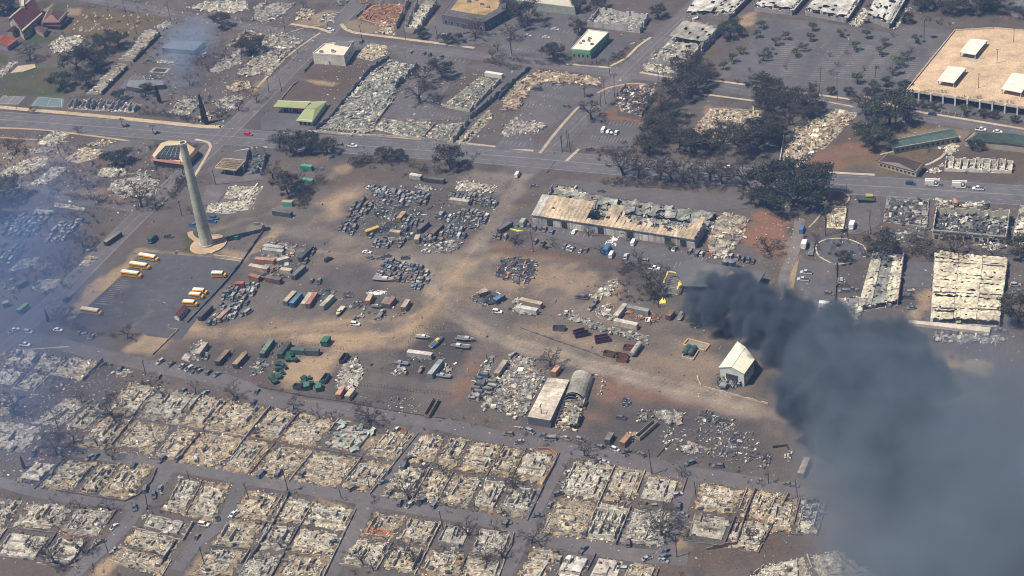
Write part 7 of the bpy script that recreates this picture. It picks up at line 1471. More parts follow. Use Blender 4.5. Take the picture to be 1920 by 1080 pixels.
# ---- containers, trailers and bins
TANB=(.42,.33,.22); WHC=(.55,.53,.48); RST=(.30,.13,.07); DGN=(.045,.085,.06); DRK=(.075,.08,.085); ORA=(.45,.18,.08); CRM=(.60,.55,.44)
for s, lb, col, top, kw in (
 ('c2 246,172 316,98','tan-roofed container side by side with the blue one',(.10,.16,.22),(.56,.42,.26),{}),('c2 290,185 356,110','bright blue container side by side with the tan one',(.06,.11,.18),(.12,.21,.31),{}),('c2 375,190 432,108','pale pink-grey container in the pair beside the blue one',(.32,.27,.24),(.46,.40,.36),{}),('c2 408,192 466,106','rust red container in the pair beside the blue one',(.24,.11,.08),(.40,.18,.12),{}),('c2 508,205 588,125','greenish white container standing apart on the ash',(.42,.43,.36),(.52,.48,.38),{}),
 ('c2 838,168 868,118','short rusty white container above the small boat yard',ORA,(.5,.38,.3),{}),('c2 955,188 985,140','grey container in the rusty pair, left one',(.18,.16,.15),(.24,.20,.18),{}),('c2 985,192 1030,138','rust brown container in the rusty pair, right one',(.22,.11,.08),(.28,.17,.13),{}),('c2 1095,215 1132,158','rusty container with white patches at the yard corner',(.30,.15,.10),(.40,.32,.28),{}),
 ('c2 1128,528 1305,552','long pale container in the boat yard',(.38,.34,.31),(.52,.48,.44),{}),('c2 1288,695 1372,590','pale teal box trailer in the boat yard',(.26,.33,.33),(.36,.38,.37),{}),('c2 78,548 152,440','dark green container, left of two parallel ones',(.05,.10,.07),(.16,.22,.15),{}),('c2 205,552 275,460','dark green container, right of two parallel ones',(.045,.08,.06),(.07,.09,.075),{}),('c2 290,512 388,518','green container end to end behind the bins',(.05,.11,.08),(.09,.14,.11),{}),('c2 392,520 490,522','blackened container end to end behind the bins',DRK,(.09,.1,.1),{}),
 ('c2 1768,690 1835,595','narrow tan trailer beside the rack field',(.26,.19,.14),(.40,.33,.25),{}),('c2 625,845 660,785','orange rusted container at the lower yard corner',(.36,.16,.10),(.48,.26,.18),{}),('c2 692,855 735,800','cream and rust container at the lower yard corner',(.45,.36,.27),(.56,.44,.30),{}),
 ('c1 1435,282 1515,198','dark container against the bus lot wall',DRK,(.10,.10,.11),{}),('c1 1570,292 1652,215','rust and white container inside the packed car strip',(.26,.16,.11),(.36,.24,.17),{}),('c1 1420,548 1482,465','gutted pale bus body in the scrap beside the lane',(.33,.30,.27),(.44,.38,.32),{}),('c1 1562,605 1640,520','dark brown container, left of two beside the long lane',(.07,.06,.055),(.26,.19,.14),{}),('c1 1688,625 1765,540','dark brown container, right of two beside the long lane',(.09,.07,.055),(.30,.21,.14),{}),
 ('b1 755,742 862,668','burned-out dark bus left of the railway road',(.06,.065,.06),(.24,.22,.17),dict(name='burned_bus',cat='bus')),('b2 825,665 922,630','yellow container in the scrap yard',(.40,.27,.07),(.55,.40,.10),{}),('b2 1062,572 1105,522','orange-brown container in the middle of the scrap yard',(.36,.19,.09),(.46,.30,.16),{}),('b2 1000,662 1078,668','beige box trailer in the scrap yard',(.40,.31,.21),(.50,.44,.34),{}),('b2 1205,650 1272,592','dark flat container near the scrap yard centre',(.08,.08,.09),(.14,.13,.13),{}),('b2 1303,682 1375,612','dark rusty container near the scrap yard front',(.10,.07,.06),(.19,.14,.12),{}),
 ('b2 1245,275 1392,292','long dark green container under the highway bank',(.055,.07,.06),(.12,.13,.11),{}),('b2 1148,252 1228,268','pale container under the highway bank',(.40,.36,.33),(.54,.50,.46),{}),('b2 1432,430 1572,448','cream burned bus in the scrap yard row',(.36,.33,.27),(.46,.42,.34),dict(name='burned_bus',cat='bus')),('b2 1192,725 1205,690','small tan box in the scrap yard',(.38,.32,.24),(.46,.38,.3),{}),
 ('b2 352,855 438,770','black container at the edge of the slate yard',(.05,.055,.06),(.08,.085,.09),{}),('b2 92,765 235,782','white container with ribbed roof, upper of the burned cluster',(.42,.42,.38),(.50,.50,.46),{}),('b2 88,790 232,808','white container with ribbed roof, lower of the burned cluster',(.42,.42,.38),(.48,.48,.43),{}),('b2 30,858 170,870','orange-red container in the burned cluster',(.38,.17,.11),(.48,.25,.17),{}),('b2 192,872 272,850','cream container lying askew in the burned cluster',(.44,.40,.32),(.52,.48,.40),{}),('b2 -10,905 125,932','white and orange container in the burned cluster',(.40,.26,.2),(.50,.42,.37),{}),('b2 215,932 292,945','beige box body in the burned cluster',(.44,.37,.28),(.54,.46,.35),{}),('b2 302,985 382,912','dark teal container in the burned cluster',(.10,.12,.11),(.16,.17,.16),{}),('b2 -10,975 62,995','rusty container end beside the bus lot wall',RST,(.40,.2,.13),{}),('b2 110,990 215,1012','dark brown container at the cluster foot',(.12,.08,.07),(.2,.13,.11),{}),
 ('b2 160,512 292,532','black container at the tree line',DRK,(.12,.13,.13),{}),('b2 362,188 442,196','bright green shed container under the highway trees',(.05,.22,.15),(.07,.27,.19),dict(burnt=False)),('b2 370,285 445,297','bright green shed container below the upper green one',(.05,.21,.14),(.09,.25,.17),dict(burnt=False)),('b2 225,448 300,452','teal green shed container with a tan roof',(.07,.34,.26),(.33,.25,.19),dict(burnt=False)),
 ('c3 822,275 892,188','cream box trailer, left side of the trailer court',(.46,.42,.36),(.50,.46,.40),{}),('c3 905,205 1062,238','grey box trailer, back of the trailer court',(.22,.22,.21),(.26,.26,.25),{}),('c3 815,302 980,338','cream box trailer, front of the trailer court',(.58,.53,.42),(.64,.58,.46),{}),('c3 135,152 290,188','tan trailer, rear of the twin pale trailers',(.28,.24,.17),(.46,.40,.29),{}),('c3 108,205 258,232','white trailer, front of the twin pale trailers',WHC,(.54,.51,.46),{}),
 ('c3 372,680 412,632','orange container behind the pale shed',(.44,.22,.12),(.50,.32,.21),{}),('d3 760,95 792,40','grey-brown container beside the street below the shed',(.13,.12,.12),(.26,.23,.21),{}),('d3 868,112 918,55','rusty orange container beside the street below the shed',(.32,.17,.11),(.42,.25,.17),{}),('c3 1198,275 1235,235','dark rusty container near the flames',(.16,.08,.06),(.24,.14,.1),{}),
 ('a2 1690,515 1812,535','long white trailer at the end of the green-grey ruin',(.60,.56,.47),(.66,.62,.53),dict(burnt=False)),('c1 15,185 60,170','small green roofed shed at the left edge, farther one',(.10,.12,.08),(.25,.34,.17),dict(burnt=False)),('c1 130,235 190,185','small green roofed shed beside the railway road',(.06,.07,.06),(.17,.30,.16),dict(burnt=False)),
 ('c2 1640,110 1705,90','rusty tan container in the small fenced yard',(.30,.22,.16),(.46,.34,.25),{}),('c2 1755,160 1820,120','blue container in the small fenced yard',(.06,.10,.18),(.14,.22,.38),{}),('c1 1690,40 1755,35','small red container in the car strip',(.26,.07,.06),(.32,.1,.08),{}),('d4 310,335 360,220','tan tank trailer at the edge of the smoke',(.36,.31,.26),(.44,.38,.31),{}),('c1 120,50 190,15','dark container in the smoke at the left edge',DRK,(.12,.13,.15),{}),('b3 -20,650 60,600','dark box body at the yard road fork',DRK,(.16,.15,.14),{})):
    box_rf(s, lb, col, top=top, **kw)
for s, lb, col in (
  ('c3 372,352 458,356','grey open-top bin alone on the tan strip',(.12,.12,.12)),('c3 520,392 600,368','maroon open-top bin, farther one of the left pair',(.14,.045,.055)),('c3 528,408 628,386','maroon open-top bin, nearer one of the left pair',(.14,.045,.055)),('c3 672,430 768,413','maroon open-top bin, farther one of the right pair',(.16,.05,.06)),('c3 676,448 778,430','maroon open-top bin, nearer one of the right pair',(.16,.05,.06)),('c3 740,530 815,548','brown open-top bin at the lane fence',(.15,.10,.08)),('c3 825,545 905,560','rust red open-top bin, rear one at the lane fence',(.28,.11,.07)),('c3 830,572 905,584','rust red open-top bin, front one at the lane fence',(.30,.12,.07)),('c3 882,490 975,500','red open-top bin behind the tank trailer',(.30,.09,.06)),
  ('c2 1265,990 1335,870','long tan open-top trailer beside the pipe debris',(.30,.23,.16)),('d3 978,70 1110,-45','long tan gutted trailer with open roof bays',(.40,.34,.27)),('c2 310,772 370,780','black open-top bin at the lower green row',(.06,.06,.06)),('c2 650,600 690,545','black open truck bed beside the tan court',(.07,.065,.06)),('c2 515,745 555,690','dark green open-top bin at the upper end of the green row',(.05,.12,.09))):
    box_rf(s, lb, col, h=1.9, open_top=True, name='open_bin', cat='bin')
# green waste bins
def waste_bin(p, ang, label, group=None, s=1.0, col=(.03,.17,.10)):
    o = thing('waste_bin', label, 'waste bin', (p[0],p[1],0), group); o['_o']=[0,0,0]; o.rotation_euler=(0,0,ang); o.scale=(s,s,s)
    m_ = MB(); v=[(-1.1,-.7,.15),(1.1,-.7,.15),(1.1,.7,.15),(-1.1,.7,.15),(-1.2,-.85,1.5),(1.2,-.85,1.5),(1.2,.85,1.25),(-1.2,.85,1.25)]; m_.add(v,[(0,1,5,4),(1,2,6,5),(2,3,7,6),(3,0,4,7),(3,2,1,0)],col); m_.build('tub','scorched',o)
    for k in (-1,1): m_ = MB(); m_.add([(k*.6-.55,-.87,1.54),(k*.6+.55,-.87,1.54),(k*.6+.55,.87,1.3),(k*.6-.55,.87,1.3)],[(0,1,2,3)],np.array(col)*1.5); m_.build('lid','scorched',o)
waste_bin(W1('c2 545,480'), CROSS, 'green skip alone above the tan court', s=2.0, col=(.025,.10,.06)); waste_bin(W1('b1 1700,722'), HWY, 'small green bin in the smokestack shadow', s=1.3)
wr = random.Random(4)
for s, n_, lb, g in (('c2 270,560 330,540 340,620 240,600',16,'green waste bin in the heap at the court back','green bins at the court back'),('c2 200,630 270,650 250,665 195,655',6,'dark green bin in the middle heap','dark green bins in the middle heap'),('c2 140,730 200,660 250,700 180,770',16,'green waste bin in the heap at the court left edge','green bins at the court left edge'),('c2 380,730 430,700 450,790 380,800',8,'green waste bin in the lower row of large bins','green bins in the lower row'),('c2 460,800 490,755 530,760 510,810',5,'large green bin at the right of the lower row','green bins at the right of the lower row')):
    q = W(s)
    for i in range(n_): p = bil(q, wr.random(), wr.random()); waste_bin(p, wr.uniform(0,6.28), lb, g, wr.uniform(.75,1.1), np.array((.018,.06,.042))*wr.uniform(.4,1.2))
for s, lb in (('c2 400,785','tall green bin, left of two at the lower row'),('c2 487,795','tall green bin, right of two at the lower row')): box_rf(f"{s} {s.split()[1].split(',')[0]},{int(s.split(',')[1])-35}", lb, (.035,.11,.085), top=(.07,.18,.13), h=2.4, w=2.6, name='tall_bin', cat='bin')
# tanks
def tank(a, b, r, z, label, col, cat='tank', name='tank', legs=True):
    A, B = W(a)[0], W(b)[0]; o = thing(name, label, cat, ((A[0]+B[0])/2,(A[1]+B[1])/2,0)); d=(B-A)/np.linalg.norm(B-A)
    m_ = MB(); m_.tube([A-d*.4+(0,0,z),A+(0,0,z),B+(0,0,z),B+d*.4+(0,0,z)],[r*.6,r,r,r*.6],col,14); m_.build('barrel','scorched',o)
    for t_ in (.2,.8): m_ = MB(); p=lerp(A,B,t_); m_.box((p[0],p[1],z/2-.1),(.5,r*1.8,z-.1),math.atan2(d[1],d[0]),np.array(col)*.5); m_.build('saddle','scorched',o)
    m_ = MB(); p=lerp(A,B,.5); m_.tube([p+(0,0,z+r),p+(0,0,z+r+.35)],.4,np.array(col)*.7,8); m_.build('hatch','scorched',o)
tank('c3 945,575','c3 1000,500',1.25,2.0,'pale tanker trailer beside the red bins',(.42,.40,.36)); tank('c3 1322,560','c3 1355,515',1.3,1.5,'dark green tank, left of two in the tan basin',(.06,.10,.09)); tank('c3 1362,568','c3 1395,522',1.3,1.5,'dark green tank, right of two in the tan basin',(.06,.10,.09))
m_ = MB(); q=W('c3 1300,580 1345,510 1420,535 1380,600')
for i in range(4): m_.bar((*q[i][:2],.45),(*q[(i+1)%4][:2],.45),.35,.9,(.46,.42,.32))
tag(m_.build('tank_basin','wall',None,org(q)),'low tan basin wall holding two green tanks','basin')
m_ = MB(); q=W('c3 1310,490 1345,450 1500,490 1465,535')
for i in range(4): m_.bar((*q[i][:2],.4),(*q[(i+1)%4][:2],.4),.6,.7,(.46,.32,.12))
m_.prism(inset(q,.6),0,.15,(.22,.2,.18)); tag(m_.build('yellow_kerb','wall',None,org(q)),'yellow-brown rectangular kerb beside the tank basin','kerb')
for k,lb in (('b3 1622,930','left of two upright dark tanks behind the smoke'),('b3 1662,935','right of two upright dark tanks behind the smoke')):
    g=W1(k); o=thing('upright_tank',lb,'tank',(g[0],g[1],0)); m_=MB(); m_.tube([(g[0],g[1],0),(g[0],g[1],4.2)],1.9,(.06,.07,.075),16); m_.build('shell','scorched',o); m_=MB(); m_.tube([(g[0],g[1],4.2),(g[0],g[1],4.8)],[1.9,.3],(.16,.17,.18),16); m_.build('cone_roof','scorched',o)
# ---- boats
def boat(k, ang, L, label, hull=(.6,.58,.52), deck=(.35,.34,.32), inner=None, name='boat'):
    g=W1(k); o=thing(name,label,'boat',(g[0],g[1],0)); o['_o']=[0,0,0]; o.rotation_euler=(0,0,ang); b=L*.16
    pr=[(-L/2,.92),(-L/4,1.0),(0,1.0),(L/4,.8),(L*.42,.35),(L/2,.02)]; V=[]
    for x,w in pr:
        up=.25*max(0,x/L*2)**2; V+=[(x,-b*w,1.35+up),(x,-b*w*.55,.7),(x,0,.5+up*.6),(x,b*w*.55,.7),(x,b*w,1.35+up)]
    m_=MB(); m_.add(V,[(i*5+k_,i*5+k_+1,(i+1)*5+k_+1,(i+1)*5+k_) for i in range(5) for k_ in range(4)]+[(0,1,2,3,4)],hull); m_.build('hull','clean',o)
    m_=MB(); D=[V[i*5] for i in range(6)]+[V[i*5+4] for i in range(5,-1,-1)]; m_.add([(x,y*.9,z-.12) for x,y,z in D],[tuple(range(12))],inner if inner is not None else deck); m_.build('deck','clean',o)
    m_=MB(); m_.box((L*.08,0,1.75),(L*.22,b*1.1,.8),0,hull); c_=m_.build('cabin','clean',o); m_=MB(); m_.box((L*.19,0,1.85),(.06,b*1.0,.4),0,(.03,.03,.04)); m_.build('windscreen','glass',c_)
    m_=MB(); m_.box((0,0,.35),(L*.8,b*1.2,.16),0,(.12,.11,.1)); m_.bar((L*.4,0,.4),(L*.62,0,.3),.12,.12,(.12,.11,.1)); m_.build('trailer_frame','metal',o)
for a in (('c2 645,255',CROSS+math.pi,8,'cream boat on a trailer pointing down the tan yard',(.62,.58,.44),(.5,.46,.34)),('c2 1240,442',HWY,7.5,'white boat, leftmost in the boat yard upper row',(.62,.6,.55),(.2,.2,.2)),('c2 1342,478',CROSS+R(-15),9,'yellow-rimmed boat with blue inside',(.60,.44,.08),(.06,.09,.16)),('c2 1510,508',HWY+math.pi,9,'white and black boat at the right of the boat yard',(.55,.54,.5),(.12,.12,.12)),('c2 1550,455',HWY,9,'burned white boat remains at the upper right of the boat yard',(.42,.41,.4),(.14,.14,.14)),
 ('c2 1108,685',CROSS+math.pi+R(40),5.5,'small tan boat in the lower left of the boat yard',(.5,.42,.33),(.3,.27,.23)),('c2 1228,675',CROSS,5,'small rusty boat in the lower middle of the boat yard',(.34,.22,.17),(.2,.17,.15)),('c2 1390,722',HWY+math.pi,7,'grey boat below the scrap circle',(.42,.42,.4),(.18,.18,.18)),('b2 960,1022',HWY,11,'large white boat with red keel beside the small car yard',(.55,.5,.46),(.22,.21,.2)),('c2 908,222',HWY,5.5,'small blue-white boat between rusty containers',(.45,.45,.42),(.08,.12,.16)),('c3 1295,285',CROSS,7,'white boat near the foot of the smoke',(.6,.58,.52),(.14,.14,.14)),('c2 945,268',CROSS,6.5,'grey boat on trailer below the rusty pair',(.36,.37,.37),(.16,.16,.17)),('c2 1085,630',CROSS+math.pi/2,7,'grey skiff in the boat yard left corner',(.3,.31,.32),(.15,.15,.16))): boat(*a)
m_=MB(); rubble(m_,[p[:2] for p in W('c2 830,120 860,90 980,95 990,125 900,140')],.8,.5,.3,[(.75,.74,.70),(.62,.6,.56)],6,(.72,.71,.67)); tag(m_.build('white_ash_pile','rubble',None,org(W('c2 900,110'))),'bright white ash pile above the rusty containers','ash pile')
o=thing('excavator','green and yellow wreckage of a canopy on the forecourt beside the highway','wreck',org(W('b4 780,450'))); g=W1('b4 780,450'); m_=MB(); m_.box((g[0],g[1],1.6),(9,4,.3),HWY+.25,(.06,.08,.06),ry=.15); m_.build('fallen_canopy','scorched',o); m_=MB(); m_.box((g[0]+2,g[1]+1,2.4),(3.5,2,.8),HWY,(.42,.32,.1)); m_.build('yellow_panel','scorched',o); o.name='canopy_wreck'
o=thing('flat_trailer','flat ribbed trailer beside the white truck above the turning circle','trailer',org(W('b4 385,810'))); q=W('b4 360,845 395,755 415,760 400,850'); m_=MB(); m_.prism(q,.7,.95,(.34,.33,.3)); m_.build('bed','metal',o)
for k in range(1,6): m_=MB(); a=bil([p[:2] for p in q],k/6,0); m_.bar((*bil([p[:2] for p in q],0,k/6),1.0),(*bil([p[:2] for p in q],1,k/6),1.0),.15,.1,(.16,.16,.15)); m_.build('rib','metal',o)
m_=MB(); q=W('b3 18,640 40,645 160,668 120,672'); m_.prism(q,.0,.35,(.50,.55,.06)); tag(m_.build('fallen_lime_sheet','clean',None,org(q)),'lime yellow sheet lying at the yard road fork','sheet')
# ================================================================ TREES, POLES
def ranked(s):
    P_ = Q(s); o_ = sorted(range(len(P_)), key=lambda i: P_[i][0])
    return [(o_.index(i), x, y) for i, (x, y) in enumerate(P_)]
g='large bare trees along the highway bank'
xs = 'b3 880,265 985,270 1140,300 1225,310 1305,315 1390,325 1500,310 1590,325 1745,335'
for i,(x,y) in enumerate(Q(xs)): tree(G(x,y),'bare_big',ORD[i]+' bare spreading tree in the row below the highway',[1.45,1.0,1.3,1.0,1.15,.95,1.25,1.0,1.2][i],g)
for i,(k,x,y) in enumerate(ranked('a3 1040,820 1100,1000 1170,900 1290,720 1190,780 1400,650 1330,560 1430,570 1290,1050 1060,1100 1160,1000 1240,870 1480,600')):
    tree(G(x,y),'scorched' if i%4 else 'bare_big',ORD[k]+' from left of the scorched trees in the grove beside the wide street',1.3*[.8,.85,.9,1.1,.9,1.0,1.0,.9,.95,.9,.9,.85,.8][i],'scorched grove beside the wide street')
for i,(k,x,y) in enumerate(ranked('a3 1370,1100 1500,1085 1720,1100 1850,1050 1900,720 1620,1000 1780,1120')):
    tree(G(x,y),'scorched',ORD[k]+' from left of the dark scorched trees around the beige rubble square',1.25*[1.0,1.0,.9,1.2,1.1,.75,.9][i],'scorched trees around the beige square')
for i,(k,x,y) in enumerate(ranked('a4 75,800 230,900 330,800 200,780 40,1060 110,1000 380,840')): tree(G(x,y),'scorched' if i not in (1,) else 'bare_big',ORD[k]+' from left of the scorched trees left of the rubble wedge',1.25*[1.0,1.0,1.1,.9,1.2,1.0,.7][i],'scorched trees left of the wedge')
for k,kind,lb,s in (('a4 780,830','bare_big','dark tree with sparse crown on the school slope, left one',1.0),('a4 950,890','leafy_big','tall dense dark green tree on the school slope, upper one',1.3),('a4 840,1060','leafy_big','dark green tree on the school slope, lower one',1.0),('a4 1080,910','shrub','dark round shrub at the school street corner',1.6),('a4 1060,660','leafy_big','dark green tree at the parking deck corner',.55),
 ('b4 230,460','banyan','huge dense dark banyan tree beside the highway',1.0),('b4 890,870','scorched','large brown scorched tree behind the turning circle',1.0),('b4 620,890','scorched','small brown scorched tree at the turning circle edge',.45),('b4 1430,860','bare_big','leafless tree in front of the shop hall',.85),('b4 1180,760','shrub','grey scorched shrub at the driveway',2.2),('b4 1240,90','bare_mid','bare tree on the school grass',.5),('b4 1570,75','leafy_big','small dark tree at the school path',.45),
 ('a4 90,60','leafy_small','x',1),('b1 1020,495','bare_big','wide bare spreading tree left of the railway road',1.0),('b1 1120,510','bare_mid','bare tree close behind the wide spreading tree',.9),('b1 635,370','bare_mid','slim dark tree alone on the brown yard',.8),('b1 710,460','bare_mid','small bare tree on the brown bank',.55),('b1 840,190','leafy_big','dark olive tree clump beside the burned lots, upper one',.7),('b1 900,175','scorched','dark tree clump beside the burned lots, lower one',.6),
 ('b1 120,100','bare_big','bare tree near the left end of the highway',.7),('b1 60,80','bare_mid','second bare tree near the left end of the highway',.8),('b1 600,780','bare_mid','hazy bare tree right of the smoky car lot',1.0),('b1 40,450','scorched','dark tree in smoke at the left edge',1.1),('b1 -10,580','scorched','second dark tree in smoke at the left edge',1.0),('b1 330,980','bare_mid','bare tree in smoke below the car lot',.9),('b1 480,940','bare_mid','dark bush tree in smoke near the railway road',.8),('b1 1380,540','bare_mid','small bare tree left of the stack shaft',.5),
 ('b2 1440,215','scorched','round leafless tree beside the highway above the ash ring',.85),('b2 965,150','scorched','small brown tree on the highway bank, left of two',.55),('b2 1060,155','leafy_big','small greenish tree on the highway bank, right of two',.5),('b2 290,100','scorched','big scorched tree beside the highway above green sheds',.95),('b2 430,80','leafy_big','big dark tree at the highway above green sheds',.85),('b2 210,70','bare_big','leafless big tree at the highway above green sheds, left',.8),('b2 560,110','scorched','dark tree under the highway beside parked car',.7),
 ('b2 270,400','scorched','dark tree beside the teal shed container',.85),('b2 360,400','leafy_big','green-dark tree beside the teal shed container',.6),('b2 160,290','bare_big','leafless tree in front of the burned shop shell',.7),('b2 820,170','shrub','dark shrub on the highway bank',2.2),('b2 1900,760','bare_mid','small bare tree at the yard road fork',.6),
 ('a2 1215,740','bare_big','large black leafless tree in the parking court, nearest',1.0),('a2 1255,620','bare_big','black leafless tree in the parking court, second',.8),('a2 1375,555','scorched','black tree in the parking court, farthest',.8),('a2 200,430','bare_mid','bare tree in the pale rubble lot left of the street',.9),('a2 340,390','bare_thin','thin bare tree beside the sloping street',.8),('a2 20,380','scorched','dark tree at the left of the pale rubble lot',.9),('a2 380,50','bare_mid','bare tree above the upper street',.7),
 ('a2 1230,270','leafy_big','dark green tree at the narrow shop front',.5),('a2 1400,310','scorched','dark tree on the upper street verge, left',.5),('a2 1490,310','scorched','dark tree on the upper street verge, right',.45),('a2 1620,280','bare_big','leafless tree in front of the brown roofed building',.8),('a2 1780,370','bare_mid','bare roadside tree below the car park',.7),('a2 1740,420','bare_mid','second bare roadside tree below the car park',.7),('a2 1870,80','bare_big','leafless tree at the brown building corner',.8),
 ('a3 190,190','scorched','large round dark tree in the restaurant car park',1.0),('a3 60,120','scorched','dark tree near the left of the restaurant car park',.7),('a3 70,290','bare_big','bare tree in the restaurant car park',.7),('a3 380,430','scorched','scorched tree on the upper street verge beside the car park',.75),('a3 560,240','scorched','dark tree beside the cream restaurant',.6),('a3 700,70','scorched','tree behind the burned two-storey shop',.7),('a3 560,80','scorched','dark tree at the green fascia building',.6),('a3 520,160','bare_mid','small bare tree in the car park',.6),('a3 1130,130','scorched','dark tree at the wide street beside the burned shop',.6),('a3 860,420','shrub','dark shrub at the street corner lot',1.6),
 ('a3 650,860','bare_big','black leafless tree at the wide street kerb',.75),('a3 1650,260','leafy_big','round dark tree beside the burned supermarket',.9),('a3 600,700','palm_short','short burned palm beside the striped car park',1),
 ('a1 220,440','bare_big','wide bare tree at the school field, left',.9),('a1 560,520','scorched','great scorched tree above the school field, nearest',1.1),('a1 450,640','scorched','brown scorched tree at the field corner',.9),('a1 690,500','scorched','scorched tree against the burned terrace',1.0),('a1 760,370','scorched','scorched tree below the graveyard palms',1.0),('a1 620,620','scorched','scorched tree at the terrace foot',.8),('a1 860,340','scorched','scorched tree at the graveyard lower edge',.8),('a1 30,100','leafy_big','dark green tree left of the church, lower',.9),('a1 90,60','leafy_big','dark green tree left of the church, upper',.9),('a1 210,210','leafy_big','green tree against the church wall',.5),('a1 130,250','leafy_big','dark tree at the church entrance',.5),
 ('a1 1480,890','cypress','tall narrow black cypress near the highway corner',1.15),('a1 1150,740','cypress','small narrow dark cypress left of the smoky lot',.8),('a1 1370,620','bare_mid','hazy bare tree in blue smoke',1.0),('a1 1600,200','scorched','dark tree at the smoky lane top',.7),('a1 1800,380','scorched','dark tree right of the smoky lane',.8),('a1 1720,800','bare_mid','bare tree at the highway corner',.8),('a1 1850,740','bare_mid','bare tree beside the sloping street corner',.8),('a1 860,720','scorched','dark tree behind the grey terrace',.5),('a1 1050,700','scorched','dark tree at the end of the grey terrace',.6),('a1 1600,850','shrub','dark hedge shrub at the highway corner',1.8),
 ('a1 890,910','palm_short','small dead palm on the highway median, left',.9),('a1 1110,960','palm_short','small dead palm on the highway median, right',.9),('a1 560,960','bare_mid','low burned tree on the highway pavement',.6),('a1 250,800','shrub','dark shrub on the sandy highway verge',1.5),
 ('c1 920,440','bare_mid','dark bare tree at the bus lot lower corner',.9),('c1 450,300','shrub','dark shrub at the railway road corner',2.4),('c1 350,320','cypress','small dark pointed shrub at the railway road corner',.45),('c1 830,1040','bare_big','black bare tree in the middle of the half cleared lots',.75),('c1 410,1060','bare_mid','bare tree left of the half cleared lots',.9),('c1 100,980','bare_big','hazy bare tree at the left edge lots',.8),('c1 1690,880','bare_mid','bare tree at the long lane corner',1.0),('c1 1410,840','bare_thin','thin bare tree above the house block',1.0),('c1 600,1060','bare_thin','leaning thin trunk below the half cleared lots',.9),('c1 590,900','bare_thin','thin bare tree left of the house block',.9),
 ('d1 410,205','bare_big','tall bare tree above the rounded block',.7),('d1 535,120','bare_thin','thin bare tree on the brown lot',1.1),('d1 705,140','bare_thin','thin bare tree beside the lane above the rounded block',1.1),('d1 810,240','bare_mid','bare tree at the lane bend',.7),('d1 175,300','cypress','small dark conifer at the rounded block edge',.5),('d1 790,600','bare_mid','bare tree at the lower left junction',.8),('d1 390,980','bare_big','black bare tree in the lower left corner block',.7),('d1 600,910','bare_mid','dark twiggy tree in the lower left corner block',.9),('d1 250,890','bare_mid','bare tree in the lower left corner rubble',.8),('d1 370,700','bare_mid','bare tree above the red patch',.8),('d1 580,600','bare_thin','thin tree beside the lower lane',.8),
 ('d2 1140,520','bare_big','black bushy bare tree at the crossroads corner',.75),('d2 1390,350','bare_mid','bare tree in the block above the crossroads',.7),('d2 1890,440','bare_mid','bare tree beside the red driveway',.8),('d2 1560,780','bare_mid','bare tree below the lane, right of the crossroads',.9),('d2 1060,900','bare_mid','bare tree in the cleared lot below the crossroads',.8),('d2 1700,980','bare_mid','black bare tree in the rounded corner lot, left',.9),('d2 1810,940','bare_mid','black bare tree in the rounded corner lot, right',.8),('d2 1760,760','bare_thin','thin bare tree at the rounded corner',.8),('d2 970,940','bare_thin','leaning bare tree behind the orange panels',.7),('d2 890,700','bare_mid','small bare tree on dark soil at the crossroads',.5),('d2 810,990','bare_mid','bare tree at bottom centre',.6),
 ('d3 1150,780','bare_big','black leafless tree beside the right lane',.85),('d3 220,840','bare_mid','bare tree at the lane corner left of the white house',1.0),('d3 100,440','bare_mid','bare tree inside the red wall lot',.7),('d3 600,210','bare_mid','bare tree at the upper street corner',.8),('d3 860,530','bare_mid','bare tree in the middle of the right block',.7),('d3 1790,820','bare_mid','bare tree right of the brown wall',.8),('d3 200,520','bare_mid','bare tree below the red wall',.7),('d3 1300,360','bare_mid','bare shrub at the right lane top',.6),
 ('c2 850,1040','bare_big','leafless tree beside the lane below the strewn pipes',.65),('c2 310,950','bare_mid','bare tree below the green court',.9),('c2 500,1020','bare_thin','leaning dead tree in the house block',.9),('c3 350,640','bare_big','black bare tree behind the pale shed',.55),('c3 1100,130','scorched','dark tree left of the burning building',.6),('c3 1130,60','bare_mid','bare tree beside the burning building',.9),('b3 100,750','bare_mid','small bare tree on the warehouse lane, left',.6),('b3 375,780','bare_mid','small bare tree on the warehouse lane, second',.65),('b3 625,700','bare_mid','small bare tree at the warehouse front',.6),('b3 720,830','bare_mid','small bare tree on the warehouse lane, third',.65),('b3 990,890','bare_mid','small bare tree on the warehouse lane, fourth',.7),('b3 905,740','bare_thin','thin bare tree at the warehouse front',.9),('b3 1210,800','leafy_small','dusty shrub tree at the warehouse front',.8),('b3 1050,1010','bare_mid','bare tree on the grey terrace, right',.9),('b3 1800,470','scorched','dark tree at the warehouse far corner',.6),('b3 1660,760','bare_mid','bare tree on the debris heap',.7),
 ('c4 1880,330','scorched','dark tree at the right picture edge above the smoke',1.0),('b4 1900,860','scorched','dark tree right of the shop hall at the edge',.8),('b4 1700,850','bare_mid','bare shrub tree in front of the shop hall, right',.9),('b4 80,840','shrub','dark shrub on the red dirt edge',2.5),('a4 1200,60','scorched','tall dark tree behind the mall, left',.8),('a4 1380,100','scorched','tree behind the mall car park, second',.8),('a4 1550,90','scorched','tree behind the mall car park, third',.9),('a4 1700,80','scorched','tree behind the mall car park, fourth',1.0),('a4 1280,60','bare_big','bare tree behind the mall car park',.7),('a4 1630,60','leafy_big','green tree behind the parking deck',.7),('a4 1060,160','leafy_big','dark green hedge tree at the last mall wing',.5),('a4 1920,130','leafy_big','green tree at the top right house',.6)):
    if lb != 'x': tree(k, kind, lb, s*(1.3 if kind in ('scorched','bare_big','leafy_big') else 1.1))
g='small car park trees'
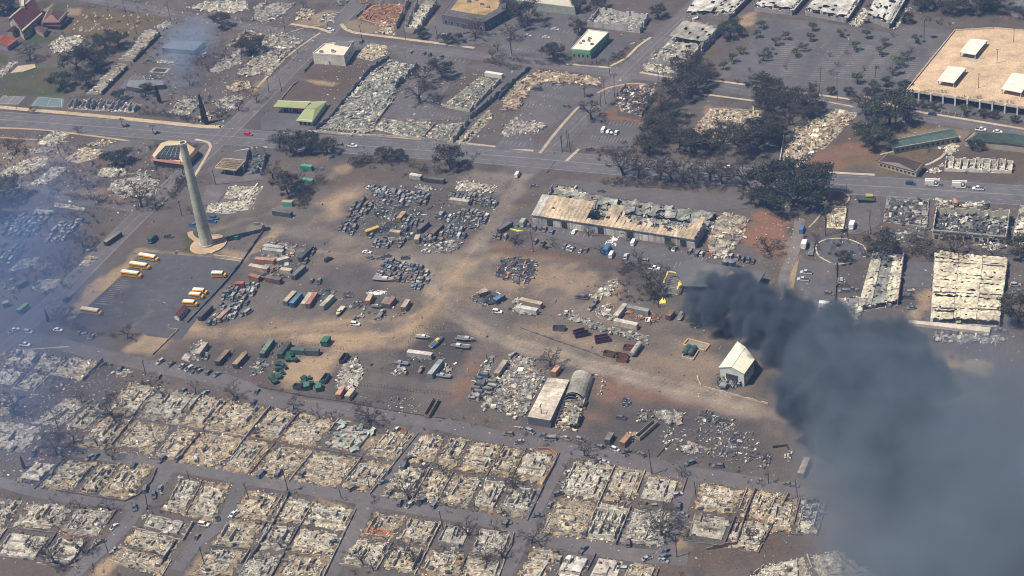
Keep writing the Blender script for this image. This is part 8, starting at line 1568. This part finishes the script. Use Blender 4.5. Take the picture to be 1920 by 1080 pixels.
mt='a4 30,205 45,440 75,400 205,285 130,330 385,300 400,225 275,405 330,370 600,265 790,280 700,365 910,330 880,400 1140,310 1080,430 1025,480 985,540 530,540 770,510 520,410 575,480 1110,370 975,265 205,500 640,390 745,545'
k_=['leafy_small']*18+['bare_mid']*9
for i,(k,x,y) in enumerate(ranked(mt)): tree(G(x,y),k_[i],f'small {"green" if i<18 else "leafless"} mall car park tree, {ORD[k]} from left',1.0 if i<18 else .42,g if i<18 else 'leafless small car park trees')
for i,(k,x,y) in enumerate(ranked('a4 70,615 160,640 800,680 720,605 930,620 840,665 660,680 530,680 1095,770 1210,775 1290,790 1490,825 1625,840 1850,880 1700,850')): tree(G(x,y),'leafy_small' if i in (3,4,5,8,11) else 'scorched',ORD[k]+' from left of the roadside trees along the mall street',1.2 if i in (3,4,5,8,11) else .42,'roadside trees along the mall street')
for i,(k,x,y) in enumerate(ranked('a3 1530,540 1600,500 1700,600 1660,450 1860,460 1720,390 1790,520 1820,600 1890,190 1840,270 1900,600')): tree(G(x,y),'leafy_small' if i%2 else 'bare_mid','small tree in the left mall car park, '+ORD[k]+' from left',1.0 if i%2 else .4,'trees in the left mall car park')
for i,(k,kind) in enumerate((('a3 815,700','palm_burnt'),('a3 750,750','palm_burnt'),('a3 715,770','palm_burnt'),('a3 1130,630','palm_burnt'),('a3 1170,640','palm_burnt'),('a4 1200,285','palm'),('a4 450,660','palm_burnt'),('a4 850,640','palm'),('a4 575,715','palm_burnt'),('a4 975,545','palm'),('b4 815,690','palm_burnt'),('b4 490,700','palm_burnt'),('b3 230,815','palm_burnt'),('a4 715,180','palm'),('a4 740,120','palm'))):
    tree(k,kind,['slim bare palm, first at the street corner with red paving','slim palm, second at the red paved corner','slim palm, third at the red paved corner','palm behind the corner ruin, left of two','palm behind the corner ruin, right of two','tall palm beside the parking deck back corner','dead palm at the mall street front, left','palm at the mall street front, middle','charred palm trunk at the mall street front','small palm in the car park near the deck','charred leaning palm above the turning circle','charred palm beside the white truck','charred palm on the warehouse lane','palm between two mall wings, nearer','palm between two mall wings, farther'][i],.95)
for i,(k,x,y) in enumerate(ranked('a1 760,270 985,250 660,140 800,170 780,60 905,100 990,80 640,60 930,180 1010,160 540,290')): tree(G(x,y),'palm' if i<4 else 'palm_burnt',ORD[k]+' from left of the palms in the brown graveyard',[.75,.75,.65,.65,.6,.7,.6,.6,.7,.6,.6][i],'graveyard palms')
for bi, n_, wh in GARDEN:
    q = W(BLOCKS[bi][0]); ps = sorted([tuple(bil(q, tr_.random(), tr_.random())) for _ in range(n_)])
    for i, p in enumerate(ps): tree(p, tr_.choice(('bare_mid','bare_thin')), f'leafless garden tree {wh}, {ORD[i]} from left', tr_.uniform(.5,.8), 'leafless garden trees')
# scorched hedges and shrubs in rows
sh=random.Random(6)
def shrub_row(s, n, lb, g, sc=1.0):
    P_=W(s)
    for i in range(n):
        t_=(i+.5)/n*(len(P_)-1); a=int(t_); p=lerp(P_[a],P_[min(a+1,len(P_)-1)],t_-a); tree((p[0]+sh.gauss(0,.6),p[1]+sh.gauss(0,.6)),'shrub',f'{lb}, {ORD[i]} in the row',sc*sh.uniform(.7,1.2),g)
shrub_row('b3 700,320 1000,330 1300,350 1650,370',10,'scorched undergrowth shrub below the bare highway trees','undergrowth below the highway trees',1.2)
shrub_row('b2 700,190 900,170 1100,190 1400,240',9,'dark shrub along the highway bank above the car yard','shrubs on the highway bank',1.3)
shrub_row('b2 330,500 420,400 520,290',9,'dark shrub along the tree line beside the green sheds','shrubs beside the green sheds',1.4)
shrub_row('b1 1230,430 1290,350 1330,300',8,'dark hedge shrub along the railway road','hedge along the railway road',1.2)
shrub_row('b1 500,410 640,440 900,480',8,'black shrub along the side lane','shrubs along the side lane',1.0)
shrub_row('a3 0,420 250,460 500,460',9,'scorched shrub along the upper street hedge','hedge along the upper street',1.1)
shrub_row('a2 1680,440 1920,500',8,'scorched shrub along the street above the rubble','hedge above the rubble',1.0)
shrub_row('b3 850,990 900,930 1000,940',5,'brown shrub on the grey terrace','shrubs on the grey terrace',1.3)
shrub_row('a3 470,470 640,470 800,440 930,340',10,'scorched shrub along the cream restaurant lot','hedge along the restaurant lot',.9)
shrub_row('c1 500,340 680,400 850,430',8,'dark shrub along the bus lot lower bank','shrubs on the bus lot bank',.8)
shrub_row('a1 1000,820 1200,840 1450,880',8,'dark shrub behind the sandy highway verge','shrubs behind the sandy verge',1.1)
shrub_row('b4 1100,800 1250,850 1380,850',6,'grey shrub in the lane before the shop hall','shrubs before the shop hall',1.5)
# utility poles
POLES=(('a1 1230,150',14,1),('a2 250,240',11,1),('a2 130,660',9,1),('a2 225,660',9,0),('a2 555,190',9,0),('a2 805,290',10,1),('a2 1115,285',9,0),('a2 1348,300',10,1),('a2 1880,395',10,1),('a3 375,440',11,1),('a3 75,395',11,1),('a3 690,480',9,0),('a3 785,550',9,0),('a3 480,1060',11,1),('a3 435,1060',9,0),('b1 1310,555',9,1),('b1 1555,330',9,1),('b1 440,130',8,0),('b1 1320,260',10,0),('b4 648,690',16,0),('b4 640,400',6,0),('b4 490,690',11,0),
   ('c1 1050,705',8,1),('d1 1065,595',10,1),('d1 1365,385',5,0),('d1 1795,525',9,1),('d1 1475,1000',10,1),('d1 780,905',6,0),('d1 1480,80',6,0),('d2 272,470',12,2),('d2 655,520',6,0),('d2 855,445',6,0),('d2 1615,590',8,0),('d2 885,1040',6,0),('d2 1390,750',10,0),('d3 1085,345',13,1),('d3 1405,520',9,0),('d3 1265,940',10,1),('d3 830,850',7,0),('d4 80,410',8,0),('d4 290,510',9,0),('c3 300,1040',9,1),('a4 35,640',10,0),('a4 1045,760',10,0),('a4 1640,830',7,0),('c3 1135,220',10,0),('c3 1050,120',9,0),('b3 500,105',12,0),('b3 440,100',10,0))
for i,(k,H,a) in enumerate(POLES):
    rk_=sorted(Q(q_[0])[0][0] for q_ in POLES if q_[0][0]==k[0]).index(Q(k)[0][0])
    lbs={'a':'upper streets','b':'highway belt','c':'yards','d':'lower lanes'}
    pole(k, f'charred utility pole in the {lbs[k[0]]}, {ORD[rk_]} from left', H, a, 'utility poles along the '+lbs[k[0]], .2, lean=(random.Random(i).gauss(0,.35),random.Random(i+50).gauss(0,.3)))
tag(pole('d3 1125,215','fallen pole lying beside the lower street at an angle',11,0,None,.22,'fallen_pole',cat='pole'),None); bpy.data.objects['fallen_pole'].rotation_euler=(0,R(88),R(50)); bpy.data.objects['fallen_pole'].location.z=.3
o=pole('b3 330,245','dark fallen traffic signal arm across the highway corner',9,0,None,.2,'traffic_signal',cat='traffic signal'); o.rotation_euler=(0,R(80),R(55)); o.location.z=.4
# fence posts around the yards
fp=MB()
for s,n in (('c2 60,790 400,860 700,900 1000,960',46),('c2 780,780 980,800 1180,830 1440,850',30),('c2 1215,370 1390,380',8),('c2 1200,380 1090,560',10),('c2 290,470 670,525',18)):
    P_=W(s)
    for i in range(n):
        t_=i/(n-1)*(len(P_)-1-1e-6); a=int(t_); p=lerp(P_[a],P_[a+1],t_-a); fp.tube([(p[0],p[1],0),(p[0],p[1],1.9)],.07,(.08,.075,.07),4)
    for i in range(len(P_)-1): fp.bar((*P_[i][:2],1.85),(*P_[i+1][:2],1.85),.06,.06,(.1,.09,.085))
tag(fp.build('yard_fence','metal',None,org(W('c2 700,900'))),'thin rusty post and rail fence enclosing the lower yards','fence')
# loose fragments over bare ground
def litter(s, n, pal, seed, size=.45):
    P_=[p[:2] for p in W(s)]; a=abs(sum(P_[i][0]*P_[(i+1)%len(P_)][1]-P_[(i+1)%len(P_)][0]*P_[i][1] for i in range(len(P_))))/2
    m_=MB(); rubble(m_,P_,n/a,size,.12,pal,seed,None,cap=9000); tag(m_.build('ground_litter','rubble'),'loose fragments and ash scattered over the ground','litter',kind='stuff')
litter('p 0,260 900,300 1400,420 1400,760 700,700 200,600 0,500',4200,DARK,1,.36); litter('p 0,620 1500,880 1500,1075 0,1075',4500,DARK+[(.3,.26,.2)],2,.34); litter('p 0,0 1900,0 1900,330 0,250',4200,DARK,3,.4); litter('p 1400,360 1920,380 1920,700 1450,650',2200,DARK+ASH,4,.4)

litter('p 400,30 600,40 590,110 480,170 400,235 320,220 300,120',1600,ASH+DARK+DARK,11,.45); litter('p 0,245 270,270 340,330 200,430 0,400',1800,BEIGE+DARK+DARK,12,.42); litter('p 0,660 200,680 330,720 150,850 0,900',1500,ASH+DARK+BEIGE,13,.5); litter('p 250,0 560,20 520,60 260,40',900,ASH+DARK,14,.5)
litter('p 600,120 1080,130 1000,270 600,250',1300,ASH+DARK,15,.5)
def undergrowth(s, n, seed, h=1.6):
    rg = np.random.default_rng(seed); P_ = [p[:2] for p in W(s)]; A_ = np.array(P_); lo = A_.min(0); hi = A_.max(0); x = rg.uniform(lo[0],hi[0],n*3); y = rg.uniform(lo[1],hi[1],n*3); m_ = MB()
    keep = np.nonzero(inpoly(x,y,P_) & (vnoise(x,y,14,seed) > .5))[0][:n]
    for i in keep:
        c_ = np.array((.055,.046,.04))*rg.uniform(.6,1.6)
        for k in range(6):
            d = rg.normal(0,.7,3); d[2] = abs(d[2])+.8; b = np.array([x[i],y[i],0.])+(rg.normal(0,.4),rg.normal(0,.4),0); e = b+d/np.linalg.norm(d)*h*rg.uniform(.5,1.2); m_.tube([b,e],[.09,.04],c_,3,cap=False); m_.tube([lerp(b,e,.5),e+rg.normal(0,.5,3)*(1,1,.4)],[.06,.03],c_,3,cap=False)
    tag(m_.build('charred_undergrowth','timber'),'charred twiggy undergrowth on the burned ground','undergrowth',kind='stuff')
undergrowth('p 0,240 380,270 330,360 0,420',420,1); undergrowth('p 100,60 560,60 520,180 360,235 130,200',420,2,2.0); undergrowth('p 0,400 220,400 120,560 0,600',260,3,1.8); undergrowth('p 500,262 900,290 860,330 560,340',220,4,1.6); undergrowth('p 1130,190 1480,210 1460,330 1120,300',380,5,2.0); undergrowth('p 0,660 330,700 150,860 0,880',300,6,1.6); undergrowth('p 1000,470 1260,500 1240,580 1150,560',160,7); undergrowth('p 1500,440 1900,450 1900,490 1540,480',160,8,2.0); undergrowth('p 1560,0 1920,30 1900,55 1700,45 1600,40',160,9,2.5); undergrowth('p 420,700 1500,900 1500,1080 100,1080 0,900',420,10,1.3); undergrowth('p 1140,330 1420,345 1420,365 1150,350',140,12,2.2)
# ================================================================ AIR: smoke and haze
def volume_mat(name, color, density, aniso=0.0, attr='density', absorb=None):
    m = bpy.data.materials.new(name); m.use_nodes = True; n = m.node_tree.nodes; l = m.node_tree.links
    n.clear(); o = n.new('ShaderNodeOutputMaterial'); v = n.new('ShaderNodeVolumePrincipled')
    v.inputs['Color'].default_value = (*color, 1); v.inputs['Anisotropy'].default_value = aniso
    v.inputs['Density'].default_value = density; v.inputs['Density Attribute'].default_value = attr
    if absorb: v.inputs['Absorption Color'].default_value = (*absorb, 1)
    l.new(v.outputs[0], o.inputs['Volume'])
    return m
def smoke(name, label, mat, puffs, lo, hi, res, nscale, namp, gain, seed=0.0, edge=.55, base=.12, group=None):
    """a voxel cloud: soft union of puffs (centre, radius, strength), torn up by noise"""
    ng = bpy.data.node_groups.new(name, 'GeometryNodeTree')
    ng.interface.new_socket('Geometry', in_out='OUTPUT', socket_type='NodeSocketGeometry')
    n = ng.nodes; l = ng.links
    pos = n.new('GeometryNodeInputPosition')
    def math_(op, a, b=None):
        m = n.new('ShaderNodeMath'); m.operation = op
        for i, x in enumerate((a, b)):
            if x is None: continue
            if isinstance(x, (int, float)): m.inputs[i].default_value = x
            else: l.new(x, m.inputs[i])
        return m.outputs[0]
    # billow noise displaces the lookup position
    nz = n.new('ShaderNodeTexNoise'); nz.noise_dimensions = '4D'; nz.inputs['Scale'].default_value = nscale
    nz.inputs['Detail'].default_value = 5; nz.inputs['Roughness'].default_value = .62; nz.inputs['W'].default_value = seed
    l.new(pos.outputs[0], nz.inputs['Vector'])
    total = None
    for c, r, s in puffs:
        d = n.new('ShaderNodeVectorMath'); d.operation = 'DISTANCE'
        l.new(pos.outputs[0], d.inputs[0]); d.inputs[1].default_value = tuple(c)
        k = math_('SUBTRACT', 1.0, math_('DIVIDE', d.outputs['Value'], r))
        k = math_('MULTIPLY', math_('MAXIMUM', k, -1.0), s)
        if total is None: total = k
        else:
            sm = n.new('ShaderNodeMath'); sm.operation = 'SMOOTH_MAX'
            l.new(total, sm.inputs[0]); l.new(k, sm.inputs[1]); sm.inputs[2].default_value = .1
            total = sm.outputs[0]
    nf = n.new('ShaderNodeTexNoise'); nf.inputs['Scale'].default_value = nscale*2.6; nf.inputs['Detail'].default_value = 4; nf.inputs['Roughness'].default_value = .6
    l.new(pos.outputs[0], nf.inputs['Vector'])
    nn = math_('MULTIPLY', math_('SUBTRACT', nz.outputs['Fac'], edge), namp)
    f = math_('ADD', math_('ADD', total, nn), math_('MULTIPLY', math_('SUBTRACT', nf.outputs['Fac'], .5), namp*.55))
    f = math_('MINIMUM', math_('MAXIMUM', math_('MULTIPLY', f, gain), 0.0), 1.0)
    vc = n.new('GeometryNodeVolumeCube')
    l.new(f, vc.inputs['Density']); vc.inputs['Background'].default_value = 0
    vc.inputs['Min'].default_value = lo; vc.inputs['Max'].default_value = hi
    for i, k in enumerate(('Resolution X', 'Resolution Y', 'Resolution Z')): vc.inputs[k].default_value = max(4, int((hi[i]-lo[i])/res))
    sm = n.new('GeometryNodeSetMaterial'); sm.inputs['Material'].default_value = mat
    go = n.new('NodeGroupOutput'); l.new(vc.outputs[0], sm.inputs[0]); l.new(sm.outputs[0], go.inputs[0])
    me = bpy.data.meshes.new(name); me.materials.append(mat)
    o = bpy.data.objects.new(name, me); COL.objects.link(o)
    o.modifiers.new('billows', 'NODES').node_group = ng
    tag(o, label, 'smoke', group, 'stuff')
    return o
def puff(px, py, z, r, s=1.0): return (tuple(G(px, py, z)), r, s)
black = volume_mat('black_smoke', (.15,.19,.245), .42, .1)
PL = [puff(x, y, z, r/4.2, 1) for x, y, r, z in ((1306,592,28,4),(1330,535,34,10),(1322,560,34,8),(1372,545,40,14),(1345,580,38,12),(1412,572,46,18),(1395,535,24,16),(1452,595,50,20),(1402,600,32,14),(1490,632,54,22),(1462,660,36,20),(1535,640,48,24),(1496,712,46,22),(1545,700,64,26),(1600,660,50,26),(1610,735,66,28),(1535,760,48,24),(1660,720,60,28),(1600,800,64,28),(1500,755,44,24),(1680,790,60,30),(1660,870,60,30),(1500,590,34,24),(1560,612,42,26),(1625,632,44,26),(1690,650,40,26),(1735,700,50,28),(1500,680,40,22))]
def span(P, m, top): a = np.array([p[0] for p in P]); return (a[:,0].min()-m, a[:,1].min()-m, .5), (a[:,0].max()+m, a[:,1].max()+m, top)
lo, hi = span(PL, 24, 62)
smoke('black_smoke', 'dense black smoke billowing from the burning building behind the white warehouse', black, PL, lo, hi, 1.4, .055, 3.0, 3.0, 3.1, .5)
veil = volume_mat('smoke_veil', (.33,.395,.475), .042, .1)
PV = [puff(x, y, z, r/4.2, s) for x, y, r, z, s in ((1520,690,60,24,.6),(1600,760,120,30,.9),(1560,660,80,26,.7),(1690,700,100,30,.8),(1640,835,120,34,1),(1740,785,110,34,1),(1610,905,90,28,.9),(1850,840,130,34,.95),(1650,945,110,34,1),(1765,920,150,38,1),(1905,940,150,40,1),(1700,1035,120,36,1),(1825,1055,160,40,1),(1965,1065,170,40,1),(1980,840,130,38,.9),(1640,1030,90,30,.9),(1770,1150,170,40,1),(1830,740,110,30,.6),(1930,730,120,30,.55),(1560,850,80,24,.8),(1570,960,80,24,.8),(1600,1060,90,26,.85))]
lo, hi = span(PV, 45, 95)
smoke('smoke_veil', 'broad blue-grey smoke veil spreading over the lower right corner', veil, PV, lo, hi, 3.4, .03, 2.0, 1.5, 5.3, .5)
blue = volume_mat('drifting_smoke', (.27,.44,.80), .0115, .3)
PT = [puff(20,430,20,40), puff(60,520,25,42), puff(-20,560,25,50,.8), puff(110,350,20,28,.6), puff(20,700,20,40,.7), puff(150,620,15,26,.5), puff(60,820,15,36,.45)]
cs = np.array([p[0] for p in PT])
smoke('thin_smoke', 'thin bluish smoke hanging over the burned yards beside the left road', blue, PT,
      (cs[:,0].min()-50, cs[:,1].min()-50, .5), (cs[:,0].max()+45, cs[:,1].max()+50, 75), 5, .02, 1.3, 1.5, 7.7, .55)
blue2 = volume_mat('rising_smoke', (.52,.68,.92), .03, .3)
PS = [puff(335,95,5,10), puff(345,80,12,15), puff(370,70,18,15), puff(325,60,22,9,.9), puff(330,120,6,12,.8), puff(345,150,6,14,.5)]
cs = np.array([p[0] for p in PS])
smoke('wispy_smoke', 'pale blue smoke rising behind the flat grey roof near the graveyard', blue2, PS,
      (cs[:,0].min()-25, cs[:,1].min()-25, .5), (cs[:,0].max()+25, cs[:,1].max()+25, 50), 3, .05, 1.3, 1.6, 2.2, .5)
hz_ = MB(); hz_.box((0, 700, 220), (3200, 2600, 446), 0, (1,1,1), bottom=True)
hm = volume_mat('haze', (.32,.54,1.0), .00012, .0, '')
ho = hz_.build('haze', [hm]); tag(ho, 'pale blue smoke haze filling the air over the town', 'haze', kind='stuff')
